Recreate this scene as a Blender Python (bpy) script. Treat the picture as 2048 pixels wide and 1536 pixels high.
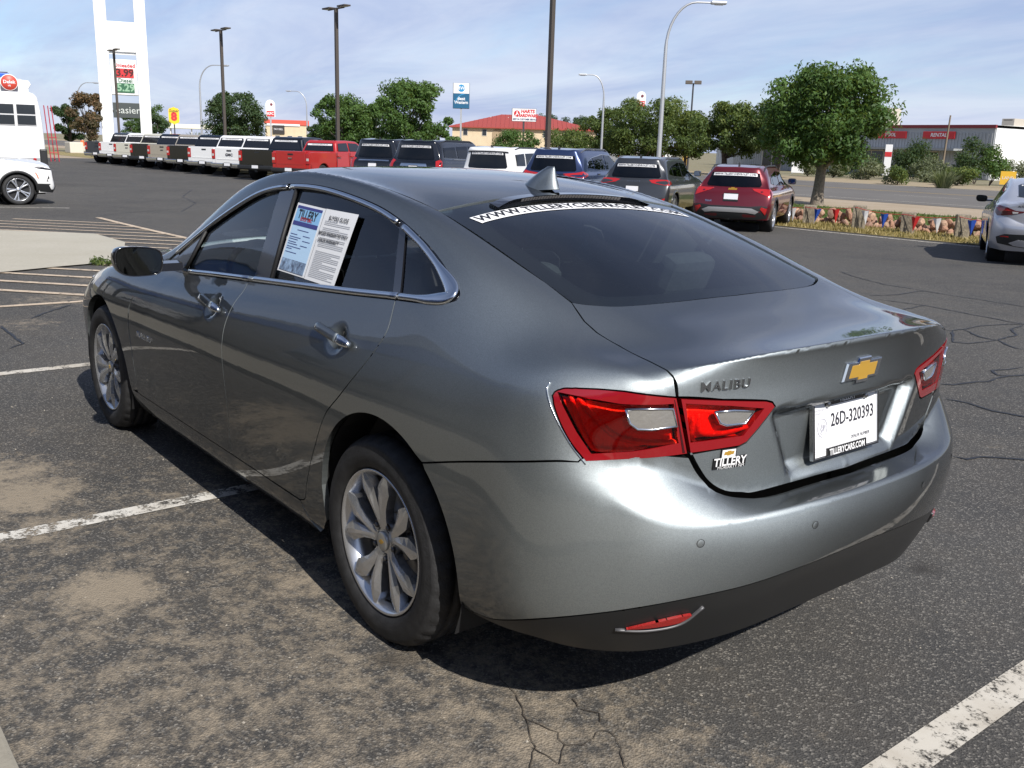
import bpy, bmesh, math, random
import numpy as np
from mathutils import Vector, Matrix
from mathutils.bvhtree import BVHTree
from mathutils.geometry import delaunay_2d_cdt
random.seed(7)
for o in list(bpy.data.objects):
    bpy.data.objects.remove(o)
SC = bpy.context.scene
COL = SC.collection

# ------------------------------------------------------------------ camera
CAM_POS = Vector((-2.4098, 2.3156, 1.5509))
YAW, PITCH, ROLL, FPX = -0.67741, 0.24433, 0.030453, 1903.46
def cam_basis():
    cy, sy, cp, sp = math.cos(YAW), math.sin(YAW), math.cos(PITCH), math.sin(PITCH)
    f = Vector((cy*cp, sy*cp, -sp)); r = Vector((sy, -cy, 0)); u = r.cross(f)
    return f, r*math.cos(ROLL) + u*math.sin(ROLL), -r*math.sin(ROLL) + u*math.cos(ROLL)
cd = bpy.data.cameras.new("camera"); cam = bpy.data.objects.new("camera", cd); COL.objects.link(cam)
f_, r_, u_ = cam_basis()
cam.matrix_world = Matrix(((r_.x, u_.x, -f_.x, CAM_POS.x), (r_.y, u_.y, -f_.y, CAM_POS.y), (r_.z, u_.z, -f_.z, CAM_POS.z), (0, 0, 0, 1)))
cd.sensor_width = 36.0; cd.lens = FPX/2048*36; cd.clip_end = 5000; cd.clip_start = .05
SC.camera = cam

# ------------------------------------------------------------------ light
SUN_EL, SUN_AZ = math.radians(42), math.radians(-8)     # light travels towards +x (azimuth of travel), down
Ldir = Vector((math.cos(SUN_EL)*math.cos(SUN_AZ), math.cos(SUN_EL)*math.sin(SUN_AZ), -math.sin(SUN_EL)))
sl = bpy.data.lights.new("sun", 'SUN'); sl.energy = 5.0; sl.angle = math.radians(.53); sl.color = (1, .955, .89)
sun = bpy.data.objects.new("sun", sl); COL.objects.link(sun)
sun.rotation_euler = Ldir.to_track_quat('-Z', 'Y').to_euler()
W = bpy.data.worlds.new("World"); SC.world = W; W.use_nodes = True
def build_world():
    nt = W.node_tree; N = nt.nodes; Lk = nt.links; N.clear()
    out = N.new('ShaderNodeOutputWorld'); bg = N.new('ShaderNodeBackground'); bg.inputs[1].default_value = .105
    sky = N.new('ShaderNodeTexSky'); sky.sky_type = 'NISHITA'; sky.sun_disc = False
    sky.sun_elevation = SUN_EL
    # Blender sky: rotation 0 puts the sun at +Y, positive turns clockwise seen from above
    to_sun = math.atan2(-Ldir.y, -Ldir.x)
    sky.sun_rotation = math.pi/2 - to_sun
    sky.air_density = 1.0; sky.dust_density = .7; sky.ozone_density = 2.4; sky.altitude = 1800
    # thin streaky cloud sheet spread over the whole sky, projected on a plane overhead
    tc = N.new('ShaderNodeTexCoord'); sp = N.new('ShaderNodeSeparateXYZ'); Lk.new(tc.outputs['Generated'], sp.inputs[0])
    ad = N.new('ShaderNodeMath'); ad.operation = 'ADD'; ad.inputs[1].default_value = .16
    mx = N.new('ShaderNodeMath'); mx.operation = 'MAXIMUM'; mx.inputs[1].default_value = 0
    Lk.new(sp.outputs[2], mx.inputs[0]); Lk.new(mx.outputs[0], ad.inputs[0])
    cb = N.new('ShaderNodeCombineXYZ')
    for k in (0, 1):
        dv = N.new('ShaderNodeMath'); dv.operation = 'DIVIDE'
        Lk.new(sp.outputs[k], dv.inputs[0]); Lk.new(ad.outputs[0], dv.inputs[1]); Lk.new(dv.outputs[0], cb.inputs[k])
    def noise(sc, det, rough, rot, scl, dist):
        mp = N.new('ShaderNodeMapping'); mp.inputs['Rotation'].default_value = (0, 0, rot); mp.inputs['Scale'].default_value = scl
        n = N.new('ShaderNodeTexNoise'); n.inputs['Scale'].default_value = sc; n.inputs['Detail'].default_value = det
        n.inputs['Roughness'].default_value = rough; n.inputs['Distortion'].default_value = dist
        Lk.new(cb.outputs[0], mp.inputs[0]); Lk.new(mp.outputs[0], n.inputs[0]); return n
    a = noise(.55, 9, .62, .75, (1, 2.6, 1), .8); b = noise(.21, 4, .5, .5, (1, 1.6, 1), .3)
    ml = N.new('ShaderNodeMath'); ml.operation = 'MULTIPLY_ADD'; ml.inputs[1].default_value = .55
    Lk.new(a.outputs[0], ml.inputs[0]); Lk.new(b.outputs[0], ml.inputs[2])
    rp = N.new('ShaderNodeMapRange'); rp.inputs[1].default_value = .56; rp.inputs[2].default_value = .86; rp.inputs[3].default_value = 0; rp.inputs[4].default_value = .50
    Lk.new(ml.outputs[0], rp.inputs[0])
    # optical depth along a slanted path: 1 - exp(-tau / sin(elevation))
    dv = N.new('ShaderNodeMath'); dv.operation = 'DIVIDE'; Lk.new(rp.outputs[0], dv.inputs[0]); Lk.new(ad.outputs[0], dv.inputs[1])
    ng = N.new('ShaderNodeMath'); ng.operation = 'MULTIPLY'; ng.inputs[1].default_value = -1; Lk.new(dv.outputs[0], ng.inputs[0])
    ex = N.new('ShaderNodeMath'); ex.operation = 'EXPONENT'; Lk.new(ng.outputs[0], ex.inputs[0])
    om = N.new('ShaderNodeMath'); om.operation = 'SUBTRACT'; om.inputs[0].default_value = 1; Lk.new(ex.outputs[0], om.inputs[1])
    c2 = noise(.9, 6, .6, .2, (1, 1.8, 1), .5)
    rc = N.new('ShaderNodeValToRGB'); e = rc.color_ramp.elements
    e[0].position = .36; e[0].color = (3.7, 4.3, 6.3, 1); e[1].position = .66; e[1].color = (5.7, 6.1, 7.4, 1)
    Lk.new(c2.outputs[0], rc.inputs[0])
    m = N.new('ShaderNodeMixRGB'); Lk.new(om.outputs[0], m.inputs[0]); Lk.new(sky.outputs[0], m.inputs[1]); Lk.new(rc.outputs[0], m.inputs[2])
    Lk.new(m.outputs[0], bg.inputs[0]); Lk.new(bg.outputs[0], out.inputs[0])
build_world()
SC.view_settings.view_transform = 'Standard'; SC.view_settings.look = 'None'
SC.view_settings.exposure = 0.25; SC.view_settings.gamma = 1; SC.view_settings.use_curve_mapping = False
try:
    SC.cycles.max_bounces = 8; SC.cycles.transparent_max_bounces = 16; SC.cycles.glossy_bounces = 4; SC.cycles.transmission_bounces = 6
    SC.cycles.use_denoising = True; SC.cycles.caustics_reflective = False; SC.cycles.caustics_refractive = False
except Exception:
    pass

# ------------------------------------------------------------------ materials
MATS = {}
def mat(name, color=(.5, .5, .5), rough=.5, metal=0, coat=0, coat_rough=.03, noise=0, nscale=8, bump=0, bscale=60, spec=.5, color2=None, emis=None, trans=0, detail=6):
    if name in MATS: return MATS[name]
    m = bpy.data.materials.new(name); m.use_nodes = True; MATS[name] = m
    nt = m.node_tree; b = nt.nodes['Principled BSDF']
    b.inputs['Base Color'].default_value = (*color, 1); b.inputs['Roughness'].default_value = rough
    b.inputs['Metallic'].default_value = metal; b.inputs['Coat Weight'].default_value = coat
    b.inputs['Coat Roughness'].default_value = coat_rough; b.inputs['Specular IOR Level'].default_value = spec
    if trans: b.inputs['Transmission Weight'].default_value = trans
    if emis: b.inputs['Emission Color'].default_value = (*emis[0], 1); b.inputs['Emission Strength'].default_value = emis[1]
    if noise or bump or color2:
        tc = nt.nodes.new('ShaderNodeTexCoord')
    if noise or color2:
        n = nt.nodes.new('ShaderNodeTexNoise'); n.inputs['Scale'].default_value = nscale; n.inputs['Detail'].default_value = detail; n.inputs['Roughness'].default_value = .65
        nt.links.new(tc.outputs['Object'], n.inputs['Vector'])
        r = nt.nodes.new('ShaderNodeValToRGB'); e = r.color_ramp.elements
        c2 = color2 or tuple(min(1, c*(1+noise)) for c in color); c1 = color if color2 else tuple(c*(1-noise) for c in color)
        e[0].position = .34; e[1].position = .66; e[0].color = (*c1, 1); e[1].color = (*c2, 1)
        nt.links.new(n.outputs[0], r.inputs[0]); nt.links.new(r.outputs[0], b.inputs['Base Color'])
    if bump:
        n2 = nt.nodes.new('ShaderNodeTexNoise'); n2.inputs['Scale'].default_value = bscale; n2.inputs['Detail'].default_value = 5
        nt.links.new(tc.outputs['Object'], n2.inputs['Vector'])
        bp = nt.nodes.new('ShaderNodeBump'); bp.inputs['Strength'].default_value = bump; bp.inputs['Distance'].default_value = .02
        nt.links.new(n2.outputs[0], bp.inputs['Height']); nt.links.new(bp.outputs[0], b.inputs['Normal'])
    return m
def glass(name, tint, refl_rough=.0, ior=1.5):
    """thin sheet glass: tinted straight-through transmission under a Fresnel reflection"""
    if name in MATS: return MATS[name]
    m = bpy.data.materials.new(name); m.use_nodes = True; MATS[name] = m
    nt = m.node_tree; nt.nodes.clear()
    o = nt.nodes.new('ShaderNodeOutputMaterial'); t = nt.nodes.new('ShaderNodeBsdfTransparent'); g = nt.nodes.new('ShaderNodeBsdfGlossy')
    fr = nt.nodes.new('ShaderNodeFresnel'); fr.inputs[0].default_value = ior; mx = nt.nodes.new('ShaderNodeMixShader')
    t.inputs[0].default_value = (*tint, 1); g.inputs[0].default_value = (.95, .97, 1, 1); g.inputs['Roughness'].default_value = refl_rough
    nt.links.new(fr.outputs[0], mx.inputs[0]); nt.links.new(t.outputs[0], mx.inputs[1]); nt.links.new(g.outputs[0], mx.inputs[2]); nt.links.new(mx.outputs[0], o.inputs[0])
    return m

# ------------------------------------------------------------------ mesh helpers
def link(o, parent=None):
    COL.objects.link(o)
    if parent is not None: o.parent = parent
    return o
def mesh_obj(name, verts, faces, m=None, parent=None, smooth=False, loc=None):
    me = bpy.data.meshes.new(name); me.from_pydata([tuple(v) for v in verts], [], [tuple(f) for f in faces]); me.update()
    if m is not None: me.materials.append(m)
    if smooth: me.polygons.foreach_set('use_smooth', [True]*len(me.polygons))
    o = bpy.data.objects.new(name, me); link(o, parent)
    if loc is not None: o.location = loc
    return o
def tag(o, label=None, cat=None, group=None, kind=None):
    if label: o['label'] = label
    if cat: o['category'] = cat
    if group: o['group'] = group
    if kind: o['kind'] = kind
    return o
def thing(name, label, cat, loc=(0, 0, 0), rz=0, group=None):
    o = bpy.data.objects.new(name, None); o.empty_display_size = .2; COL.objects.link(o)
    o.location = loc; o.rotation_euler = (0, 0, rz); tag(o, label, cat, group); return o
class MB:
    """collects simple solids into one mesh"""
    def __init__(s): s.v = []; s.f = []; s.sm = []
    def add(s, vs, fs, smooth=False):
        n = len(s.v); s.v += [tuple(v) for v in vs]; s.f += [tuple(i+n for i in f) for f in fs]; s.sm += [smooth]*len(fs); return s
    def box(s, x0, x1, y0, y1, z0, z1, M=None, bev=0):
        if bev > 0:
            b = min(bev, (x1-x0)*.45, (y1-y0)*.45, (z1-z0)*.45)
            bm = bmesh.new(); bmesh.ops.create_cube(bm, size=1)
            for v in bm.verts: v.co = Vector(((x0+x1)/2+v.co.x*(x1-x0), (y0+y1)/2+v.co.y*(y1-y0), (z0+z1)/2+v.co.z*(z1-z0)))
            bmesh.ops.bevel(bm, geom=list(bm.edges), offset=b, segments=2, affect='EDGES', profile=.6)
            vs = [v.co.copy() for v in bm.verts]; bm.verts.index_update(); fs = [[v.index for v in f.verts] for f in bm.faces]; bm.free()
        else:
            vs = [Vector((x, y, z)) for x in (x0, x1) for y in (y0, y1) for z in (z0, z1)]
            fs = [(0, 1, 3, 2), (4, 6, 7, 5), (0, 4, 5, 1), (2, 3, 7, 6), (0, 2, 6, 4), (1, 5, 7, 3)]
        if M is not None: vs = [M @ v for v in vs]
        return s.add(vs, fs)
    def tube(s, pts, r, n=10, cap=True, smooth=True):
        """round tube along points; r a number or a list"""
        pts = [Vector(p) for p in pts]; R = r if isinstance(r, (list, tuple)) else [r]*len(pts)
        rings = []; ref = None
        for i, p in enumerate(pts):
            t = (pts[min(i+1, len(pts)-1)]-pts[max(i-1, 0)]).normalized()
            if ref is None:
                ref = Vector((0, 0, 1)) if abs(t.z) < .9 else Vector((1, 0, 0))
            a = (ref - t*ref.dot(t)).normalized(); b = t.cross(a); ref = a
            rings.append([p+(a*math.cos(2*math.pi*k/n)+b*math.sin(2*math.pi*k/n))*R[i] for k in range(n)])
        vs = [v for rg in rings for v in rg]; fs = []
        for i in range(len(rings)-1):
            for k in range(n):
                fs.append((i*n+k, i*n+(k+1) % n, (i+1)*n+(k+1) % n, (i+1)*n+k))
        s.add(vs, fs, smooth)
        if cap:
            s.add(rings[0], [tuple(reversed(range(n)))]); s.add(rings[-1], [tuple(range(n))])
        return s
    def lathe(s, prof, n=32, M=None, smooth=True, closed=False):
        """prof: (radius, height along +y) pairs, revolved about the y axis"""
        vs = []
        for (r, h) in prof:
            for k in range(n):
                a = 2*math.pi*k/n; vs.append(Vector((r*math.cos(a), h, r*math.sin(a))))
        fs = []; m = len(prof)
        for i in range(m if closed else m-1):
            j = (i+1) % m
            for k in range(n): fs.append((i*n+k, j*n+k, j*n+(k+1) % n, i*n+(k+1) % n))
        if M is not None: vs = [M @ v for v in vs]
        return s.add(vs, fs, smooth)
    def prism(s, poly, d0, d1, axis='y', M=None):
        """extrude a 2-D polygon (x,z for axis y; y,z for axis x; x,y for axis z)"""
        n = len(poly); vs = []
        for d in (d0, d1):
            for (a, b) in poly:
                vs.append(Vector((a, d, b)) if axis == 'y' else Vector((d, a, b)) if axis == 'x' else Vector((a, b, d)))
        fs = [tuple(range(n)), tuple(reversed(range(n, 2*n)))]+[(i, i+n, (i+1) % n+n, (i+1) % n) for i in range(n)]
        if M is not None: vs = [M @ v for v in vs]
        return s.add(vs, fs)
    def build(s, name, m=None, parent=None, loc=None):
        o = mesh_obj(name, s.v, s.f, m, parent, False, loc); o.data.polygons.foreach_set('use_smooth', s.sm)
        bm = bmesh.new(); bm.from_mesh(o.data); bmesh.ops.recalc_face_normals(bm, faces=bm.faces); bm.to_mesh(o.data); bm.free()
        return o
def copy_tree(o, parent=None, depth=0):
    c = o.copy(); COL.objects.link(c)
    if parent is not None: c.parent = parent
    for ch in [x for x in bpy.data.objects if x.parent == o]: copy_tree(ch, c, depth+1)
    return c
def crom(pts, n=8, closed=False):
    """Catmull-Rom through points"""
    P = [Vector(p) for p in pts]; out = []; m = len(P)
    for i in range(m if closed else m-1):
        if closed: a, b, c, d = P[i-1], P[i], P[(i+1) % m], P[(i+2) % m]
        else: a, b, c, d = P[max(i-1, 0)], P[i], P[i+1], P[min(i+2, m-1)]
        if not closed and i == 0: a = b*2-c
        if not closed and i == m-2: d = c*2-b
        for k in range(n):
            t = k/n; out.append(.5*((2*b)+(c-a)*t+(2*a-5*b+4*c-d)*t*t+(3*b-a-3*c+d)*t**3))
    if not closed: out.append(P[-1])
    return out
def text_mesh(txt, size=1.0, align='CENTER', bold=0.0, ext=0.0, spacing=1.0, shear=0.0, res=2, sx=1.0):
    """lettering as flat (or extruded) faces in the xy plane -> verts, faces"""
    cu = bpy.data.curves.new('txt', 'FONT'); cu.body = txt; cu.size = size; cu.align_x = align; cu.align_y = 'CENTER'
    cu.offset = bold; cu.extrude = ext; cu.space_character = spacing; cu.shear = shear; cu.resolution_u = res
    o = bpy.data.objects.new('txt', cu); COL.objects.link(o)
    dg = bpy.context.evaluated_depsgraph_get(); me = o.evaluated_get(dg).to_mesh()
    vs = [Vector((v.co.x*sx, v.co.y, v.co.z)) for v in me.vertices]; fs = [tuple(p.vertices) for p in me.polygons]
    o.evaluated_get(dg).to_mesh_clear(); bpy.data.objects.remove(o); bpy.data.curves.remove(cu)
    return vs, fs
def frame_M(origin, right, up):
    r = Vector(right).normalized(); u = Vector(up); u = (u-r*u.dot(r)).normalized(); n = r.cross(u)
    return Matrix(((r.x, u.x, n.x, origin[0]), (r.y, u.y, n.y, origin[1]), (r.z, u.z, n.z, origin[2]), (0, 0, 0, 1)))
def letters(name, txt, M, m, parent, size, **k):
    vs, fs = text_mesh(txt, size, **k)
    return mesh_obj(name, [M @ v for v in vs], fs, m, parent)
def ground_z(x, y):
    t = (x-CAM_POS.x)*math.cos(YAW)+(y-CAM_POS.y)*math.sin(YAW)
    k = max(0., min(1., (t-6)/16)); return -.24*k*k*(3-2*k)
# ------------------------------------------------------------------ trimmed panels on a smooth base surface
class Base:
    def __init__(s, verts, quads, creases, level=4, fit=6):
        me = bpy.data.meshes.new('cage'); me.from_pydata(verts, [], quads); me.update()
        if creases:
            at = me.attributes.new('crease_edge', 'FLOAT', 'EDGE')
            ek = {tuple(sorted(e.vertices)): i for i, e in enumerate(me.edges)}
            for (a, b), w in creases.items():
                i = ek.get(tuple(sorted((a, b))))
                if i is not None: at.data[i].value = w
        o = bpy.data.objects.new('cage', me); COL.objects.link(o)
        md = o.modifiers.new('s', 'SUBSURF'); md.levels = 2; md.use_limit_surface = True; md.boundary_smooth = 'PRESERVE_CORNERS'
        tgt = np.array(verts, float); cur = tgt.copy(); n = len(verts)
        def ev():
            dg = bpy.context.evaluated_depsgraph_get(); dg.update(); e = o.evaluated_get(dg); return e, e.to_mesh()
        for it in range(fit):
            me.vertices.foreach_set('co', cur.ravel()); me.update()
            e, em = ev(); a = np.empty(len(em.vertices)*3); em.vertices.foreach_get('co', a); lim = a.reshape(-1, 3)[:n]; e.to_mesh_clear()
            cur = cur+(tgt-lim)*.8
        me.vertices.foreach_set('co', cur.ravel()); me.update(); md.levels = level
        e, em = ev()
        a = np.empty(len(em.vertices)*3); em.vertices.foreach_get('co', a); s.co = a.reshape(-1, 3).copy()
        nn = np.empty(len(em.vertices)*3); em.vertices.foreach_get('normal', nn); s.no = nn.reshape(-1, 3).copy()
        s.faces = [tuple(p.vertices) for p in em.polygons]; e.to_mesh_clear()
        bpy.data.objects.remove(o); bpy.data.meshes.remove(me)
        s.bvh = BVHTree.FromPolygons([tuple(c) for c in s.co], s.faces)
    def normal(s, loc, idx):
        f = s.faces[idx]; w = []; n = np.zeros(3)
        for i in f:
            d = np.linalg.norm(s.co[i]-np.array(loc)); n += s.no[i]/(d+1e-5)
        return Vector(n).normalized()
    def cast(s, o, d):
        loc, no, idx, di = s.bvh.ray_cast(o, d)
        if loc is None:
            loc, no, idx, di = s.bvh.find_nearest(o+d*4)
        n = s.normal(loc, idx)
        return loc, n
    def near(s, p):
        loc, no, idx, di = s.bvh.find_nearest(p); return loc, s.normal(loc, idx)
class Dir:
    def __init__(s, d, up=(0, 0, 1)):
        s.d = Vector(d).normalized(); u = Vector(up)
        s.e2 = (u-s.d*u.dot(s.d)).normalized(); s.e1 = s.d.cross(s.e2)
    def to2d(s, p): p = Vector(p); return (p.dot(s.e1), p.dot(s.e2))
    def ray(s, u, v): return s.e1*u+s.e2*v-s.d*4, s.d
class Cen:
    def __init__(s, c, R=.8): s.c = Vector(c); s.R = R
    def to2d(s, p):
        d = Vector(p)-s.c; return (math.atan2(d.y, -d.x)*s.R, math.atan2(d.z, math.hypot(d.x, d.y))*s.R)
    def ray(s, u, v):
        a, e = u/s.R, v/s.R; d = Vector((-math.cos(a)*math.cos(e), math.sin(a)*math.cos(e), math.sin(e))); return s.c+d*4, -d
def inpoly(P, poly):
    x, y = P[:, 0], P[:, 1]; c = np.zeros(len(P), bool); q = np.array(poly); n = len(q)
    for i in range(n):
        x1, y1 = q[i-1]; x2, y2 = q[i]
        k = (y1 > y) != (y2 > y)
        if k.any(): c ^= k & (x < (x2-x1)*(y-y1)/((y2-y1) if y2 != y1 else 1e-12)+x1)
    return c
def segdist(P, poly):
    q = np.array(poly); out = np.full(len(P), 1e9)
    for i in range(len(q)):
        a, b = q[i-1], q[i]; d = b-a; L = max(d @ d, 1e-12)
        t = np.clip(((P-a) @ d)/L, 0, 1); out = np.minimum(out, np.hypot(*(P-a-t[:, None]*d).T))
    return out
def densify(poly, res):
    out = []
    for i in range(len(poly)):
        a, b = np.array(poly[i]), np.array(poly[(i+1) % len(poly)]); n = max(1, int(math.ceil(np.linalg.norm(b-a)/res)))
        out += [tuple(a+(b-a)*k/n) for k in range(n)]
    return out
def clean(poly, eps=1e-4):
    out = []
    for p in poly:
        if not out or math.hypot(p[0]-out[-1][0], p[1]-out[-1][1]) > eps: out.append(p)
    if math.hypot(out[0][0]-out[-1][0], out[0][1]-out[-1][1]) <= eps: out.pop()
    return out
def inset_poly(poly, d):
    if d == 0: return poly
    q = np.array(poly); n = len(q); ar = .5*sum(q[i-1][0]*q[i][1]-q[i][0]*q[i-1][1] for i in range(n)); sg = 1 if ar > 0 else -1
    out = []
    for i in range(n):
        e1 = q[i]-q[i-1]; e2 = q[(i+1) % n]-q[i]; e1 /= np.linalg.norm(e1)+1e-12; e2 /= np.linalg.norm(e2)+1e-12
        n1 = np.array((-e1[1], e1[0]))*sg; n2 = np.array((-e2[1], e2[0]))*sg; b = n1+n2; L = np.linalg.norm(b)
        b = n1 if L < 1e-6 else b/L; c = max(.45, b @ n1); out.append(tuple(q[i]+b*d/c))
    return out
def trim(name, base, mode, outline, m, parent=None, holes=(), res=.02, gap=.002, lip=.014, off=0.0, disp=None, mirror=False, feat=(), bres=None, extra_mat=None):
    """cut the panel bounded by the 3-D outline out of the base surface; its edges turn inwards by lip"""
    bres = bres or res*.7
    ol = inset_poly(densify(clean([mode.to2d(p) for p in outline]), bres), gap)
    hs = [inset_poly(densify(clean([mode.to2d(p) for p in h]), bres), -gap) for h in holes]
    q = np.array(ol); lo, hi = q.min(0), q.max(0)
    gx = np.arange(lo[0]+res*.5, hi[0], res); gy = np.arange(lo[1]+res*.5, hi[1], res*.87)
    G = np.array([(x+(res*.5 if j % 2 else 0), y) for j, y in enumerate(gy) for x in gx]) if len(gx) and len(gy) else np.zeros((0, 2))
    if len(G):
        G = G[inpoly(G, ol)]
        for h in hs:
            if len(G): G = G[~inpoly(G, h)]
        if len(G): G = G[segdist(G, ol) > res*.45]
        for h in hs:
            if len(G): G = G[segdist(G, h) > res*.45]
    V = [Vector(p) for p in ol]; E = [(i, (i+1) % len(ol)) for i in range(len(ol))]
    for h in hs:
        n0 = len(V); V += [Vector(p) for p in h]; E += [(n0+i, n0+(i+1) % len(h)) for i in range(len(h))]
    for fl in feat:
        f2 = [mode.to2d(p) for p in fl]; dd = []
        for i in range(len(f2)-1):
            a, b = np.array(f2[i]), np.array(f2[i+1]); n = max(1, int(np.linalg.norm(b-a)/bres)); dd += [tuple(a+(b-a)*k/n) for k in range(n)]
        dd.append(f2[-1]); F = np.array(dd); F = F[inpoly(F, ol)]
        F = F[segdist(F, ol) > .003] if len(F) else F
        if len(F) > 1:
            if len(G): G = G[np.min(np.hypot(G[:, None, 0]-F[None, :, 0], G[:, None, 1]-F[None, :, 1]), 1) > res*.4]
            n0 = len(V); V += [Vector(p) for p in F]; E += [(n0+i, n0+i+1) for i in range(len(F)-1)]
    V += [Vector(p) for p in G]
    ov, oe, of, iv, ie, if_ = delaunay_2d_cdt(V, E, [], 0, 1e-6)
    P2 = np.array([(v.x, v.y) for v in ov]); T = [f for f in of]
    cen = np.array([P2[list(f)].mean(0) for f in T]); keep = inpoly(cen, ol)
    for h in hs: keep &= ~inpoly(cen, h)
    T = [f for f, k in zip(T, keep) if k]
    used = sorted({i for f in T for i in f}); mp = {j: i for i, j in enumerate(used)}
    T = [tuple(mp[i] for i in f) for f in T]; P2 = P2[used]
    co = []; no = []; moved = set()
    for i, (u, v) in enumerate(P2):
        o, d = mode.ray(u, v); p, n = base.cast(o, d)
        if n.dot(d) > 0: n = -n
        if disp is not None:
            q = disp(p, n); q = q if isinstance(q, Vector) else n*q
            if q.length > 1e-7: moved.add(i)
            p = p+q
        co.append(p+n*off); no.append(n)
    # orientation
    fixed = []
    for f in T:
        a, b, c = (co[i] for i in f); g = (b-a).cross(c-a)
        fixed.append(f if g.dot(no[f[0]]) > 0 else (f[0], f[2], f[1]))
    T = fixed
    ec = {}
    for f in T:
        for i in range(3): ec.setdefault(frozenset((f[i], f[(i+1) % 3])), []).append((f[i], f[(i+1) % 3]))
    bnd = [v[0] for v in ec.values() if len(v) == 1]; nskin = len(T)
    if lip > 0:
        bi = {}
        for a, b in bnd:
            for i in (a, b):
                if i not in bi: bi[i] = len(co); co.append(co[i]-no[i]*lip); no.append(no[i])
        T = T+[(b, a, bi[a], bi[b]) for a, b in bnd]
    def make(sgn):
        vs = [(p.x, p.y*sgn, p.z) for p in co]; fs = [tuple(reversed(f)) for f in T] if sgn < 0 else T
        ob = mesh_obj(name, vs, fs, m, parent, True); me = ob.data
        ring = set(moved)
        for f in T[:nskin]:
            if moved.intersection(f): ring.update(f)
        acc = {}
        if ring:
            for k in range(nskin):
                pl = me.polygons[k]
                for i in pl.vertices:
                    if i in ring: acc[i] = acc.get(i, Vector((0, 0, 0)))+pl.normal*pl.area
        ln = []
        for k, pl in enumerate(me.polygons):
            fn = pl.normal
            for li in pl.loop_indices:
                vi = me.loops[li].vertex_index
                if k >= nskin: ln.append(tuple(fn))
                elif vi in acc: ln.append(tuple(acc[vi].normalized()))
                else: n = no[vi]; ln.append((n.x, n.y*sgn, n.z))
        me.normals_split_custom_set(ln)
        return ob
    if mirror: return [make(1), make(-1)]
    return make(1)
def on_base(base, mode, pts, off=0.0):
    """project 3-D points on the base along the mode -> [(point, normal)]"""
    out = []
    for p in pts:
        u, v = mode.to2d(p); o, d = mode.ray(u, v); q, n = base.cast(o, d)
        if n.dot(d) > 0: n = -n
        out.append((q+n*off, n))
    return out
def molding(name, pn, width, height, m, parent, closed=False, mirror=False, prof=None, sink=.004):
    """rounded strip swept along surface points; width may be a list"""
    prof = prof or [(-.5, -1), (-.5, .25), (-.36, .8), (0, 1), (.36, .8), (.5, .25), (.5, -1)]
    n = len(pn); vs = []; fs = []; k = len(prof); Wd = width if isinstance(width, (list, tuple)) else [width]*n
    for i, (p, nn) in enumerate(pn):
        a = pn[(i-1) % n if closed else max(i-1, 0)][0]; b = pn[(i+1) % n if closed else min(i+1, n-1)][0]
        t = (b-a).normalized(); s = t.cross(nn).normalized()
        for (u, h) in prof: vs.append(p+s*(u*Wd[i])+nn*(h*height if h > 0 else h*sink))
    for i in range(n if closed else n-1):
        j = (i+1) % n
        for q in range(k-1): fs.append((i*k+q, i*k+q+1, j*k+q+1, j*k+q))
    if not closed: fs += [tuple(range(k)), tuple(reversed(range((n-1)*k, n*k)))]
    def make(sg):
        o = mesh_obj(name, [(v.x, v.y*sg, v.z) for v in vs], fs, m, parent, True)
        bm = bmesh.new(); bm.from_mesh(o.data); bmesh.ops.recalc_face_normals(bm, faces=bm.faces); bm.to_mesh(o.data); bm.free(); return o
    return [make(1), make(-1)] if mirror else make(1)
def wrap_text(name, base, mode, txt, place, m, parent, size, off=.0015, thick=0.0, **k):
    """lettering laid on the base: place(x, y) -> 3-D point near the surface"""
    vs, fs = text_mesh(txt, size, ext=(.5 if thick else 0), **k)
    out = []
    for v in vs:
        (p, n), = on_base(base, mode, [place(v.x, v.y)])
        out.append(p+n*(off+(thick if (thick and v.z > 0) else 0)))
    o = mesh_obj(name, out, fs, m, parent); return o
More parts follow.
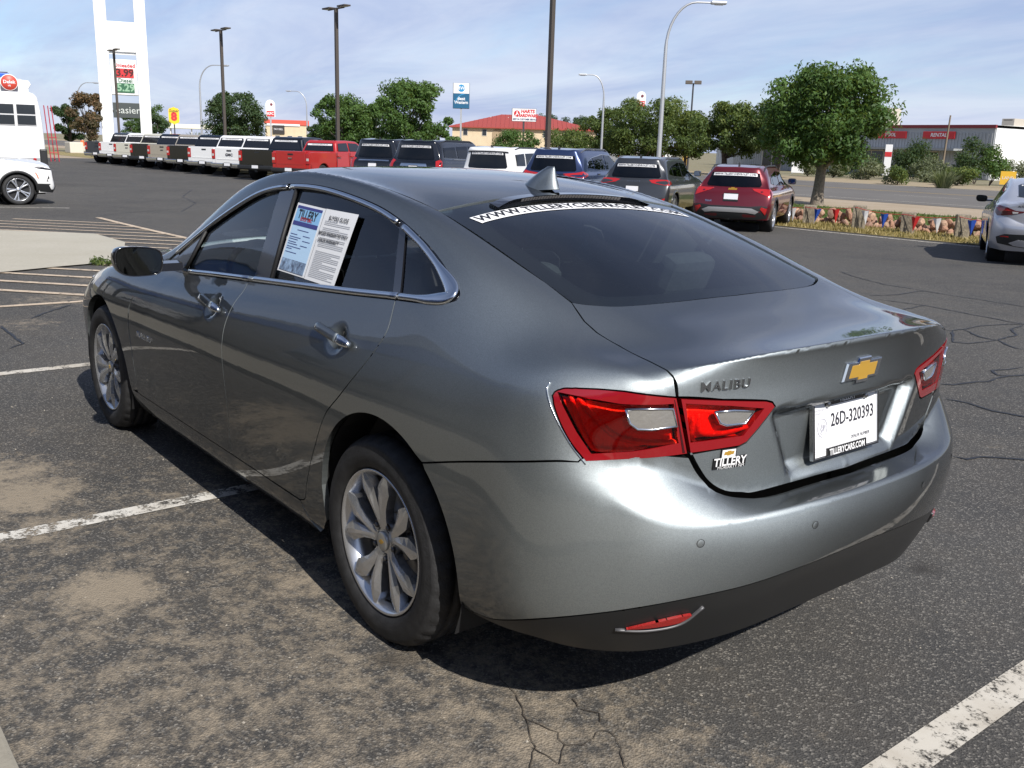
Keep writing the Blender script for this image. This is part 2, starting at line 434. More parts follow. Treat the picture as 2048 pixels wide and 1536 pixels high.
# ------------------------------------------------------------------ the ground
def node_mat(name):
    m = bpy.data.materials.new(name); m.use_nodes = True; MATS[name] = m
    nt = m.node_tree; return m, nt, nt.nodes['Principled BSDF']
class NB:
    """short-hand for node graphs"""
    def __init__(s, nt): s.nt = nt; s.tc = nt.nodes.new('ShaderNodeTexCoord').outputs['Object']
    def lk(s, a, b): s.nt.links.new(a, b)
    def noise(s, sc, det=6, rough=.6, dist=0, vec=None, scl=None):
        n = s.nt.nodes.new('ShaderNodeTexNoise'); n.inputs['Scale'].default_value = sc; n.inputs['Detail'].default_value = det; n.inputs['Roughness'].default_value = rough; n.inputs['Distortion'].default_value = dist
        v = vec or s.tc
        if scl:
            mp = s.nt.nodes.new('ShaderNodeMapping'); mp.inputs['Scale'].default_value = scl; s.lk(v, mp.inputs[0]); v = mp.outputs[0]
        s.lk(v, n.inputs['Vector']); return n.outputs[0]
    def voro(s, sc, out='Distance', feat='F1'):
        n = s.nt.nodes.new('ShaderNodeTexVoronoi'); n.feature = feat; n.inputs['Scale'].default_value = sc; s.lk(s.tc, n.inputs['Vector']); return n.outputs[out]
    def ramp(s, f, stops):
        r = s.nt.nodes.new('ShaderNodeValToRGB'); e = r.color_ramp.elements
        while len(e) < len(stops): e.new(.5)
        for k, (p, c) in enumerate(stops): e[k].position = p; e[k].color = (*c, 1) if isinstance(c, tuple) else (c, c, c, 1)
        s.lk(f, r.inputs[0]); return r.outputs[0]
    def mix(s, f, a, b, mode='MIX'):
        m = s.nt.nodes.new('ShaderNodeMixRGB'); m.blend_type = mode
        for i, x in enumerate((f, a, b)):
            if hasattr(x, 'links') or hasattr(x, 'is_linked'): s.lk(x, m.inputs[i])
            else: m.inputs[i].default_value = x if i == 0 else (*x, 1)
        return m.outputs[0]
    def math(s, op, a, b=0.0, c=0.0):
        m = s.nt.nodes.new('ShaderNodeMath'); m.operation = op
        for i, x in enumerate((a, b, c)):
            if hasattr(x, 'is_linked'): s.lk(x, m.inputs[i])
            else: m.inputs[i].default_value = x
        return m.outputs[0]
    def attr(s, n):
        a = s.nt.nodes.new('ShaderNodeAttribute'); a.attribute_name = n; return a.outputs['Fac']
    def bump(s, h, st, dist=.01):
        b = s.nt.nodes.new('ShaderNodeBump'); b.inputs['Strength'].default_value = st; b.inputs['Distance'].default_value = dist; s.lk(h, b.inputs['Height']); return b.outputs[0]
def asphalt_mat():
    m, nt, b = node_mat('asphalt'); n = NB(nt)
    macro = n.noise(.35, 6, .6); mid = n.noise(2.2, 9, .7)
    base = n.mix(n.ramp(macro, [(.35, 0.), (.65, 1.)]), (.046, .045, .044), (.076, .073, .068))
    base = n.mix(n.ramp(mid, [(.40, 0.), (.66, .8)]), base, (.080, .073, .064))
    st = n.voro(150, 'Color'); sp = nt.nodes.new('ShaderNodeSeparateXYZ'); nt.links.new(st, sp.inputs[0])
    base = n.mix(n.ramp(sp.outputs[0], [(.0, .5), (.28, 0.)]), base, (.026, .026, .027))
    base = n.mix(n.ramp(sp.outputs[1], [(.76, 0.), (1.0, .85)]), base, (.23, .215, .19))
    d = n.attr('dust'); fine = n.noise(9, 10, .78); f2 = n.noise(55, 5, .7)
    k = n.math('ADD', d, n.math('MULTIPLY', n.math('SUBTRACT', fine, .5), 1.9)); k = n.math('ADD', k, n.math('MULTIPLY', n.math('SUBTRACT', f2, .5), .8))
    base = n.mix(n.ramp(k, [(.38, 0.), (.80, .92)]), base, (.275, .23, .172))
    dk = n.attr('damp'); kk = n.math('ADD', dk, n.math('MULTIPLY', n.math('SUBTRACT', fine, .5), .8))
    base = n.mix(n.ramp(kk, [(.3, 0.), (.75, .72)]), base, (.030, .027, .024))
    nt.links.new(base, b.inputs['Base Color']); b.inputs['Roughness'].default_value = .88; b.inputs['Specular IOR Level'].default_value = .3
    h = n.math('ADD', n.voro(150, 'Distance'), n.math('MULTIPLY', n.noise(40, 6, .7), 1.2))
    nt.links.new(n.bump(h, .55, .006), b.inputs['Normal']); return m
def simple_ground(name, c1, c2, sc=3, c3=None, fsc=40, bump=.3):
    m, nt, b = node_mat(name); n = NB(nt)
    base = n.mix(n.ramp(n.noise(sc, 8, .65), [(.35, 0.), (.68, 1.)]), c1, c2)
    base = n.mix(n.ramp(n.noise(fsc, 6, .7), [(.42, 0.), (.75, .8)]), base, c3 or tuple(x*.6 for x in c1))
    nt.links.new(base, b.inputs['Base Color']); b.inputs['Roughness'].default_value = .93; b.inputs['Specular IOR Level'].default_value = .25
    nt.links.new(n.bump(n.noise(fsc*1.5, 5, .7), bump, .01), b.inputs['Normal']); return m
def paint_mat(name, c, wear, dusty=(.33, .28, .21)):
    m, nt, b = node_mat(name); n = NB(nt); o = nt.nodes['Material Output']
    f = n.noise(14, 9, .75); f2 = n.noise(70, 4, .7); k = n.math('ADD', f, n.math('MULTIPLY', f2, .45))
    col = n.mix(n.ramp(n.noise(4, 6, .6), [(.4, 0.), (.7, .6)]), c, dusty); nt.links.new(col, b.inputs['Base Color']); b.inputs['Roughness'].default_value = .8
    t = nt.nodes.new('ShaderNodeBsdfTransparent'); mx = nt.nodes.new('ShaderNodeMixShader')
    nt.links.new(n.ramp(k, [(wear-.05, 0.), (wear+.06, 1.)]), mx.inputs[0]); nt.links.new(t.outputs[0], mx.inputs[1]); nt.links.new(b.outputs[0], mx.inputs[2]); nt.links.new(mx.outputs[0], o.inputs[0]); return m
def sheet_grid(name, xs, ys, dz, m, attrs=None):
    vs = [(x, y, ground_z(x, y)+dz) for y in ys for x in xs]; nx = len(xs); fs = [(j*nx+i, j*nx+i+1, (j+1)*nx+i+1, (j+1)*nx+i) for j in range(len(ys)-1) for i in range(nx-1)]
    o = mesh_obj(name, vs, fs, m, None, True)
    for k, fn in (attrs or {}).items():
        a = o.data.attributes.new(k, 'FLOAT', 'POINT'); X, Y = np.meshgrid(xs, ys); a.data.foreach_set('value', fn(X.ravel(), Y.ravel()).astype(np.float32))
    tag(o, kind='structure'); return o
def ribbon(name, lines, width, dz, m, jitter=0.0, seg=.25, parent=None, seed=1, taper=False):
    rnd = random.Random(seed); vs = []; fs = []
    for L in lines:
        P = [Vector((a, b, 0)) for a, b in L]; D = []
        for i in range(len(P)-1):
            n = max(1, int((P[i+1]-P[i]).length/seg)); D += [P[i].lerp(P[i+1], k/n) for k in range(n)]
        D.append(P[-1]); n0 = len(vs)
        for i, p in enumerate(D):
            t = (D[min(i+1, len(D)-1)]-D[max(i-1, 0)]).normalized(); s = Vector((-t.y, t.x, 0))
            q = p+s*rnd.uniform(-jitter, jitter); w = width*.5*(rnd.uniform(.55, 1.35) if jitter else 1)
            if taper and i in (0, len(D)-1): w *= .2
            for e in (-1, 1): v = q+s*w*e; vs.append((v.x, v.y, ground_z(v.x, v.y)+dz))
        fs += [(n0+2*i, n0+2*i+1, n0+2*i+3, n0+2*i+2) for i in range(len(D)-1)]
    o = mesh_obj(name, vs, fs, m, parent); tag(o, kind='structure'); return o
def ax(*segs):
    out = []
    for a, b, s in segs: out += list(np.arange(a, b-1e-6, s))
    return np.array(out+[segs[-1][1]])
def build_ground():
    DUST = [(1.95, 1.55, .33, .95), (2.3, 1.55, .35, .8), (.83, 1.51, .24, .95), (1.50, 1.55, .25, .7), (.49, .93, .17, .8), (.24, 1.0, .17, .6), (-.07, 1.47, .22, .5), (-.13, 1.25, .13, .5), (.34, 1.87, .15, .6), (.02, 1.86, .2, .4), (-.29, 1.45, .2, .45), (6.2, .6, .5, .5), (7.5, 0.0, .6, .6), (8.8, -.9, .6, .6), (2.9, 1.25, .4, .3), (-.58, .87, .13, .7), (-.75, .85, .17, .75), (-.40, .95, .16, .5), (-.85, .95, .25, .7), (-1.1, 1.1, .4, .5), (-.5, 1.3, .3, .35), (5.0, 1.4, .5, .35), (10, -14, 2.0, .30), (12, -8, 2.5, .2), (30, -5, 4, .2), (-.2, -3.0, .5, .25), (-1.0, -1.9, .4, .2), (20, -9, 3, .18)]
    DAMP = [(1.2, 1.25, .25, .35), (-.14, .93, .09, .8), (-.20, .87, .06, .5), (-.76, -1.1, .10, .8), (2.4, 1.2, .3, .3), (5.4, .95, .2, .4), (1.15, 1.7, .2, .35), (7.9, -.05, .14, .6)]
    def blob(L, base):
        def f(X, Y):
            v = base(X, Y)
            for (a, b, r, k) in L: v = np.maximum(v, k*np.exp(-(((X-a)/r)**2+((Y-b)/r)**2)))
            return v
        return f
    def dbase(X, Y):
        near = np.clip((Y+.1)/.7, 0, 1)*np.clip((3.8-X)/2.2, 0, 1)*(.42+.10*np.clip((1.0-X)/1.0, 0, 1))
        hatch = np.clip(1-np.abs(X-13)/8, 0, 1)*np.clip((Y+4.2)/.8, 0, 1)*.30
        return np.maximum(np.maximum(near, hatch), .10)
    xs = ax((-40, -8, 4), (-8, -3, .5), (-3, 4.4, .07), (4.4, 12, .3), (12, 30, .8), (30, 74, 4)); ys = ax((-18.6, -6, .6), (-6, -1.5, .2), (-1.5, 2.2, .07), (2.2, 4.8, .5))
    sheet_grid('parking_lot', xs, ys, .008, asphalt_mat(), {'dust': blob(DUST, dbase), 'damp': blob(DAMP, lambda X, Y: np.zeros_like(X))})
    M_dirt = simple_ground('dry_ground', (.26, .21, .15), (.20, .19, .11), .15, (.16, .17, .08), 6)
    xs = ax((-3000, -200, 400), (-200, -40, 20), (-40, 80, 4), (80, 400, 40), (400, 3000, 400)); ys = ax((-3000, -200, 400), (-200, -40, 20), (-40, 30, 2), (30, 400, 60), (400, 3000, 400))
    sheet_grid('ground', xs, ys, -.03, M_dirt)
    M_conc = simple_ground('pale_concrete', (.40, .37, .30), (.45, .42, .35), .8, (.33, .31, .25), 30, .15)
    # dealership walk beside the bays
    kb = MB(); kb.box(-14, 24, 1.975, 3.1, -.3, .10, bev=.012); o = kb.build('sidewalk', simple_ground('walk_concrete', (.27, .25, .20), (.31, .285, .235), .8, (.22, .20, .165), 30, .15)); tag(o, kind='structure')
    # concrete pan in the hatched corner
    pad = [(16.9, .8), (16.63, -1.2), (15.44, -2.48), (13.56, -2.43), (12.2, -2.0), (10.55, -1.39), (10.2, -.6), (9.75, .25), (9.7, .8)]
    ps = densify(pad, .5); G = np.array([(x, y) for x in np.arange(9.8, 16.9, .5) for y in np.arange(-2.4, .8, .4)]); G = G[inpoly(G, ps)]; G = G[segdist(G, ps) > .15]
    V = [Vector(p) for p in ps]+[Vector(p) for p in G]; r = delaunay_2d_cdt(V, [(i, (i+1) % len(ps)) for i in range(len(ps))], [], 1, 1e-6)
    o = mesh_obj('concrete_pad', [(v.x, v.y, ground_z(v.x, v.y)+.026) for v in r[0]], r[2], M_conc); tag(o, kind='structure')
    # painted lines
    M_line = paint_mat('worn_white_paint', (.62, .60, .55), .70); M_line2 = paint_mat('fresh_white_paint', (.54, .505, .44), .655); M_cream = paint_mat('dusty_cream_paint', (.56, .45, .33), .62, (.36, .28, .2))
    ribbon('bay_line', [[(-1.365, .42), (-1.365, -4.6)]], .108, .012, M_line2, seg=.5)
    ribbon('bay_line', [[(1.51, 1.75), (1.51, -4.6)]], .10, .012, M_line, seg=.5)
    ribbon('bay_line', [[(4.385, 1.95), (4.385, -4.6)]], .10, .012, M_line2, seg=.5)
    ribbon('bay_line', [[(7.22, 1.9), (7.22, -3.5)]], .10, .013, M_cream, seg=.5)
    L = []
    for k in range(16):
        c = 7.9+.95*k; pts = []
        for y in np.arange(-3.65, 1.9, .1):
            x = c+1.15*y
            if 7.25 < x < 19.8: pts.append((x, y))
        if len(pts) > 3: L.append([pts[0], pts[-1]])
    ribbon('hatch_marking', L, .11, .016, M_cream, seg=.5)
    ribbon('hatch_border', [[(19.7, -3.72), (7.2, -3.55)]], .13, .019, M_cream, seg=.5)
    ribbon('lot_edge_line', [[(-20, -18.05), (12.6, -18.15)]], .11, .012, M_line2, seg=1)
    ribbon('bay_line', [[(24.0, -1.4), (22.85, -3.93)]], .10, .012, M_line2, seg=.5)
    ribbon('bay_line', [[(15.0+3.1*0, -15.2), (16.9, -18)]], .1, .012, M_line, seg=.5)
    CR = [[(5.62, -10.36), (5.17, -9.97), (4.32, -9.39), (3.86, -9.31), (3.41, -9.15), (2.96, -9.07), (2.34, -8.93), (.8, -8.7)], [(3.76, -8.1), (3.65, -8.54), (3.72, -9.09), (3.66, -9.23)], [(3.54, -7.89), (3.26, -7.87), (2.95, -7.91), (2.57, -7.78), (2.22, -7.66), (2.03, -7.63), (1.71, -7.52), (.2, -7.1)], [(2.9, -7.31), (2.95, -7.74), (2.95, -7.92)], [(2.05, -6.45), (1.91, -6.46), (1.88, -6.64), (1.91, -6.91), (1.83, -7.31), (1.73, -7.56)], [(1.88, -6.64), (1.59, -6.36), (1.42, -6.33), (1.24, -6.14), (1.07, -6.06)], [(1.91, -6.46), (1.58, -5.85), (1.47, -5.93), (1.42, -6.33)], [(1.7, -7.49), (1.64, -7.07), (1.46, -6.8), (1.42, -6.33)], [(.83, -4.13), (.74, -4.22), (.66, -4.54), (.66, -4.87), (.61, -5.02), (.5, -6)], [(.73, -5.31), (.81, -4.96), (.72, -4.83), (.63, -4.91)], [(.56, -3.77), (.42, -3.8), (.23, -3.75), (.05, -3.77), (-.6, -3.7)], [(-.09, -2.6), (-.17, -2.6), (-.2, -2.71), (-.35, -2.86), (-.7, -3.1)], [(6.17, .8), (5.79, .81), (5.34, .81), (5.19, .93)], [(6.42, .52), (6.75, .29), (7.05, .04)], [(21, -6), (24, -7.5), (27, -8.2), (31, -10)], [(20.5, -4), (22, -6.2), (22.4, -8)], [(30, -6), (34, -9), (36, -9.5)]]
    ribbon('crack_sealant', CR, .022, .0125, mat('tar', (.014, .014, .015), .55), jitter=.012, seg=.07, taper=True)
    FINE = [[(-.38, .7), (-.45, .74), (-.52, .74), (-.57, .77), (-.63, .8), (-.7, .84), (-.74, .86), (-.79, .92), (-.95, 1.02)], [(-.63, .8), (-.68, .78), (-.73, .77), (-.78, .79), (-.84, .85)], [(-.63, .63), (-.7, .64), (-.73, .61), (-.76, .64)], [(-.78, .79), (-.81, .75), (-.79, .66), (-.84, .65), (-.9, .69), (-1.0, .76)], [(-.74, .86), (-.79, .86), (-.83, .85)]]
    ribbon('crack', FINE, .0030, .0125, mat('crack_dark', (.05, .04, .03), .9), jitter=.006, seg=.022, seed=4)
    # beyond the lot: planting strip, lawn, walk, street, far verge
    X0, X1 = -60, 300
    gx = ax((X0, 80, 3), (80, X1, 20))
    sheet_grid('planting_strip', gx, ax((-22.6, -18.55, .5)), .02, simple_ground('dry_grass_soil', (.33, .26, .12), (.24, .20, .09), 2.5, (.14, .12, .05), 30))
    sheet_grid('lawn', gx, ax((-28.4, -22.6, .6)), .015, simple_ground('lawn_soil', (.075, .11, .03), (.13, .14, .045), 1.2, (.05, .08, .02), 25))
    sheet_grid('verge_walk', gx, ax((-34.2, -28.4, .6)), .02, simple_ground('tan_verge', (.34, .27, .19), (.40, .33, .25), .5, (.26, .2, .13), 12, .2))
    sheet_grid('street', gx, ax((-58.5, -34.2, 2)), .03, simple_ground('street_asphalt', (.13, .12, .11), (.165, .155, .14), .3, (.10, .095, .09), 20, .2))
    sheet_grid('far_verge', gx, ax((-70, -58.5, 2)), .02, simple_ground('tan_verge2', (.36, .28, .19), (.32, .26, .18), .4, (.22, .2, .1), 6, .2))
    for y, w in ((-36.0, .15), (-56.6, .15)): ribbon('street_line', [[(X0, y), (X1, y)]], w, .036, M_line2, seg=6)
    dl = [[(x, -42.5), (x+3.5, -42.5)] for x in range(-40, 200, 12)]
    ribbon('lane_marking', dl, .13, .036, M_line2, seg=3)
    ribbon('center_line', [[(X0, -47.2), (X1, -47.2)], [(X0, -47.6), (X1, -47.6)]], .12, .036, paint_mat('yellow_paint', (.55, .36, .06), .62), seg=6)
    # tan paved apron at the lot's far left end
    sheet_grid('apron', ax((74, 110, 4)), ax((-34.2, 5, 3)), .01, MATS['tan_verge'])
    sheet_grid('side_grass', ax((90, 130, 4)), ax((-34.2, 5, 3)), .018, MATS['dry_ground'])
build_ground()
def grit():
    rng = np.random.default_rng(5); n = 2600; x = -2.0+rng.random(n)**1.3*7.5; y = 1.95-rng.random(n)**1.2*6.0; s = .0016+.0042*rng.random(n)**3
    oc = np.array([(1, 0, 0), (-.8, .3, 0), (0, 1, .1), (.1, -1, 0), (0, 0, .8), (0, 0, -.4)]); fc = [(0, 2, 4), (2, 1, 4), (1, 3, 4), (3, 0, 4)]; vs = []; fs = []
    for i in range(n):
        a = rng.random()*6.28; c, d = math.cos(a), math.sin(a); q = oc*(s[i]*(.7+.6*rng.random(6)))[:, None]; z = ground_z(x[i], y[i])+.009; k = len(vs)
        vs += [(x[i]+p[0]*c-p[1]*d, y[i]+p[0]*d+p[1]*c, z+p[2]) for p in q]; fs += [tuple(k+j for j in f) for f in fc]
    o = mesh_obj('loose_grit', vs, fs, mat('grit', (.16, .145, .12), .9, color2=(.42, .38, .32), nscale=9)); tag(o, 'loose grit scattered over the worn asphalt', 'grit', kind='stuff')
grit()
# ------------------------------------------------------------------ the grey sedan: base surface
def sedan_base(lvl=4):
    # full columns: rows r0..r12 from the centreline over the rail down to the sill
    lowx = lambda x, L: [(x, y, z) for (y, z) in L]
    side = {
     3: [(-1.052, 0, 1.088), (-1.041, .22, 1.084), (-1.002, .43, 1.071), (-.910, .635, 1.039), (-.930, .648, 1.018), (-.936, .652, .975), (-.936, .655, .90), (-.930, .657, .805), (-.995, .665, .683), (-1.003, .667, .60), (-.988, .66, .475), (-.955, .645, .37), (-.90, .625, .255)],
     4: [(-.89, 0, 1.081), (-.885, .22, 1.078), (-.870, .43, 1.069), (-.840, .640, 1.049), (-.856, .722, 1.034), (-.863, .757, .985), (-.865, .767, .91), (-.860, .776, .825), (-.893, .785, .735), (-.902, .790, .60), (-.892, .785, .45), (-.865, .77, .35), (-.81, .735, .257)],
     5: [(-.75, 0, 1.099), (-.745, .22, 1.096), (-.735, .43, 1.089), (-.705, .622, 1.066), (-.712, .730, 1.055), (-.722, .815, 1.022), (-.730, .862, .96), (-.742, .878, .87), (-.742, .892, .77), (-.735, .901, .62), (-.73, .894, .46), (-.71, .875, .36), (-.68, .835, .268)],
     6: [(-.60, 0, 1.134), (-.59, .24, 1.132), (-.568, .43, 1.127), (-.53, .588, 1.127), (-.51, .705, 1.102), (-.49, .803, 1.046), (-.49, .868, .975), (-.49, .902, .87), (-.49, .913, .75), (-.49, .912, .58), (-.49, .901, .42), (-.48, .885, .32), (-.47, .85, .25)],
     7: [(-.28, 0, 1.242), (-.28, .24, 1.237), (-.275, .43, 1.226), (-.26, .568, 1.216), (-.215, .688, 1.202), (-.20, .793, 1.115), (-.19, .858, 1.0), (-.19, .908, .88), (-.19, .922, .74), (-.19, .917, .57), (-.19, .904, .41), (-.19, .89, .31), (-.19, .86, .25)],
     8: [(.08, 0, 1.352), (.085, .24, 1.348), (.09, .43, 1.335), (.10, .560, 1.322), (.10, .667, 1.279), (.09, .795, 1.086), (.10, .857, .985), (.10, .909, .86), (.10, .924, .72), (.10, .917, .55), (.10, .903, .39), (.10, .889, .29), (.10, .86, .23)],
     9: [(.45, 0, 1.420), (.45, .24, 1.416), (.45, .43, 1.404), (.45, .560, 1.388), (.45, .640, 1.346), (.45, .797, 1.056), (.45, .857, .962), (.45, .908, .845), (.45, .922, .70), (.45, .912, .52), (.45, .900, .36), (.45, .885, .26), (.45, .855, .20)],
     10: [(.85, 0, 1.449), (.85, .25, 1.446), (.85, .43, 1.436), (.85, .558, 1.421), (.82, .632, 1.385), (.8, .798, 1.030), (.8, .856, .942), (.8, .906, .83), (.8, .920, .69), (.8, .909, .51), (.8, .898, .355), (.8, .883, .25), (.8, .85, .195)],
     11: [(1.25, 0, 1.453), (1.25, .25, 1.449), (1.25, .43, 1.437), (1.24, .557, 1.416), (1.2, .632, 1.380), (1.2, .799, 1.003), (1.2, .856, .922), (1.2, .906, .82), (1.2, .920, .68), (1.2, .909, .50), (1.2, .897, .35), (1.2, .881, .245), (1.2, .85, .19)],
     12: [(1.6, 0, 1.430), (1.6, .25, 1.424), (1.58, .43, 1.407), (1.54, .566, 1.374), (1.51, .648, 1.318), (1.58, .800, .973), (1.6, .856, .898), (1.6, .904, .80), (1.6, .918, .67), (1.6, .909, .5), (1.6, .897, .345), (1.6, .88, .245), (1.6, .85, .19)],
     13: [(1.88, 0, 1.372), (1.87, .26, 1.363), (1.83, .44, 1.339), (1.77, .600, 1.292), (1.76, .682, 1.212), (1.96, .802, .947), (2.0, .857, .876), (2.0, .902, .785), (2.0, .916, .66), (2.0, .908, .495), (2.0, .896, .345), (2.0, .88, .245), (2.0, .85, .19)],
     14: [(2.27, 0, 1.200), (2.25, .28, 1.188), (2.18, .48, 1.160), (2.08, .665, 1.115), (2.10, .745, 1.042), (2.34, .806, .925), (2.4, .860, .86), (2.4, .902, .775), (2.4, .916, .66), (2.4, .908, .5), (2.4, .896, .35), (2.4, .88, .25), (2.4, .85, .195)],
     15: [(2.64, 0, 1.020), (2.62, .30, 1.010), (2.54, .54, .988), (2.42, .725, .962), (2.50, .785, .930), (2.70, .822, .899), (2.75, .870, .835), (2.75, .904, .75), (2.75, .917, .645), (2.75, .910, .5), (2.75, .898, .36), (2.75, .88, .27), (2.75, .85, .22)],
     16: [(3.0, 0, .962), (3.0, .3, .952), (2.96, .54, .930), (2.88, .725, .893), (2.96, .788, .865), (3.05, .825, .832), (3.1, .862, .775), (3.1, .892, .70), (3.1, .902, .61), (3.1, .895, .48), (3.1, .882, .36), (3.1, .865, .27), (3.1, .83, .22)],
     17: [(3.4, 0, .885), (3.39, .3, .876), (3.35, .54, .850), (3.26, .705, .808), (3.33, .755, .776), (3.38, .785, .735), (3.40, .812, .68), (3.42, .835, .62), (3.42, .845, .55), (3.42, .842, .45), (3.41, .83, .35), (3.40, .815, .27), (3.36, .78, .22)],
     18: [(3.74, 0, .745), (3.71, .25, .738), (3.63, .48, .722), (3.50, .645, .695), (3.56, .675, .66), (3.60, .69, .62), (3.62, .695, .57), (3.63, .70, .51), (3.64, .70, .45), (3.635, .70, .39), (3.62, .69, .33), (3.60, .675, .27), (3.55, .64, .22)]}
    rear = {
     0: [None, (-1.043, 0, 1.063), (-1.037, 0, .99), (-1.038, 0, .90), (-1.030, 0, .703), (-1.122, 0, .690), (-1.136, 0, .61), (-1.115, 0, .50), (-1.07, 0, .40), (-1.01, 0, .262)],
     1: [None, (-1.034, .22, 1.059), (-1.027, .22, .988), (-1.028, .22, .90), (-1.020, .22, .702), (-1.112, .23, .689), (-1.126, .23, .61), (-1.105, .23, .498), (-1.06, .23, .40), (-1.0, .23, .262)],
     2: [None, (-.999, .432, 1.047), (-.993, .434, .982), (-.994, .436, .90), (-.985, .434, .712), (-1.070, .445, .680), (-1.084, .447, .605), (-1.065, .445, .49), (-1.03, .435, .385), (-.97, .425, .258)]}
    front = {
     19: [None] + [(3.68+.02*min(k, 4), .49, z) for k, z in enumerate((.68, .63, .57, .51, .45, .39, .33, .27, .22))],
     20: [None] + [(3.76+.02*min(k, 4), .25, z) for k, z in enumerate((.69, .63, .57, .51, .45, .39, .33, .27, .22))],
     21: [None] + [(3.79+.02*min(k, 4), 0, z) for k, z in enumerate((.69, .63, .57, .51, .45, .39, .33, .27, .22))]}
    idx = {}; V = []
    def put(key, p):
        idx[key] = len(V); V.append(p)
    for K in range(3, 19):
        for r in range(13): put((r, K), side[K][r])
    for K in (0, 1, 2):
        idx[(3, K)] = idx[(K, 3)]
        for i in range(1, 10): put((3+i, K), rear[K][i])
    for K in (19, 20, 21):
        idx[(3, K)] = idx[(21-K, 18)]
        for i in range(1, 10): put((3+i, K), front[K][i])
    Q = []
    for K in range(3, 18):
        for r in range(3): Q.append((idx[(r, K)], idx[(r+1, K)], idx[(r+1, K+1)], idx[(r, K+1)]))
    for K in range(0, 21):
        for r in range(3, 12): Q.append((idx[(r, K)], idx[(r+1, K)], idx[(r+1, K+1)], idx[(r, K+1)]))
    cr = {}
    def cs(a, b, w): cr[(idx[a], idx[b])] = w
    for K in (0, 1, 2): cs((3, K), (3, K+1), .80); cs((8, K), (8, K+1), .85); cs((7, K), (7, K+1), .85)
    cs((3, 3), (3, 4), .35); cs((8, 3), (8, 4), .8); cs((7, 3), (7, 4), .6); cs((8, 4), (8, 5), .35)
    for K in range(7, 15): cs((5, K), (5, K+1), .35)
    for K in range(13, 17): cs((3, K), (3, K+1), .3)
    for K in range(5, 15): cs((10, K), (10, K+1), .3)
    # mirror
    n = len(V); mp = {}
    VV = list(V)
    for i, p in enumerate(V):
        if abs(p[1]) < 1e-6: mp[i] = i
        else: mp[i] = len(VV); VV.append((p[0], -p[1], p[2]))
    QQ = Q+[tuple(mp[i] for i in reversed(q)) for q in Q]
    CR = dict(cr)
    for (a, b), w in cr.items(): CR[(mp[a], mp[b])] = w
    return Base(VV, QQ, CR, lvl, 6)
# ------------------------------------------------------------------ wheels (axle along y, outer face at +y, lip plane at y=0)
M_tyre = mat('tyre_rubber', (.022, .022, .023), .68, bump=.15, bscale=180, noise=.35, nscale=25)
M_alloy = mat('silver_alloy', (.62, .63, .65), .27, .85, .4)
M_dark = mat('dark_cavity', (.008, .008, .009), .8)
M_steel = mat('brake_steel', (.32, .31, .30), .35, .9)
M_blackplastic = mat('black_plastic', (.018, .019, .02), .45, bump=.05, bscale=400)
def tyre_mesh(R=.338, rim=.232, w=.225, n=144):
    s = R-rim
    # (radius, y, tread flag)
    p = [(rim-.004, -.02, 0), (rim+.004, -.004, 0), (rim+.10*s, .006, 0), (rim+.32*s, .015, 0), (rim+.52*s, .015, 0), (rim+.70*s, .009, 0), (rim+.74*s, .009, 0), (rim+.82*s, .001, 0), (rim+.90*s, -.010, 1), (R-.004, -.024, 1), (R-.0005, -.036, 1)]
    g = [(-.052, 0), (-.054, -.008), (-.060, -.008), (-.062, 0)]
    wid = w-.02
    for c in (-.060, -.098, -.136, -.170):
        p += [(R, c+.006, 2), (R-.008, c+.004, 0), (R-.008, c-.004, 0), (R, c-.006, 2)]
    p += [(R-.002, -wid+.015, 2), (R-.02, -wid, 0), (rim+.4*s, -wid-.02, 0), (rim, -wid, 0)]
    vs = []; fs = []
    for (r, y, t) in p:
        for k in range(n):
            rr = r
            if t == 1 and k % 4 == 0: rr -= .006
            if t == 2 and k % 6 == 3: rr -= .004
            a = 2*math.pi*(k+(.5*y/.03 if t == 2 else 0))/n
            vs.append((rr*math.cos(a), y, rr*math.sin(a)))
    m = len(p)
    for i in range(m-1):
        for k in range(n): fs.append((i*n+k, i*n+(k+1) % n, (i+1)*n+(k+1) % n, (i+1)*n+k))
    return vs, fs
def blade(ang0, ang1, stations, depth=.03):
    """one wheel spoke; stations: (t 0..1 along, radius, half width, y of edge, ridge)"""
    vs = []; fs = []
    for (t, r, hw, y, rd) in stations:
        a = ang0+(ang1-ang0)*t; c, s_ = math.cos(a), math.sin(a); tx, tz = -s_, c
        for (u, yy) in ((-1, y-depth), (-1, y), (-.25, y+rd), (.25, y+rd), (1, y), (1, y-depth)):
            vs.append((r*c+tx*hw*u, yy, r*s_+tz*hw*u))
    k = 6; n = len(stations)
    for i in range(n-1):
        for j in range(k-1): fs.append((i*k+j, i*k+j+1, (i+1)*k+j+1, (i+1)*k+j))
    fs += [tuple(range(k)), tuple(reversed(range((n-1)*k, n*k)))]
    return vs, fs
def rim_dish(mb, rim=.232, w=.2, n=72):
    mb.lathe([(rim-.006, -.03), (rim, -.008), (rim+.0035, .001), (rim, .005), (rim-.006, .002), (rim-.010, -.006), (rim-.022, -.020), (rim-.030, -.05), (rim-.036, -.12), (rim-.03, -w), (rim, -w-.005)], n)
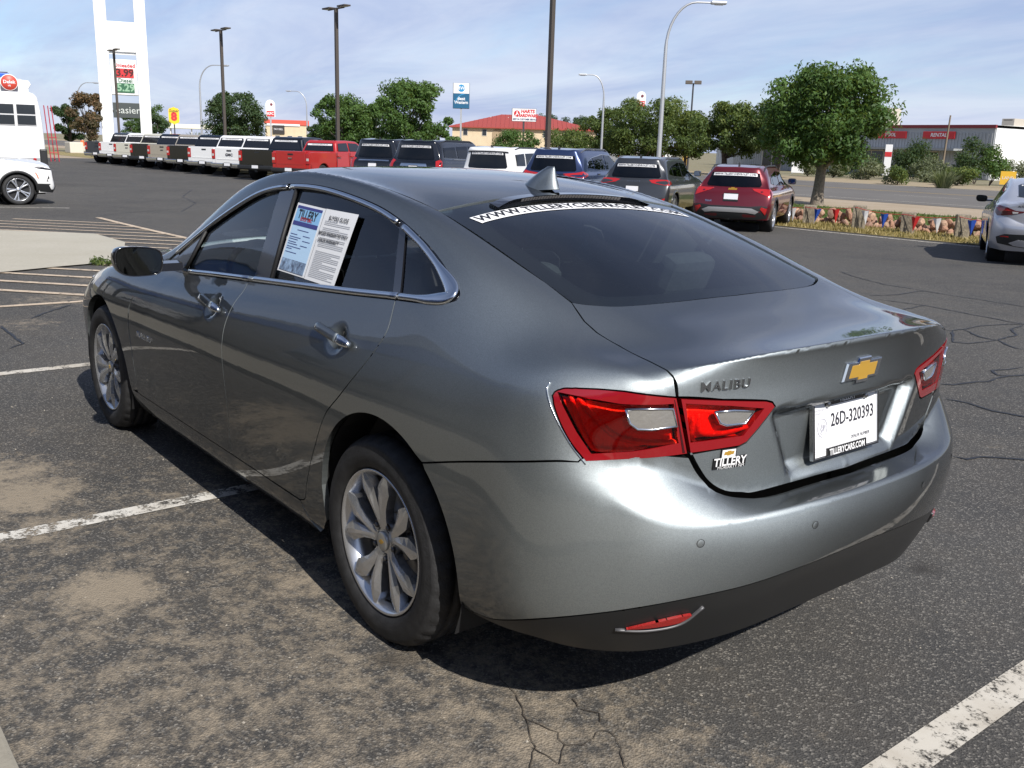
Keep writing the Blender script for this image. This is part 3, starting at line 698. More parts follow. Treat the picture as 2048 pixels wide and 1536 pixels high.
def sedan_wheel(parent, loc, flip, spin=0.0):
    w = bpy.data.objects.new('wheel', None); link(w, parent); w.location = loc; w.rotation_euler = (0, spin, math.pi if flip else 0)
    vs, fs = tyre_mesh(); mesh_obj('tyre', vs, fs, M_tyre, w, True)
    mb = MB(); rim_dish(mb)
    st = [(0, .040, .021, -.022, .004), (.15, .070, .0175, -.017, .007), (.4, .110, .0195, -.012, .010), (.62, .146, .0275, -.008, .011), (.78, .172, .0335, -.006, .009), (.9, .198, .0235, -.004, .006), (1, .2245, .009, -.004, .002)]
    for i in range(5):
        a = 2*math.pi*i/5+.30
        for sgn in (-1, 1): mb.add(*blade(a+sgn*.115, a+sgn*.305, st))
    mb.lathe([(.0, -.02), (.052, -.020), (.058, -.028), (.056, -.075), (0, -.075)], 40)
    rim_o = mb.build('rim', M_alloy, w)
    cap = MB(); cap.lathe([(0, -.0085), (.020, -.0085), (.029, -.0095), (.0315, -.013), (.0315, -.022)], 36); cap.build('hub_cap', mat('cap_silver', (.42, .42, .41), .35, .7, .3), w)
    bt = MB(); bt.prism([(-.012, -.0035), (-.004, -.0035), (-.004, -.0075), (.006, -.0075), (.006, -.0035), (.013, -.0035), (.011, .0035), (.004, .0035), (.004, .0075), (-.006, .0075), (-.006, .0035), (-.014, .0035)], -.0085, -.0072); bt.build('cap_emblem', mat('emblem_gold', (.55, .33, .05), .3, .5, .6), w)
    for i in range(5):
        a = 2*math.pi*i/5+.30+math.pi/5; M = Matrix.Translation((.0575*math.cos(a), 0, .0575*math.sin(a)))
        lug = MB(); lug.lathe([(.0165, -.05), (.0165, -.019), (.0145, -.018), (.0135, -.026), (0, -.027)], 16, M)
        lug.lathe([(0, -.012), (.006, -.012), (.0088, -.015), (.0095, -.027)], 6, M, smooth=False)
        lug.build('lug_nut', mat('nut_dark', (.10, .10, .105), .35, .8), w)
    d = MB(); d.lathe([(.03, -.085), (.15, -.085), (.152, -.09), (.152, -.105), (.15, -.11), (.03, -.11)], 48); d.lathe([(0, -.07), (.075, -.07), (.08, -.075), (.08, -.1)], 32); d.build('brake_disc', M_steel, w)
    c = MB(); c.box(-.16, -.09, -.13, -.062, -.06, .07, bev=.012); c.build('brake_caliper', mat('caliper', (.20, .19, .18), .6, .4), w)
    v = MB(); v.tube([(.0, -.03, -.205), (.004, -.008, -.19)], .0035, 8); v.build('valve_stem', M_blackplastic, w)
    return w
# ------------------------------------------------------------------ the grey sedan: panels
SB = sedan_base(4)
def flake_paint(name, col, col2, rough=.32, metal=.75):
    if name in MATS: return MATS[name]
    m = mat(name, col, rough, metal, 1.0, .02); nt = m.node_tree; b = nt.nodes['Principled BSDF']
    tc = nt.nodes.new('ShaderNodeTexCoord'); v = nt.nodes.new('ShaderNodeTexVoronoi'); v.inputs['Scale'].default_value = 900
    nt.links.new(tc.outputs['Object'], v.inputs['Vector'])
    mx = nt.nodes.new('ShaderNodeMixRGB'); mx.inputs[1].default_value = (*col, 1); mx.inputs[2].default_value = (*col2, 1)
    sp = nt.nodes.new('ShaderNodeSeparateXYZ'); nt.links.new(v.outputs['Color'], sp.inputs[0]); nt.links.new(sp.outputs[0], mx.inputs[0])
    # metallic flop: the flake layer shines face-on and darkens towards grazing view through the tinted coat
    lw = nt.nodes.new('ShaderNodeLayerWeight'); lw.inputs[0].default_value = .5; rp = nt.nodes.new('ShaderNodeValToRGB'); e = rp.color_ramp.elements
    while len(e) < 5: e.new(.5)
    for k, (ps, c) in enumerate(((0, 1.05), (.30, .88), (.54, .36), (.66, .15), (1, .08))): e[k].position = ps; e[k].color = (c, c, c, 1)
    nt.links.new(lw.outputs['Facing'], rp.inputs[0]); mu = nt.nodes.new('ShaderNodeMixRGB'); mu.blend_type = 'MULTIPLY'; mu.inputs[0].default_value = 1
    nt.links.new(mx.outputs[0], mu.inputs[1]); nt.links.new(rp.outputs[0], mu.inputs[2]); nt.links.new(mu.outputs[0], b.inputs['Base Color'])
    n = nt.nodes.new('ShaderNodeTexNoise'); n.inputs['Scale'].default_value = 3.2; n.inputs['Detail'].default_value = 8; n.inputs['Roughness'].default_value = .7
    nt.links.new(tc.outputs['Object'], n.inputs['Vector'])
    r = nt.nodes.new('ShaderNodeMapRange'); r.inputs[1].default_value = .42; r.inputs[2].default_value = .75; r.inputs[3].default_value = .012; r.inputs[4].default_value = .075
    nt.links.new(n.outputs[0], r.inputs[0]); nt.links.new(r.outputs[0], b.inputs['Coat Roughness'])
    return m
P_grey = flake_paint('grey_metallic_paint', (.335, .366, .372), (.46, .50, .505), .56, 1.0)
M_chrome = mat('chrome', (.72, .74, .77), .06, 1)
M_bright = mat('brushed_bright', (.60, .62, .65), .16, 1)
M_gloss = mat('gloss_black', (.010, .010, .012), .08, 0, .6)
M_valance = mat('grey_textured_plastic', (.011, .0115, .012), .40, bump=.06, bscale=500)
M_gasket = mat('rubber_seal', (.012, .012, .013), .6)
G_rear = glass('tinted_rear_glass', (.70, .80, .78), ior=1.45)
G_side = glass('tinted_side_glass', (.42, .45, .45), ior=1.45)
G_front = glass('tinted_front_glass', (.74, .82, .80), ior=1.45)
SEDAN = thing('sedan', 'grey metallic sedan in the foreground, seen from its left rear corner', 'car')
DY = Dir((0, -1, 0)); DZ = Dir((0, 0, -1), (1, 0, 0)); DQ = Dir((.33, -.76, -.56)); DL = Dir((.78, -.62, 0)); DT = Dir((.62, 0, -.78)); DRG = Dir((.32, 0, -.95), (1, 0, 0)); CR = Cen((-.42, 0, .15), .8)
DX = Dir((1, 0, 0)); DF = Dir((-.35, -.72, -.6))
xz = lambda L, y=.9: [Vector((x, y, z)) for x, z in L]
V3 = lambda L: [Vector(p) for p in L]
def arc(cx, cz, r, a0, a1, n=26, y=.9):
    return [Vector((cx+r*math.cos(math.radians(a0+(a1-a0)*i/n)), y, cz+r*math.sin(math.radians(a0+(a1-a0)*i/n)))) for i in range(n+1)]
# seams on the left flank (x, z)
seamA = crom(xz([(2.075, .948), (2.20, .875), (2.30, .79), (2.335, .68), (2.335, .52), (2.335, .40), (2.345, .300)]), 6)
seamB = crom(xz([(1.150, 1.006), (1.158, .90), (1.150, .75), (1.140, .55), (1.155, .40), (1.165, .305)]), 6)
seamC = crom(xz([(.055, 1.088), (.018, 1.01), (.039, .943), (.090, .873), (.187, .775), (.287, .687), (.376, .559), (.431, .471), (.475, .385)]), 6)+crom(xz([(.475, .385), (.500, .325), (.545, .306)]), 5)[1:]
belt = crom(xz([(2.075, .948), (1.80, .958), (1.55, .977), (1.15, 1.006), (.80, 1.031), (.544, 1.049), (.30, 1.067), (.055, 1.088)]), 6)
belt_rear = crom(xz([(.055, 1.088), (-.07, 1.098), (-.15, 1.106), (-.205, 1.115), (-.236, 1.126)]), 6)
dlo_top = crom(xz([(-.236, 1.126), (-.232, 1.141), (-.20, 1.160), (-.13, 1.188), (.03, 1.245), (.235, 1.304), (.46, 1.350), (.80, 1.386), (1.08, 1.385), (1.30, 1.357), (1.48, 1.303), (1.72, 1.203), (1.95, 1.085), (2.12, .985)]), 6)
ARX, ARZ, ARR = -.038, .368, .392
AFX, AFZ, AFR = 2.835, .345, .375
sill_top = xz([(2.345, .300), (1.165, .305), (.54, .303)])
# lid / lamps / bumper curves (3-D)
lid_side = V3([(-.497, .573, 1.148), (-.535, .588, 1.124), (-.58, .604, 1.105), (-.64, .612, 1.087), (-.72, .610, 1.066), (-.80, .620, 1.055), (-.86, .626, 1.047), (-.905, .630, 1.038), (-.924, .628, 1.02), (-.932, .623, .981)])
lampi_top = V3([(-.932, .623, .981), (-.975, .50, .965), (-1.004, .365, .950), (-1.010, .345, .944), (-1.013, .335, .932)])
lampi_bot = V3([(-1.013, .335, .932), (-1.001, .382, .881), (-.992, .415, .848), (-.986, .437, .840), (-.949, .583, .835)])
snap = lambda L: [SB.near(p)[0] for p in L]
lid_side, lampi_top, lampi_bot = snap(lid_side), snap(lampi_top), snap(lampi_bot)
lid_bot = crom([(-.949, .583, .835), (-.955, .553, .790), (-.966, .515, .750), (-.980, .465, .722), (-.991, .41, .710), (-1.002, .36, .706), (-1.018, .2, .706), (-1.028, 0, .7065)], 5)
def lip_curve():
    out = []; co = SB.co; m = (co[:, 2] > .98) & (co[:, 0] < -.8)
    for y in np.linspace(0, .62, 40):
        k = np.where(m & (np.abs(co[:, 1]-y) < .010))[0]; v = co[k] @ np.array((-.72, 0, .69)); out.append(Vector(co[k[v.argmax()]]))
    out.sort(key=lambda p: p.y); res = [Vector((out[0].x, 0, out[0].z))]
    for p in out:
        if p.y-res[-1].y > .006: res.append(p)
    return res
lip_l = lip_curve()
def full(L): return [Vector((p.x, -p.y, p.z)) for p in reversed(L)]+L[1:]
lip_f = [full([Vector((p.x+dx, p.y, p.z+dz)) for p in lip_l]) for dx, dz in ((0, 0), (.006, .0008), (.014, .0015), (.026, .002), (.0004, -.006), (.0012, -.014), (.002, -.026))]
bc_l = crom([(-1.122, 0, .690), (-1.112, .23, .689), (-1.07, .445, .68), (-.995, .665, .683), (-.893, .785, .735)], 8)
bc_f = [full([Vector((p.x+dx, p.y, p.z+dz)) for p in bc_l]) for dx, dz in ((0, 0), (.012, .001), (-.004, -.012), (.026, .003), (-.008, -.026))]
lampo = crom([(-.932, .626, .981), (-.873, .735, .995), (-.80, .822, 1.006)], 5)+crom([(-.80, .822, 1.006), (-.775, .845, 1.006), (-.757, .863, .998), (-.752, .868, .982)], 4)[1:]+crom([(-.752, .868, .982), (-.764, .857, .94), (-.793, .83, .87), (-.820, .803, .820)], 5)[1:]+V3([(-.89, .704, .832), (-.949, .586, .836)])
bump_seam = crom([(-.824, .812, .823), (-.771, .872, .819), (-.622, .909, .782), (-.45, .915, .734), (-.282, .92, .684)], 6)
mir = lambda L: [Vector((p.x, -p.y, p.z)) for p in reversed(L)]
def sedan_body():
    S = SEDAN
    kw = dict(parent=S, mirror=True)
    # lower door skins with the dished handle pockets
    def pocket(cx, cz):
        def d(p, n):
            q = ((p.x-cx)/.068)**2+((p.z-cz)/.052)**2
            return -.020*(1-q)**2 if q < 1 else 0.0
        return d
    f = trim('front_door', SB, DY, list(reversed(seamA))[0:0]+belt[:belt.index(min(belt, key=lambda p: abs(p.x-1.15)))+1]+seamB[1:]+xz([(2.345, .300)])+list(reversed(seamA))[1:-1], P_grey, res=.016, disp=pocket(1.345, .884), **kw)
    i0 = belt.index(min(belt, key=lambda p: abs(p.x-1.15)))
    r = trim('rear_door', SB, DY, belt[i0:]+seamC[1:]+list(reversed(seamB))[:-1], P_grey, res=.016, disp=pocket(.290, .934), **kw)
    # front wing
    fen = [Vector((2.075, .8, .948)), Vector((2.20, .79, .955)), Vector((2.35, .77, .957)), Vector((2.55, .755, .943)), Vector((2.80, .738, .910)), Vector((3.05, .728, .865)), Vector((3.30, .70, .80))]
    fo = fen+V3([(3.36, .80, .70), (3.30, .87, .55), (3.27, .88, .42)])+arc(AFX, AFZ, AFR, 12, 172)+V3([(2.452, .9, .300)])+[Vector((2.345, .88, .300))]+list(reversed(seamA))[1:-1]
    trim('front_wing', SB, DF, fo, P_grey, res=.022, lip=.03, **kw)
    # quarter panel with roof rail, one pressing
    rail = V3([(.186, .559, 1.347), (.47, .560, 1.391), (.70, .558, 1.413), (1.0, .557, 1.425), (1.25, .557, 1.415), (1.54, .566, 1.374), (1.77, .600, 1.292), (2.08, .665, 1.115), (2.25, .70, 1.03), (2.30, .74, .975)])
    win_side = V3([(-.497, .573, 1.148), (-.38, .570, 1.182), (-.26, .568, 1.216), (-.08, .564, 1.270), (.10, .560, 1.322), (.186, .559, 1.347)])
    dl2 = [SB.cast(*DY.ray(*DY.to2d(p)))[0] for p in dlo_top]; br = [SB.cast(*DY.ray(*DY.to2d(p)))[0] for p in belt_rear]
    sc2 = [SB.cast(*DY.ray(*DY.to2d(p)))[0] for p in seamC]
    ar = [SB.cast(*DY.ray(*DY.to2d(p)))[0] for p in arc(ARX, ARZ, ARR, 123, 8, 30)]
    bs = [SB.cast(*DY.ray(*DY.to2d(p)))[0] for p in bump_seam]
    sl = [SB.cast(*DY.ray(*DY.to2d(p)))[0] for p in xz([(.54, .303), (.50, .24), (.40, .235), (ARX+ARR*.985, .29)])]
    quarter = [SB.near(p)[0] for p in lid_side[::-1][1:]]+win_side[1:]+rail[1:]+[Vector((2.14, .78, .965))]+list(reversed(dl2))+list(reversed(br))[1:]+sc2[1:]+sl[1:]+list(reversed(ar))+list(reversed(bs))+list(reversed([SB.near(p)[0] for p in lampo[:-3]]))
    trim('quarter_panel', SB, DQ, quarter, P_grey, res=.017, lip=.022, feat=[crom([(-.905+dx, .632, 1.039+dz), (-.875, .68, 1.043+dz*.7), (-.85, .72, 1.037)], 6) for dx, dz in ((0, 0), (.01, .002), (-.006, -.01))], **kw)
    # sill
    trim('rocker_panel', SB, DY, xz([(2.345, .300), (1.165, .305), (.54, .303), (.50, .24), (.46, .20), (1.2, .193), (2.40, .20), (2.452, .300)]), P_grey, res=.03, **kw)
    # roof, hood, trunk
    roof = rail[:7]
    tr = V3([(1.83, .44, 1.339), (1.865, .25, 1.363), (1.875, 0, 1.372)]); te = V3([(.195, .50, 1.352), (.215, .3, 1.372), (.225, 0, 1.392)])
    trim('roof_panel', SB, DZ, list(reversed(te[:-1]))[::-1][0:0]+roof+tr+mir(tr)[1:]+mir(roof)+list(reversed([Vector((p.x, -p.y, p.z)) for p in te][::1]))[::-1][0:0]+[Vector((p.x, -p.y, p.z)) for p in te]+list(reversed(te))[1:], P_grey, S, res=.035)
    hood_e = V3([(2.46, .735, .957), (2.60, .742, .94), (2.80, .730, .913), (3.05, .718, .868), (3.28, .695, .805), (3.42, .64, .765), (3.52, .54, .76), (3.62, .35, .775), (3.66, 0, .785)])
    hb = V3([(2.50, .62, .985), (2.58, .45, 1.0), (2.63, .25, 1.012), (2.64, 0, 1.018)])
    trim('hood', SB, DZ, hood_e+mir(hood_e)[1:]+[Vector((p.x, -p.y, p.z)) for p in hb]+list(reversed(hb))[1:], P_grey, S, res=.045)
    # trunk lid: deck, lip and rear face with the plate recess
    gl_bot = crom([(-.497, .573, 1.148), (-.525, .53, 1.14), (-.562, .44, 1.136), (-.588, .25, 1.135), (-.598, 0, 1.135)], 5)
    half = lid_side[1:]+lampi_top[1:]+lampi_bot[1:]+lid_bot[1:]
    def recess(p, n):
        if n.x > -.5 or p.z > .98: return 0.0
        # rounded trapezoid dish round the plate
        def ss(a, b, t): t = max(0, min(1, (t-a)/(b-a))); return t*t*(3-2*t)
        hw = .345-.10*(.93-p.z)/.2
        w = ss(hw+.012, hw-.025, abs(p.y)); t = ss(.922, .905, p.z); bt = ss(.728, .752, p.z)
        return Vector((.034*w*t*bt, 0, 0))
    ft = [crom([(-1.010, .335, .930), (-1.005, .345, .87), (-.998, .30, .77), (-1.0, .24, .735), (-1.0, 0, .73), (-1.0, -.24, .735), (-.998, -.30, .77), (-1.005, -.345, .87), (-1.010, -.335, .930)], 6)]
    trim('trunk_lid', SB, DT, list(reversed(gl_bot))[0:0]+gl_bot[::-1][:-1][0:0]+[Vector((p.x, -p.y, p.z)) for p in gl_bot[::-1]][::-1][0:0]+half+mir(half)[1:]+[Vector((p.x, -p.y, p.z)) for p in gl_bot]+list(reversed(gl_bot))[1:], P_grey, S, res=.0105, disp=recess, feat=lip_f)
    # rear bumper and valance
    half = lampo[-3:-2][0:0]+V3([(-.225, .92, .672)])
    ar_b = [SB.cast(*DY.ray(*DY.to2d(p)))[0] for p in arc(ARX, ARZ, ARR, 123.5, 187, 12)]
    low = crom([(-.428, .875, .287), (-.50, .88, .300), (-.584, .88, .320), (-.755, .871, .393), (-.868, .805, .434), (-.93, .747, .455), (-1.022, .579, .481), (-1.066, .441, .492), (-1.103, .285, .512), (-1.121, .088, .526), (-1.124, 0, .529)], 5)
    top = [p.copy() for p in lampo[-1:]]+[p+Vector((0, 0, -.003)) for p in lid_bot]
    lampb = list(reversed(lampo[-3:]))            # along the lamp's lower edge, centre -> flank
    left = [SB.near(p+(Vector((-1, 0, -.25))*(1-t)+Vector((-.6, .1, -.8))*t).normalized()*(.009+.004*(1-t)))[0] for p, t in ((p, max(0, min(1, (p.z-.706)/.09))) for p in reversed(lid_bot))]+lampb[1:]+[SB.near(p)[0] for p in bump_seam[1:]]
    # arch part: from the seam down to the lower line
    arch = [p for p in (SB.cast(*DY.ray(*DY.to2d(q)))[0] for q in [Vector((ARX+ARR*math.cos(math.radians(a)), .9, ARZ+ARR*math.sin(math.radians(a)))) for a in np.linspace(122, 195, 18)])]
    arch = [p for p in arch if p.z < .678]
    L = left+arch+low[1:]
    trim('rear_bumper', SB, CR, L[:-1]+[Vector((p.x, -p.y, p.z)) for p in reversed(L[1:])], P_grey, S, res=.016, lip=.02, feat=bc_f)
    vl = low+[]
    vb = crom([(-.45, .87, .280), (-.58, .87, .296), (-.713, .862, .315), (-.813, .781, .303), (-.924, .639, .302), (-.998, .434, .314), (-1.035, .2, .337), (-1.048, 0, .348)], 5)
    def groove(p, n):
        t = (p.z-.405)/.035
        return 0.0
    Lv = [Vector((p.x, p.y, p.z-.001)) for p in low]; Lb = list(reversed(vb))
    va = trim('rear_valance', SB, CR, Lv[:-1]+[Vector((p.x, -p.y, p.z)) for p in reversed(Lv)]+[Vector((p.x, -p.y, p.z)) for p in vb][:-1]+Lb[:], M_valance, S, res=.02, lip=.03, off=-.003)
    # reflectors in the valance
    refl = crom([(-.925, .742, .400), (-.955, .70, .416), (-1.0, .635, .434), (-1.020, .598, .436), (-1.005, .63, .413), (-.965, .685, .402)], 4, True)
    trim('reflector', SB, CR, refl, mat('red_reflector', (.32, .012, .010), .22, 0, .8, bump=.3, bscale=300), S, res=.009, off=.006, lip=.008, mirror=True)
    rl = on_base(SB, CR, crom([(-.91, .76, .394), (-.965, .692, .392), (-1.012, .628, .408), (-1.04, .578, .455)], 6), .0)
    molding('reflector_bezel', rl, .007, .004, mat('bezel_grey', (.10, .10, .105), .4, .2), S, mirror=True)
    # front end, out of the camera's sight but closed
    nose = V3([(3.30, .70, .80), (3.36, .80, .70), (3.30, .87, .55), (3.27, .88, .42), (3.24, .86, .24), (3.45, .74, .225), (3.70, .49, .225), (3.85, .2, .225), (3.86, 0, .225)])
    nt = V3([(3.28, .70, .803), (3.42, .645, .763), (3.52, .545, .757), (3.62, .355, .772), (3.66, 0, .78)])
    CF = Cen((2.6, 0, .25), .8)
    class CenF(Cen):
        def to2d(s, p): d = Vector(p)-s.c; return (math.atan2(d.y, d.x)*s.R, math.atan2(d.z, math.hypot(d.x, d.y))*s.R)
        def ray(s, u, v):
            a, e = u/s.R, v/s.R; d = Vector((math.cos(a)*math.cos(e), math.sin(a)*math.cos(e), math.sin(e))); return s.c+d*4, -d
    CF = CenF((2.6, 0, .25), .8)
    Lf = nose; trim('front_bumper', SB, CF, Lf[:-1]+[Vector((p.x, -p.y, p.z)) for p in reversed(Lf)]+[Vector((p.x, -p.y, p.z)) for p in nt[:-1]]+list(reversed(nt)), P_grey, S, res=.06)
    hl = V3([(3.22, .80, .755), (3.33, .755, .765), (3.50, .63, .70), (3.60, .50, .665), (3.58, .55, .625), (3.45, .74, .655), (3.34, .825, .69)])
    trim('headlamp', SB, CF, hl, mat('lamp_clear', (.75, .77, .8), .05, .3, 1), S, res=.04, off=.004, mirror=True)
    return win_side, gl_bot, tr, te, rail
WS = sedan_body()
# ------------------------------------------------------------------ the grey sedan: glass, trim, lamps, cabin
M_frit = mat('black_frit', (.008, .008, .009), .10, 0, .5)
M_seat = mat('dark_cloth', (.022, .023, .026), .9, noise=.3, nscale=60)
M_cab = mat('cabin_plastic', (.045, .046, .050), .7)
M_light_trim = mat('headliner', (.38, .37, .35), .9)
def glass_parts():
    S = SEDAN; win_side, gl_bot, tr, te, rail = WS
    # rear window: outer frit band and clear field
    o_h = [Vector((p.x, p.y-.006, p.z)) for p in reversed(win_side)]+[p+Vector((.006, -.004, 0)) for p in gl_bot[1:]]
    te_h = [p+Vector((-.008, 0, 0)) for p in reversed(te)]           # centre -> flank at the top edge
    outer = te_h[:-0 or None]+o_h[1:]
    outer = te_h+o_h
    outl = outer[:-1]+[Vector((p.x, -p.y, p.z)) for p in reversed(outer)][0:-1]
    inn_h = crom([(.085, 0, 1.35), (.075, .30, 1.34), (.045, .455, 1.32)], 5)+crom([(.045, .455, 1.32), (-.06, .478, 1.28), (-.25, .482, 1.22), (-.41, .478, 1.17)], 5)[1:]+crom([(-.41, .478, 1.17), (-.465, .46, 1.155), (-.495, .40, 1.15), (-.525, .22, 1.15), (-.532, 0, 1.15)], 5)[1:]
    inner = inn_h[:-1]+[Vector((p.x, -p.y, p.z)) for p in reversed(inn_h)][0:-1]
    rw = trim('rear_window', SB, DRG, outl, G_rear, S, res=.03, off=-.004, lip=.006)
    trim('window_border', SB, DRG, outl, M_frit, rw, holes=[inner], res=.03, off=-.008, lip=0)
    # windscreen
    ws_h = [p+Vector((.008, 0, 0)) for p in reversed(tr)]+[Vector((p.x, p.y-.006, p.z)) for p in rail[6:9]]+V3([(2.42, .68, .985), (2.52, .56, .99), (2.60, .3, 1.015), (2.62, 0, 1.022)])
    trim('windscreen', SB, DZ, ws_h[:-1]+[Vector((p.x, -p.y, p.z)) for p in reversed(ws_h)][0:-1], G_front, S, res=.05, off=-.004, lip=.006)
    # side glass: door windows and the fixed quarter light, sunk behind the bright surround
    DYv = DY
    topz = lambda x: float(np.interp(x, *zip(*sorted({round(p.x, 3): p.z for p in dlo_top if p.x > -.25}.items()))))
    botz = lambda x: float(np.interp(x, *zip(*sorted([(p.x, p.z) for p in belt+belt_rear[1:-4]]))))
    def pane(x0b, x0t, x1b, x1t, dt=.020, db=.024):
        n = 14
        bot = [(x0b+(x1b-x0b)*i/n, botz(x0b+(x1b-x0b)*i/n)+db) for i in range(n+1)]
        top = [(x1t+(x0t-x1t)*i/n, topz(x1t+(x0t-x1t)*i/n)-dt) for i in range(n+1)]
        return xz(bot+top)
    fg = trim('door_window', SB, DY, pane(1.86, 1.80, 1.122, 1.182), G_front, S, res=.04, off=-.012, lip=0, gap=0)
    for o in (fg,):
        pass
    trim('door_window', SB, DY, pane(.965, 1.035, .105, .245), G_side, S, res=.04, off=-.012, lip=0, gap=0)
    qg = [Vector(p) for p in xz([(.058, 1.107), (-.069, 1.117), (-.135, 1.126)])]+crom(xz([(-.135, 1.126), (-.163, 1.135), (-.163, 1.150), (-.125, 1.170)]), 4)[1:]+xz([(-.075, 1.190), (.083, 1.246), (.205, 1.282)])
    trim('quarter_window', SB, DY, qg, G_side, S, res=.04, off=-.012, lip=0, gap=0)
    # far side panes
    for nm, pl, gm in (('door_window', pane(1.86, 1.80, 1.122, 1.182), G_front), ('door_window', pane(.965, 1.035, .105, .245), G_side), ('quarter_window', qg, G_side)):
        o = trim(nm, SB, DY, pl, gm, S, res=.06, off=-.012, lip=0, gap=0); o.scale = (1, -1, 1)
    # gloss black pillar covers and frames
    full_open = [p.copy() for p in belt]+belt_rear[1:]+dlo_top[1:]
    holes = [pane(1.86, 1.80, 1.122, 1.182), pane(.965, 1.035, .105, .245), qg]
    trim('window_frame', SB, DY, full_open, M_gloss, S, holes=holes, res=.03, off=-.006, lip=.012, gap=0, mirror=True)
    ribp = on_base(SB, DY, xz([(1.035, topz(1.035)-.02), (1.00, 1.2), (.965, botz(.965)+.02)]), -.002)
    molding('glass_channel', ribp, .016, .006, M_gasket, S, mirror=True)
    ribp = on_base(SB, DY, xz([(1.80, topz(1.80)-.018), (1.835, 1.05), (1.86, botz(1.86)+.02)]), -.002)
    molding('glass_channel', ribp, .020, .006, M_gasket, S, mirror=True)
    # bright surround, split at the door gaps
    def strip(pts, w, h=.0075):
        pn = on_base(SB, DY, pts, .001); molding('window_trim', pn, w, h, M_bright, S, mirror=True)
    bl = [p+Vector((0, 0, .011)) for p in belt]; i0 = min(range(len(bl)), key=lambda i: abs(bl[i].x-1.15))
    strip(bl[6:i0+1], .021); strip([bl[i0]+Vector((-.004, 0, 0))]+bl[i0+1:], .023)
    tp = [p+Vector((0, 0, -.010)) for p in dlo_top]
    j0 = min(range(len(tp)), key=lambda i: abs(tp[i].x-1.105)); j1 = min(range(len(tp)), key=lambda i: abs(tp[i].x-.222))
    strip(tp[j1+1:j0], .020); strip(tp[j0:-3], .019)
    rr = [p+Vector((0, 0, .012)) for p in belt_rear[:-6]]+crom(xz([(-.20, 1.134), (-.238, 1.146), (-.246, 1.156), (-.215, 1.167), (-.13, 1.194)]), 6)+tp[24:j1]
    rr = [bl[-1]+Vector((-.006, 0, 0))]+[p+Vector((0, 0, .011)) for p in belt_rear if -.12 < p.x < .04]+crom(xz([(-.150, 1.119), (-.188, 1.127), (-.200, 1.138), (-.188, 1.152), (-.145, 1.172), (-.06, 1.203), (.06, 1.244), (.14, 1.268), (.218, 1.291)]), 6)
    n = len(rr); wd = []
    for p in rr:
        k = max(0, 1-abs(p.x+.20)/.16); wd.append(.022+.022*k*k*(3-2*k))
    strip(rr, wd)
    # roof ditch mouldings
    pn = on_base(SB, DZ, rail[:8], -.003); molding('roof_molding', pn, .008, .004, M_gasket, S, mirror=True)
    # brake light housing on the roof edge
    D = DZ
    def xs(y): return .226-.05*(y/.35)**2
    vs = []; n = 24; fs = []
    for i in range(n+1):
        y = .36-.72*i/n; k = min(1, (.36-abs(y))/.07); h = .003+.013*max(0, k)
        (p, nn), = on_base(SB, DZ, [(xs(y), y, 1.4)]); (q, n2), = on_base(SB, DZ, [(xs(y)-.052, y, 1.4)])
        vs += [p-nn*.004, p+nn*.002+Vector((-.004, 0, h*.55)), q+Vector((0, 0, h+.002)), q+Vector((.010, 0, h*.35)), q+Vector((.014, 0, -.006))]
    for i in range(n):
        for j in range(4): fs.append((i*5+j, i*5+j+1, i*5+6+j, i*5+5+j))
    fs += [(0, 1, 2, 3, 4), tuple(n*5+k for k in (4, 3, 2, 1, 0))]
    br = mesh_obj('brake_light', vs, fs, M_gloss, S, False)
    lens = mat('brake_lens', (.30, .28, .27), .2, 0, .5)
    vs = []; fs = []; m = 26
    for i in range(m+1):
        y = .235-.47*i/m; (q, n2), = on_base(SB, DZ, [(xs(y)-.052, y, 1.4)])
        vs += [q+Vector((-.0012, 0, .0155)), q+Vector((.0078, 0, .0045))]
    mesh_obj('lens', vs, [(2*i, 2*i+1, 2*i+3, 2*i+2) for i in range(m)], lens, br)
    bars = MB()
    for i in range(1, 34):
        y = .235-.47*i/34; (q, n2), = on_base(SB, DZ, [(xs(y)-.052, y, 1.4)])
        a, b = q+Vector((-.003, 0, .0155)), q+Vector((.006, 0, .0045)); bars.add([a+Vector((0, -.0011, 0)), a+Vector((0, .0011, 0)), b+Vector((0, .0011, 0)), b+Vector((0, -.0011, 0))], [(0, 1, 2, 3)])
    bars.build('lens_rib', M_gloss, br)
    # dealer banner on the rear glass
    xt = lambda y: .150-.23*y*y; xb = lambda y: .086-.21*y*y
    vs = []; fs = []; n = 40
    for i in range(n+1):
        y = .498-.996*i/n
        for t in (0, .34, .67, 1):
            (p, nn), = on_base(SB, DRG, [(xt(y)+(xb(y)-xt(y))*t, y-.012*t*(1 if y > .48 else 0), 1.33)]); vs.append(p-nn*.0025)
    for i in range(n):
        for j in range(3): fs.append((i*4+j, i*4+j+1, i*4+5+j, i*4+4+j))
    M_white = mat('white_vinyl', (.80, .80, .80), .45); M_ink = mat('black_ink', (.012, .012, .016), .5)
    bn = mesh_obj('banner', vs, fs, M_white, rw, True)
    def place(u, v):
        y = -u; t = .5-v/.062; return (xt(y)+(xb(y)-xt(y))*t, y, 1.33)
    wrap_text('banner_lettering', SB, DRG, 'WWW.TILLERYCHEVROLET.COM', place, M_ink, rw, .063, off=-.0015, bold=.0016, spacing=1.085, sx=.965)
    # papers inside the rear door glass
    y_at = lambda p: on_base(SB, DY, [Vector((p[0], .9, p[1]))], .0015)[0][0]
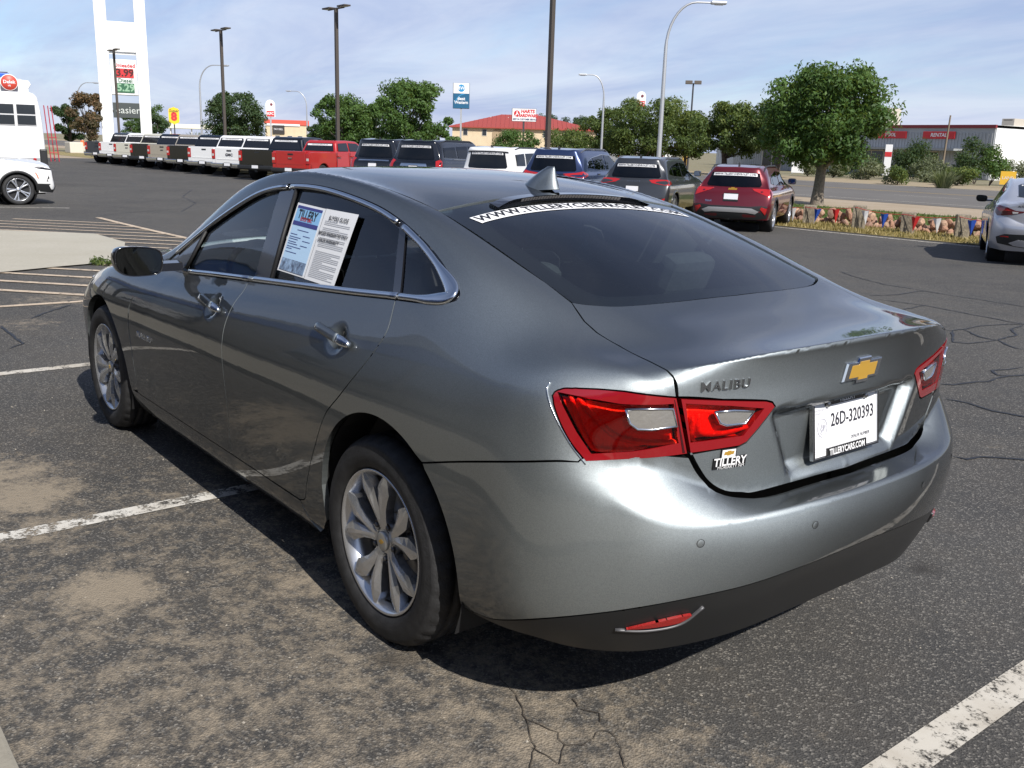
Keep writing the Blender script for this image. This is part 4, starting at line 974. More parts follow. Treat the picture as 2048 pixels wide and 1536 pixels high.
    def sheet(name, c, mt, nx=8, nz=10, off=0.0):
        vs = []; fs = []
        for j in range(nz+1):
            for i in range(nx+1):
                a, b = i/nx, j/nz
                x = (c[0][0]*(1-a)+c[1][0]*a)*(1-b)+(c[3][0]*(1-a)+c[2][0]*a)*b; z = (c[0][1]*(1-a)+c[1][1]*a)*(1-b)+(c[3][1]*(1-a)+c[2][1]*a)*b
                p = y_at((x, z)); vs.append(p+Vector((0, off, 0)))
        for j in range(nz):
            for i in range(nx): fs.append((j*(nx+1)+i, j*(nx+1)+i+1, (j+1)*(nx+1)+i+1, (j+1)*(nx+1)+i))
        return mesh_obj(name, vs, fs, mt, S, True)
    def quad(c, a0, a1, b0, b1):
        def P(a, b):
            x = (c[0][0]*(1-a)+c[1][0]*a)*(1-b)+(c[3][0]*(1-a)+c[2][0]*a)*b; z = (c[0][1]*(1-a)+c[1][1]*a)*(1-b)+(c[3][1]*(1-a)+c[2][1]*a)*b; return (x, z)
        return [P(a0, b0), P(a1, b0), P(a1, b1), P(a0, b1)]
    blue = [(.967, 1.321), (.738, 1.312), (.700, 1.072), (.934, 1.075)]; white = [(.736, 1.313), (.506, 1.308), (.464, 1.068), (.698, 1.071)]
    M_paper = mat('white_paper', (.78, .79, .80), .6)
    pb = sheet('window_poster', blue, M_paper); tag(pb, 'light blue dealer poster with dark header')
    pw = sheet('window_notice', white, M_paper); tag(pw, 'white printed notice with lines of small text')
    def sub(par, c, a0, a1, b0, b1, mt, off=.0012, nm='print'): o = sheet(nm, quad(c, a0, a1, b0, b1), mt, 4, 6, off); o.parent = par; return o
    M_navy = mat('print_navy', (.045, .05, .22), .5); M_sky = mat('print_sky', (.25, .50, .78), .5); M_pale = mat('print_pale', (.48, .68, .88), .5); M_grey = mat('print_grey', (.42, .43, .45), .6)
    sub(pb, blue, .06, .94, .03, .97, M_pale); sub(pb, blue, .06, .94, .03, .30, M_sky, .0018); sub(pb, blue, .06, .94, .03, .07, M_navy, .0022); sub(pb, blue, .06, .94, .255, .315, M_navy, .0022)
    M_city = mat('print_city', (.05, .06, .10), .5, noise=.9, nscale=40, color2=(.35, .5, .7)); sub(pb, blue, .06, .94, .80, .97, M_city, .002)
    for k, (b, a0, a1) in enumerate([(.37, .3, .7), (.44, .1, .35), (.44, .55, .8), (.48, .1, .5), (.51, .1, .42), (.51, .58, .85), (.55, .1, .38), (.58, .1, .45), (.58, .55, .8), (.62, .1, .6), (.65, .1, .3), (.70, .1, .5)]): sub(pb, blue, a0, a1, b, b+.008, M_navy, .0022)
    rnd = random.Random(3)
    for k in range(34):
        b = .16+k*.0235
        if k in (3, 9, 16, 17): continue
        a1 = .9 if k % 4 else rnd.uniform(.4, .8); sub(pw, white, .1, a1, b, b+.007, M_grey, .0015)
    def lab(par, c, txt, a, b, sz, mt, bold=0):
        vs, fs = text_mesh(txt, sz, bold=bold); q = quad(c, 0, 1, 0, 1)
        ex = Vector((c[1][0]-c[0][0], c[1][1]-c[0][1])); Lx = ex.length; ey = Vector((c[3][0]-c[0][0], c[3][1]-c[0][1])); Ly = ey.length
        P = []
        for v in vs:
            aa, bb = a+v.x/Lx, b-v.y/Ly; w = quad(c, aa, aa, bb, bb)[0]; P.append(y_at(w)+Vector((0, .0032, 0)))
        mesh_obj('print_lettering', P, fs, mt, par)
    lab(pb, blue, 'TILLERY', .5, .15, .043, M_ink, .0012); lab(pb, blue, 'BUICK GMC', .5, .215, .018, mat('print_red', (.5, .03, .04), .5), .0004)
    lab(pw, white, 'BUYERS GUIDE', .5, .115, .021, M_ink, .0003); lab(pw, white, 'IMPLIED WARRANTIES ONLY', .48, .335, .0165, M_ink, .0003); lab(pw, white, 'DEALER WARRANTY', .40, .43, .0165, M_ink, .0003)
glass_parts()
def mirror_and_handles():
    S = SEDAN
    # door mirror, left
    def mirror(sg):
        m = bpy.data.objects.new('door_mirror', None); link(m, S)
        outl = [(.905, 1.005), (.915, .972), (.945, .958), (1.03, .955), (1.075, .968), (1.098, 1.0), (1.102, 1.045), (1.085, 1.075), (1.03, 1.083), (.95, 1.077), (.915, 1.062), (.905, 1.04)]
        c = crom([(a, b, 0) for a, b in outl], 4, True); n = len(c); cy, cz = 1.0, 1.02
        prof = [(1.84, .94), (1.835, 1.0), (1.85, 1.02), (1.89, 1.0), (1.94, .86), (1.975, .60), (1.99, .25)]
        vs = []
        for (x, k) in prof:
            for p in c: vs.append((x+(1.10-p.x)*-.10, sg*(cy+(p.x-cy)*k), cz+(p.y-cz)*k+.0))
        fs = [(i*n+j, i*n+(j+1) % n, (i+1)*n+(j+1) % n, (i+1)*n+j) for i in range(len(prof)-1) for j in range(n)]
        fs.append(tuple(range((len(prof)-1)*n, len(prof)*n)))
        h = mesh_obj('mirror_housing', vs, fs, M_gloss, m, True)
        gv = [(1.838+(1.10-p.x)*-.10, sg*(cy+(p.x-cy)*.93), cz+(p.y-cz)*.93) for p in c]
        mesh_obj('mirror_glass', gv, [tuple(range(n))], mat('dark_reflection_mirror', (.06, .065, .07), .03, 1), m)  # dark reflection is put into the glass colour
        mb = MB(); mb.prism([(1.86, .966), (1.95, .966), (1.96, .985), (1.93, 1.005), (1.87, 1.0)], sg*.80, sg*.94); mb.build('mirror_arm', M_gloss, m)
        pl = on_base(SB, DY, xz([(2.06, .97), (1.99, 1.05), (1.875, 1.11)]))
    for sg in (1, -1): mirror(sg)
    trim('sail_cover', SB, DY, xz([(2.085, .968), (1.872, .982), (1.835, 1.09), (1.83, 1.128), (1.93, 1.078)]), M_gloss, S, res=.04, off=-.003, lip=.008, mirror=True)
    # handles
    for cx, cz in ((1.355, .886), (.300, .936)):
        for sg in (1, -1):
            h = bpy.data.objects.new('door_handle', None); link(h, S)
            pts = []
            for i in range(17):
                x = cx+.125-.25*i/16; (p, n), = on_base(SB, DY, [Vector((x, .9, cz+.004-.02*(i/16-.5)))])
                e = abs(i/16-.5)*2; pts.append((p+n*(.026-.012*e**4), n, .016-.006*max(0, (e-.8)/.2)))
            def seg(a, b, mt, nm):
                vs = []; fs = []; K = 10
                for (p, n, hw) in pts[a:b]:
                    up = Vector((0, 0, 1)); up = (up-n*up.dot(n)).normalized()
                    for k in range(K):
                        t = 2*math.pi*k/K; cc, ss = math.cos(t), math.sin(t)
                        q = p+up*(hw*math.copysign(abs(cc)**.55, cc))+n*(.008*math.copysign(abs(ss)**.6, ss)); vs.append((q.x, q.y*sg, q.z))
                m_ = len(vs)//K
                for i in range(m_-1):
                    for k in range(K): fs.append((i*K+k, i*K+(k+1) % K, (i+1)*K+(k+1) % K, (i+1)*K+k))
                fs += [tuple(range(K)), tuple(range((m_-1)*K, m_*K))]
                o = mesh_obj(nm, vs, fs, mt, h, True); bm = bmesh.new(); bm.from_mesh(o.data); bmesh.ops.recalc_face_normals(bm, faces=bm.faces); bm.to_mesh(o.data); bm.free()
            seg(0, 13, P_grey, 'grip'); seg(12, 17, M_bright, 'handle_cap')
    # fin antenna on the roof
    secs = [(.470, .012, 0.002), (.44, .026, .012), (.38, .036, .030), (.32, .040, .052), (.285, .038, .072), (.262, .030, .083), (.256, .018, .080), (.268, .030, .040), (.262, .034, .0)]
    vs = []; fs = []; K = 14
    zr = lambda x: SB.cast(Vector((x, 0, 5)), Vector((0, 0, -1)))[0].z
    top = [(.475, .000), (.44, .013), (.39, .032), (.34, .055), (.30, .076), (.278, .085), (.265, .084)]
    ring = []
    for t in range(8):
        f = t/7; hw = .034*(1-f)**.62+.002; x0 = .470-(.470-.300)*f**1.15; x1 = .232+(.262-.232)*f**.6; h = .088*f
        for k in range(K):
            a = 2*math.pi*k/K; cx = (x0+x1)/2; lx = (x0-x1)/2; c, s_ = math.cos(a), math.sin(a)
            x = cx+lx*c; w = hw*abs(s_)**.85*(1 if c < .2 else (1-.55*(c-.2)/.8)); vs.append((x, math.copysign(w, s_), zr(.33)+(x-.33)*-.09*(1-f)-.006+h))
    for t in range(7):
        for k in range(K): fs.append((t*K+k, t*K+(k+1) % K, (t+1)*K+(k+1) % K, (t+1)*K+k))
    fs.append(tuple(range(7*K, 8*K)))
    mesh_obj('roof_antenna', vs, fs, P_grey, S, True)
mirror_and_handles()
def lamps():
    S = SEDAN
    M_lens = mat('red_lens', (.42, .012, .010), .12, 0, 1.0, .02, spec=.6)
    M_rim = mat('red_lens_rim', (.26, .006, .010), .10, 0, 1.0, .02)
    M_inner = mat('red_reflector_bowl', (1.0, .075, .035), .3, .10, .6, bump=.4, bscale=60)
    M_clear = mat('reverse_lens', (.40, .385, .36), .16, .55, 1, bump=.10, bscale=70)
    M_band = mat('dark_red_band', (.05, .004, .006), .1, 0, 1)
    def shrink(L, cen, k): return [Vector(cen)+(p-Vector(cen))*k for p in L]
    out = [SB.near(p)[0] for p in lampo]
    c = sum(out, Vector())/len(out)
    inn = V3([(-.769, .851, .980), (-.80, .825, .977), (-.868, .744, .966), (-.929, .630, .965), (-.938, .612, .868), (-.88, .712, .852), (-.828, .792, .845), (-.802, .818, .895), (-.775, .845, .960)])
    def both(nm, outline, m, **k):
        return trim(nm, SB, DL, outline, m, mirror=True, **k)
    for side in (0,):
        a = both('tail_lamp', out, M_rim, parent=S, holes=[inn], res=.014, off=.001, lip=.02)
        for i, o in enumerate(a):
            pass
        ins = both('lamp_bowl', inn, M_inner, parent=None, res=.012, off=-.018, lip=0)
        ov = both('lens', inn, glass('red_tint_lens', (1.0, .22, .16), ior=1.42), parent=None, res=.014, off=.0012, lip=0)
        pass
        rv = V3([(-.874, .733, .955), (-.903, .678, .957), (-.929, .631, .955), (-.935, .618, .911), (-.905, .675, .906), (-.889, .706, .908), (-.880, .723, .922)])
        cl = both('reverse_lens', rv, M_clear, parent=None, res=.012, off=.003, lip=.012)
        hb = on_base(SB, DL, rv+[rv[0]], .003)
        bz = molding('lens_bezel', hb, .006, .003, M_bright, None, mirror=True)
        bd = both('lamp_band', V3([(-.9285, .630, .979), (-.9345, .628, .979), (-.9505, .592, .838), (-.944, .600, .838)]), M_band, parent=None, res=.02, off=.002, lip=0)
        ribs = [molding('lamp_rib', on_base(SB, DL, crom(L, 5), -.016), .014, .012, M_inner, None, mirror=True) for L in ([(-.80, .82, .975), (-.83, .79, .93), (-.86, .745, .885), (-.90, .68, .868), (-.935, .605, .866)], [(-.79, .835, .98), (-.80, .822, .93), (-.825, .795, .865), (-.85, .76, .850), (-.93, .62, .850)], [(-.80, .82, .985), (-.85, .765, .978), (-.90, .685, .972)])]
        for k in (0, 1):
            for g in (ins, ov, cl, bz, bd, *ribs): g[k].parent = a[k]
    li = [SB.near(p)[0] for p in [Vector((-.9375, .6185, .979))]+lampi_top[1:]+lampi_bot[1:-1]+[Vector((-.951, .580, .8365))]]
    c2 = sum(li, Vector())/len(li)
    in2 = V3([(-.946, .599, .963), (-.978, .475, .947), (-1.002, .372, .930), (-.989, .426, .868), (-.951, .577, .866)])
    a = both('tail_lamp', li, M_rim, parent=S, holes=[in2], res=.014, off=.001, lip=.02)
    ins = both('lamp_bowl', in2, M_inner, parent=None, res=.012, off=-.018, lip=0)
    ov = both('lens', in2, glass('red_tint_lens', (1.0, .22, .16)), parent=None, res=.014, off=.0012, lip=0)
    rv = V3([(-.966, .517, .937), (-.980, .463, .936), (-.995, .402, .928), (-.989, .425, .899), (-.975, .481, .900), (-.970, .500, .908)])
    cl = both('reverse_lens', rv, M_clear, parent=None, res=.012, off=.003, lip=.012)
    bz = molding('lens_bezel', on_base(SB, DL, rv+[rv[0]], .003), .006, .003, M_bright, None, mirror=True)
    ribs = [molding('lamp_rib', on_base(SB, DL, crom(L, 5), -.016), .014, .012, M_inner, None, mirror=True) for L in ([(-.955, .555, .935), (-.958, .548, .885), (-.975, .485, .875), (-.995, .41, .885)], [(-.95, .57, .93), (-.953, .562, .862), (-.97, .50, .856), (-.985, .44, .862)])]
    for k in (0, 1):
        for g in (ins, ov, cl, bz, *ribs): g[k].parent = a[k]
    # bright lower lip under the outer lamp
    pn = on_base(SB, DL, crom([(-.757, .866, 1.0), (-.752, .872, .980), (-.766, .859, .93), (-.795, .832, .865), (-.822, .805, .818)], 6), .001)
    molding('lamp_edge', pn, .0025, .002, M_bright, S, mirror=True)
lamps()
def badges():
    S = SEDAN; M_gun = mat('badge_dark_chrome', (.5, .51, .52), .15, 1); M_gold = mat('emblem_gold2', (.62, .36, .05), .28, .35, .9)
    # name on the lid and on the door
    def place(u, v): return (-.975, .497-u, 1.002+v)
    wrap_text('name_badge', SB, DX, 'MALIBU', place, M_gun, S, .034, off=.0, thick=.004, bold=.0003, sx=1.12, spacing=1.14)
    def place2(u, v): return (2.11-u, .92, .626+v)
    wrap_text('name_badge', SB, DY, 'MALIBU', place2, M_chrome, S, .034, off=.0, thick=.004, bold=.001, sx=1.5, spacing=1.25)
    # emblem: bow shape, bright frame with gold field
    def bow(k, c=0): return [(-.092*k+c, -.025*k), (-.033*k, -.025*k), (-.033*k, -.036*k), (.026*k+c*0, -.036*k), (.030*k, -.025*k), (.078*k, -.025*k), (.092*k-c, .025*k), (.033*k, .025*k), (.033*k, .036*k), (-.026*k, .036*k), (-.030*k, .025*k), (-.078*k, .025*k)]
    for nm, k, d0, d1, m in (('emblem', 1.0, -.004, .009, M_chrome), ('emblem_field', .74, .0, .0105, M_gold)):
        pts = bow(k); n = len(pts); vs = []
        for d, kk in ((d0, 1.0), (d1*.6, 1.0), (d1, .93)):
            for (a, b) in pts:
                (p, nn), = on_base(SB, DX, [(-1.03, -(-a*kk)*-1 if False else -a*kk, .994+b*kk)]); vs.append(p+nn*d)
        fs = [(i, (i+1) % n, n*j+n+(i+1) % n, n*j+n+i) if j == 0 else (n+i, n+(i+1) % n, 2*n+(i+1) % n, 2*n+i) for j in (0, 1) for i in range(n)]
        fs += [tuple(range(2*n, 3*n))]
        o = mesh_obj(nm, vs, fs, m, S); bm = bmesh.new(); bm.from_mesh(o.data); bmesh.ops.triangulate(bm, faces=[f for f in bm.faces if len(f.verts) > 4]); bmesh.ops.recalc_face_normals(bm, faces=bm.faces); bm.to_mesh(o.data); bm.free()
    # dealer badge under the lamp
    M_w = mat('badge_white', (.80, .80, .80), .4); M_k = mat('badge_black', (.012, .012, .013), .35); M_pl = MATS['white_paper']
    def patch(nm, y0, y1, z0, z1, m, off, par=S):
        vs = []
        for z in (z0, z1):
            for y in (y0, y1): (p, nn), = on_base(SB, DX, [(-.98, y, z)]); vs += [p+nn*off, p]
        return mesh_obj(nm, vs, [(0, 2, 6, 4), (0, 4, 5, 1), (2, 3, 7, 6), (0, 1, 3, 2), (4, 6, 7, 5)], m, par)
    b = patch('dealer_badge', .512, .412, .785, .815, M_k, .003); patch('badge_plate', .492, .445, .812, .838, M_k, .003, b); patch('badge_plate', .489, .448, .813, .835, M_w, .0035, b)
    gp = bow(.17); gv = []
    for (a_, b_) in gp: (p, nn), = on_base(SB, DX, [(-.98, .468-a_, .826+b_)]); gv.append(p+nn*.004)
    mesh_obj('badge_emblem', gv, [tuple(range(12))], M_gold, b)
    wrap_text('badge_lettering', SB, DX, 'TILLERY', lambda u, v: (-.98, .462-u, .803+v), M_w, b, .030, off=.0045, bold=.0008, sx=.92)
    wrap_text('badge_lettering', SB, DX, 'MORIARTY NM', lambda u, v: (-.98, .458-u, .7885+v), M_w, b, .0115, off=.0045, sx=1.05)
    # licence plate in its frame, in the recess
    pl = bpy.data.objects.new('license_plate', None); link(pl, S)
    M = frame_M((-1.012, 0, .836), (0, -1, 0), (.13, 0, 1))
    bx = MB(); bx.box(-.153, .153, -.076, .076, -.004, .0, M=M); bx.build('plate', mat('plate_white', (.82, .82, .83), .35), pl)
    fr = MB()
    for (x0, x1, y0, y1) in ((-.159, .159, .070, .083), (-.159, .159, -.083, -.077), (-.159, -.151, -.077, .070), (.151, .159, -.077, .070)): fr.box(x0, x1, y0, y1, -.006, .005, M=M, bev=.002)
    fr.box(-.095, .095, -.083, -.056, -.002, .0045, M=M); fr.box(-.10, .10, .062, .083, -.002, .0045, M=M); fr.build('plate_frame', mat('frame_black', (.012, .012, .013), .2, 0, .5), pl)
    ch = MB()
    for (x0, x1, y0, y1) in ((-.1625, -.159, -.08, .08), (.1475, .151, -.077, .070)): ch = MB(); ch.box(x0, x1, y0, y1, -.005, .0055, M=M); ch.build('frame_edge', M_chrome, pl)
    T = lambda x, y, d=.0012: M @ Matrix.Translation((x, y, d))
    M_dk = mat('plate_ink', (.03, .03, .04), .5); M_lg = mat('plate_faint', (.45, .45, .50), .5)
    letters('plate_number', '26D-320393', T(.032, .017), M_dk, pl, .052, bold=.0006, sx=.80)
    letters('plate_lettering', 'DEALER NUMBER', T(.070, -.043), M_dk, pl, .0135, sx=.9)
    letters('plate_lettering', 'TILLERYCARS.COM', T(0, -.0695, .0055), M_w, pl, .0245, bold=.0007, sx=.82)
    letters('plate_lettering', 'TILLERY', T(0, .0725, .0055), M_w, pl, .022, bold=.0006)
    letters('plate_lettering', 'DEMONSTRATION', T(-.117, .052), M_lg, pl, .0085); letters('plate_lettering', 'PERMIT', T(-.130, .043), M_lg, pl, .0085)
    sm = MB()
    for r0, r1 in ((.0205, .0225), (.015, .016)):
        n = 28; vs = [(-.112+r*math.cos(2*math.pi*k/n), .003+1.15*r*math.sin(2*math.pi*k/n), .0012) for r in (r0, r1) for k in range(n)]
        sm.add([M @ Vector(v) for v in vs], [(k, (k+1) % n, n+(k+1) % n, n+k) for k in range(n)])
    for k in range(9):
        a, rr = k*2.4, .004+.0009*k; sm.add([M @ Vector((-.112+rr*math.cos(a)+dx, .003+rr*math.sin(a)+dy, .0012)) for dx, dy in ((-.003, -.004), (.001, -.004), (.003, .004), (0, .004))], [(0, 1, 2, 3)])
    for i in range(6):
        y = -.036-.0055*i; sm.add([M @ Vector(v) for v in ((-.145, y, .0012), (-.145+.07-.006*(i % 3), y, .0012), (-.145+.07-.006*(i % 3), y+.0012, .0012), (-.145, y+.0012, .0012))], [(0, 1, 2, 3)])
    sm.build('plate_seal', M_lg, pl)
    for x in (-.09, .09): bo = MB(); bo.lathe([(0, .010), (.005, .010), (.0085, .007), (.0095, 0)], 14, M @ Matrix.Translation((x, .066, .0)) @ Matrix.Rotation(math.pi/2, 4, 'X')); bo.build('plate_bolt', M_steel, pl)
    # parking sensors
    for y in (.6, .266, -.266, -.6):
        (p, nn), = on_base(SB, Dir((.9, -.4 if y > .3 else (.4 if y < -.3 else 0), 0)), [(-1.12 if abs(y) < .5 else -1.02, y, .632)])
        Mx = frame_M(p+nn*.0005, Vector((0, 0, 1)).cross(nn), (0, 0, 1)) @ Matrix.Rotation(math.pi/2, 4, 'X')
        s = MB(); s.lathe([(0, .0003), (.0090, .0003), (.0098, .0)], 24, Mx); so = s.build('parking_sensor', P_grey, S)
        s = MB(); s.lathe([(.0096, .0004), (.0108, .0004)], 24, Mx); s.build('sensor_ring', M_dark, so)
badges()
def cabin():
    S = SEDAN
    fl = MB(); fl.box(-.45, 2.55, -.76, .76, .24, .30); fl.box(-.72, 3.3, -.60, .60, .22, .24); fl.build('floor_pan', M_dark, S)
    tun = MB(); tun.box(.7, 2.3, -.12, .12, .30, .62, bev=.03); tun.build('center_console', M_cab, S)
    d = MB(); d.prism([(2.0, .78), (2.15, .72), (2.35, .70), (2.55, .80), (2.58, .97), (2.40, .965), (2.15, .95), (2.03, .90)], -.74, .74); d.build('dashboard', M_cab, S)
    # steering wheel
    sw = MB(); c = Vector((1.93, .38, .90)); ax = Vector((-1, 0, .45)).normalized(); s1 = Vector((0, 1, 0)); s2 = ax.cross(s1)
    sw.tube([c+(s1*math.cos(a)+s2*math.sin(a))*.18 for a in np.linspace(0, 2*math.pi, 33)], .016, 8, False); sw.tube([c-ax*.02, c-ax*.25], .03, 8); sw.tube([c-s1*.17, c+s1*.17], .018, 8); sw.build('steering_wheel', M_cab, S)
    def seat(x, y, w, zb, back_x, back_z, front=True, rest=True):
        st = bpy.data.objects.new('seat', None); link(st, S)
        b = MB(); b.box(x-.02, x+.50, y-w/2, y+w/2, .38, .54, bev=.06); b.build('cushion', M_seat, st)
        b = MB(); R = Matrix.Translation((x, y, .50)) @ Matrix.Rotation(-.32 if front else -.42, 4, 'Y')
        b.box(-.07, .07, -w/2, w/2, 0, back_z, M=R, bev=.06); b.build('backrest', M_seat, st)
        if rest:
            for yy in rest:
                b = MB(); b.box(-.045, .045, yy-.12, yy+.12, back_z+.03, back_z+.19, M=R, bev=.042); h = b.build('headrest', M_seat, st)
                p = MB()
                for e in (-.05, .05): p.tube([R @ Vector((0, yy+e, back_z-.05)), R @ Vector((0, yy+e, back_z+.08))], .007, 6)
                p.build('headrest_post', M_bright, h)
    seat(1.15, .38, .52, 0, 0, .62, True, (0,)); seat(1.15, -.38, .52, 0, 0, .62, True, (0,))
    seat(.22, 0, 1.30, 0, 0, .56, False, (.38, -.38))
    ps = MB(); ps.prism([(.05, .98), (-.58, 1.075), (-.58, 1.055), (.05, .90)], -.60, .60); ps.build('parcel_shelf', mat('shelf_felt', (.10, .105, .11), .95), S)
    bk = MB(); bk.box(-.60, -.56, -.60, .60, .3, 1.06); bk.build('bulkhead', M_dark, S)
    # roof lining follows the roof from below
    vs = []; fs = []; nx, ny = 12, 8
    for i in range(nx+1):
        for j in range(ny+1):
            x = .24+1.60*i/nx; y = -.53+1.06*j/ny; p = SB.cast(Vector((x, y, 4)), Vector((0, 0, -1)))[0]; vs.append((x, y, p.z-.025))
    for i in range(nx):
        for j in range(ny): a = i*(ny+1)+j; fs.append((a, a+1, a+ny+2, a+ny+1))
    mesh_obj('headliner', vs, fs, M_light_trim, S, True)
    # inner door cards and wheel houses
    for sg in (1, -1): dc = MB(); dc.box(.0, 2.30, sg*.74-.012, sg*.74+.012, .3, .96); dc.build('door_card', M_cab, S)
    for (cx, cz, r) in ((ARX, ARZ, ARR+.012), (AFX, AFZ, AFR+.012)):
        for sg in (1, -1):
            n = 20; vs = []; fs = []
            A = [math.radians(-25+230*i/n) for i in range(n+1)]
            for a in A:
                for y in (.885, .80, .62): vs.append((cx+r*math.cos(a), sg*y, cz+r*math.sin(a)))
            for i in range(n):
                for j in (0, 1): fs.append((i*3+j, i*3+j+1, i*3+4+j, i*3+3+j))
            base = len(vs); vs += [(cx+r*math.cos(a), sg*.62, cz+r*math.sin(a)) for a in A]; fs.append(tuple(range(base, base+n+1)))
            mesh_obj('wheel_housing', vs, fs, M_dark, S)
cabin()
for (x, sg) in ((0, 1), (2.830, 1), (0, -1), (2.830, -1)):
    sedan_wheel(SEDAN, (x, .893*sg, .337), sg < 0, {0: .15, 2.83: .55}[x])
# ------------------------------------------------------------------ parked vehicles (origin: rear bumper centre on the ground, nose along +x)
M_vglass = glass('dark_privacy_glass', (.10, .11, .12), ior=1.5); M_vglass2 = glass('car_side_glass', (.35, .38, .38))
M_vred = mat('vehicle_lamp_red', (.38, .012, .012), .15, 0, 1); M_vplate = mat('vehicle_plate', (.78, .78, .80), .5); M_vchrome = M_chrome; M_vblack = M_blackplastic
M_banner = mat('banner_white', (.74, .74, .74), .5); M_bink = mat('banner_ink', (.03, .03, .04), .5); M_inside = mat('cabin_dark', (.02, .02, .022), .9)
def paint(name, c, metal=.3, rough=.3): return mat('paint_'+name, c, rough, metal, 1.0, .03)
def wheel_master():
    R = {}
    for nm, rr, rim, two in (('five', .355, .25, False), ('machined', .375, .275, True), ('truck', .405, .26, False)):
        vs, fs = tyre_mesh(rr, rim, .25, 48)
        mb = MB(); rim_dish(mb, rim, .2, 36)
        st = [(0, .04, .035, -.02, .004), (.5, rim*.55, .030, -.012, .004), (1, rim*.955, .045, -.006, .002)]
        for i in range(5):
            a = 2*math.pi*i/5+.3
            if two: mb.add(*blade(a-.07, a-.16, [(t, r, h*.5, y, d) for t, r, h, y, d in st])); mb.add(*blade(a+.07, a+.16, [(t, r, h*.5, y, d) for t, r, h, y, d in st]))
            else: mb.add(*blade(a, a, st))
        mb.lathe([(0, -.012), (.05, -.014), (.06, -.03), (.06, -.06)], 20)
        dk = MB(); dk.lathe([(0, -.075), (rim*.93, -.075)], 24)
        t = mesh_obj('tyre', vs, fs, M_tyre, None, True); r = mb.build('rim', M_alloy); d = dk.build('brake_disc', mat('wheel_shadow', (.035, .035, .037), .5, .5))  # flat dark disc: shade behind the spokes put into its colour
        R[nm] = (t, r, d, rr)
    return R
WM = wheel_master()
def put_wheel(kind, parent, x, y, flip, scale=1.0):
    w = bpy.data.objects.new('wheel', None); link(w, parent); t, r, d, rr = WM[kind]
    w.location = (x, y, rr*scale); w.rotation_euler = (0, random.random()*2, math.pi if flip else 0); w.scale = (scale, scale, scale)
    for o in (t, r, d): c = o.copy(); link(c, w)
    return w
def suv_base(p):
    L, Wd, H, zb = p['L'], p['W']/2, p['H'], p['zb']; xr = p.get('xr', .30); xwt, xwb = p.get('xwt', L-1.95), p.get('xwb', L-1.15); zc = p.get('zc', zb+.06); zn = p.get('zn', zc-.22)
    gb = p.get('gb', .12); fr = p.get('rail', .70); fb = p.get('beltw', .90); hr = p.get('hr', H-.07)
    wr = [0, .45*fr/.70, fr, fb, .975, 1.0, .985, .93]
    zr = lambda x: [H, H-.012, H-.075]
    zlow = [zb, zb-.14, (zb-.14)*.5+.26, .50, .30]
    def col(x, top, xs=None, k=1.0, zl=None):
        """top: (x, z) for r0..r2 ; lower rows at x"""
        out = []
        for i in range(3): out.append((top[i][0], Wd*wr[i]*k, top[i][1]))
        zl = zl or zlow
        for i in range(5): out.append(((xs or [x]*5)[i], Wd*wr[3+i]*k, zl[i]))
        return out
    side = []
    # rear corner
    side.append([(xr, 0, hr), (xr+.02, Wd*.45*fr/.7, hr-.012), (xr+.09, Wd*fr*.93, hr-.06), (gb+.12, Wd*fb*.90, zb), (gb*.4+.10, Wd*.92, zb-.14), (.10, Wd*.94, zlow[2]), (.09, Wd*.93, .50), (.16, Wd*.88, .30)])
    side.append(col(.34, [(xr+.35, H-.022), (xr+.35, H-.035), (xr+.36, H-.098)]))
    for x in (.85, 1.45, 2.1): side.append(col(x, [(x+.2, H-.002), (x+.2, H-.014), (x+.2, H-.077)]))
    x = (2.1+xwt)/2+.25; side.append(col(x, [(x, H-.01), (x, H-.022), (x, H-.088)]))
    side.append(col(xwt+.32, [(xwt+.06, H-.07), (xwt, H-.085), (xwt-.12, H-.15)]))
    xm = (xwt+xwb)/2; zm = (H+zc)/2-.01; side.append(col(xm+.28, [(xm+.08, zm), (xm+.02, zm-.02), (xm-.08, zm-.06)], zl=[zb-.01]+zlow[1:]))
    side.append(col(xwb+.10, [(xwb+.05, zc), (xwb, zc-.012), (xwb-.08, zc-.03)], zl=[zb-.02]+zlow[1:]))
    xh = (xwb+L)/2; zh = (zc+zn)/2+.06; side.append(col(xh, [(xh, zh), (xh, zh-.015), (xh-.02, zh-.05)], zl=[zh-.09, zh-.18, (zh-.18)*.5+.25, .5, .3]))
    side.append(col(L-.22, [(L-.18, zn+.02), (L-.20, zn+.01), (L-.26, zn-.02)], k=.97, zl=[zn-.06, zn-.14, (zn-.14)*.5+.24, .48, .3]))
    # front corner: r0..r2 = front edge
    side.append([(L-.05, 0, zn-.06), (L-.08, Wd*.40, zn-.07), (L-.16, Wd*.72, zn-.09), (L-.13, Wd*.80, zn-.14), (L-.11, Wd*.83, zn-.24), (L-.09, Wd*.84, .55), (L-.08, Wd*.83, .42), (L-.14, Wd*.78, .28)])
    rear = [[(gb, 0, zb-.02), (gb*.35, 0, zb-.16), (0.0, 0, zlow[2]), (-.04, 0, .50), (.05, 0, .30)], [(gb+.02, Wd*.42, zb-.015), (gb*.35+.015, Wd*.46, zb-.155), (.02, Wd*.48, zlow[2]), (-.02, Wd*.48, .50), (.07, Wd*.46, .30)]]
    front = [[(L-.06, Wd*.44, zn-.15), (L-.03, Wd*.45, zn-.24), (L-.01, Wd*.46, .55), (L, Wd*.46, .42), (L-.06, Wd*.44, .28)], [(L-.02, 0, zn-.15), (L+.0, 0, zn-.24), (L+.02, 0, .55), (L+.03, 0, .42), (L-.03, 0, .28)]]
    idx = {}; V = []
    def put(k, q): idx[k] = len(V); V.append(q)
    N = len(side); K0 = 2
    for c in range(N):
        for r in range(8): put((r, K0+c), side[c][r])
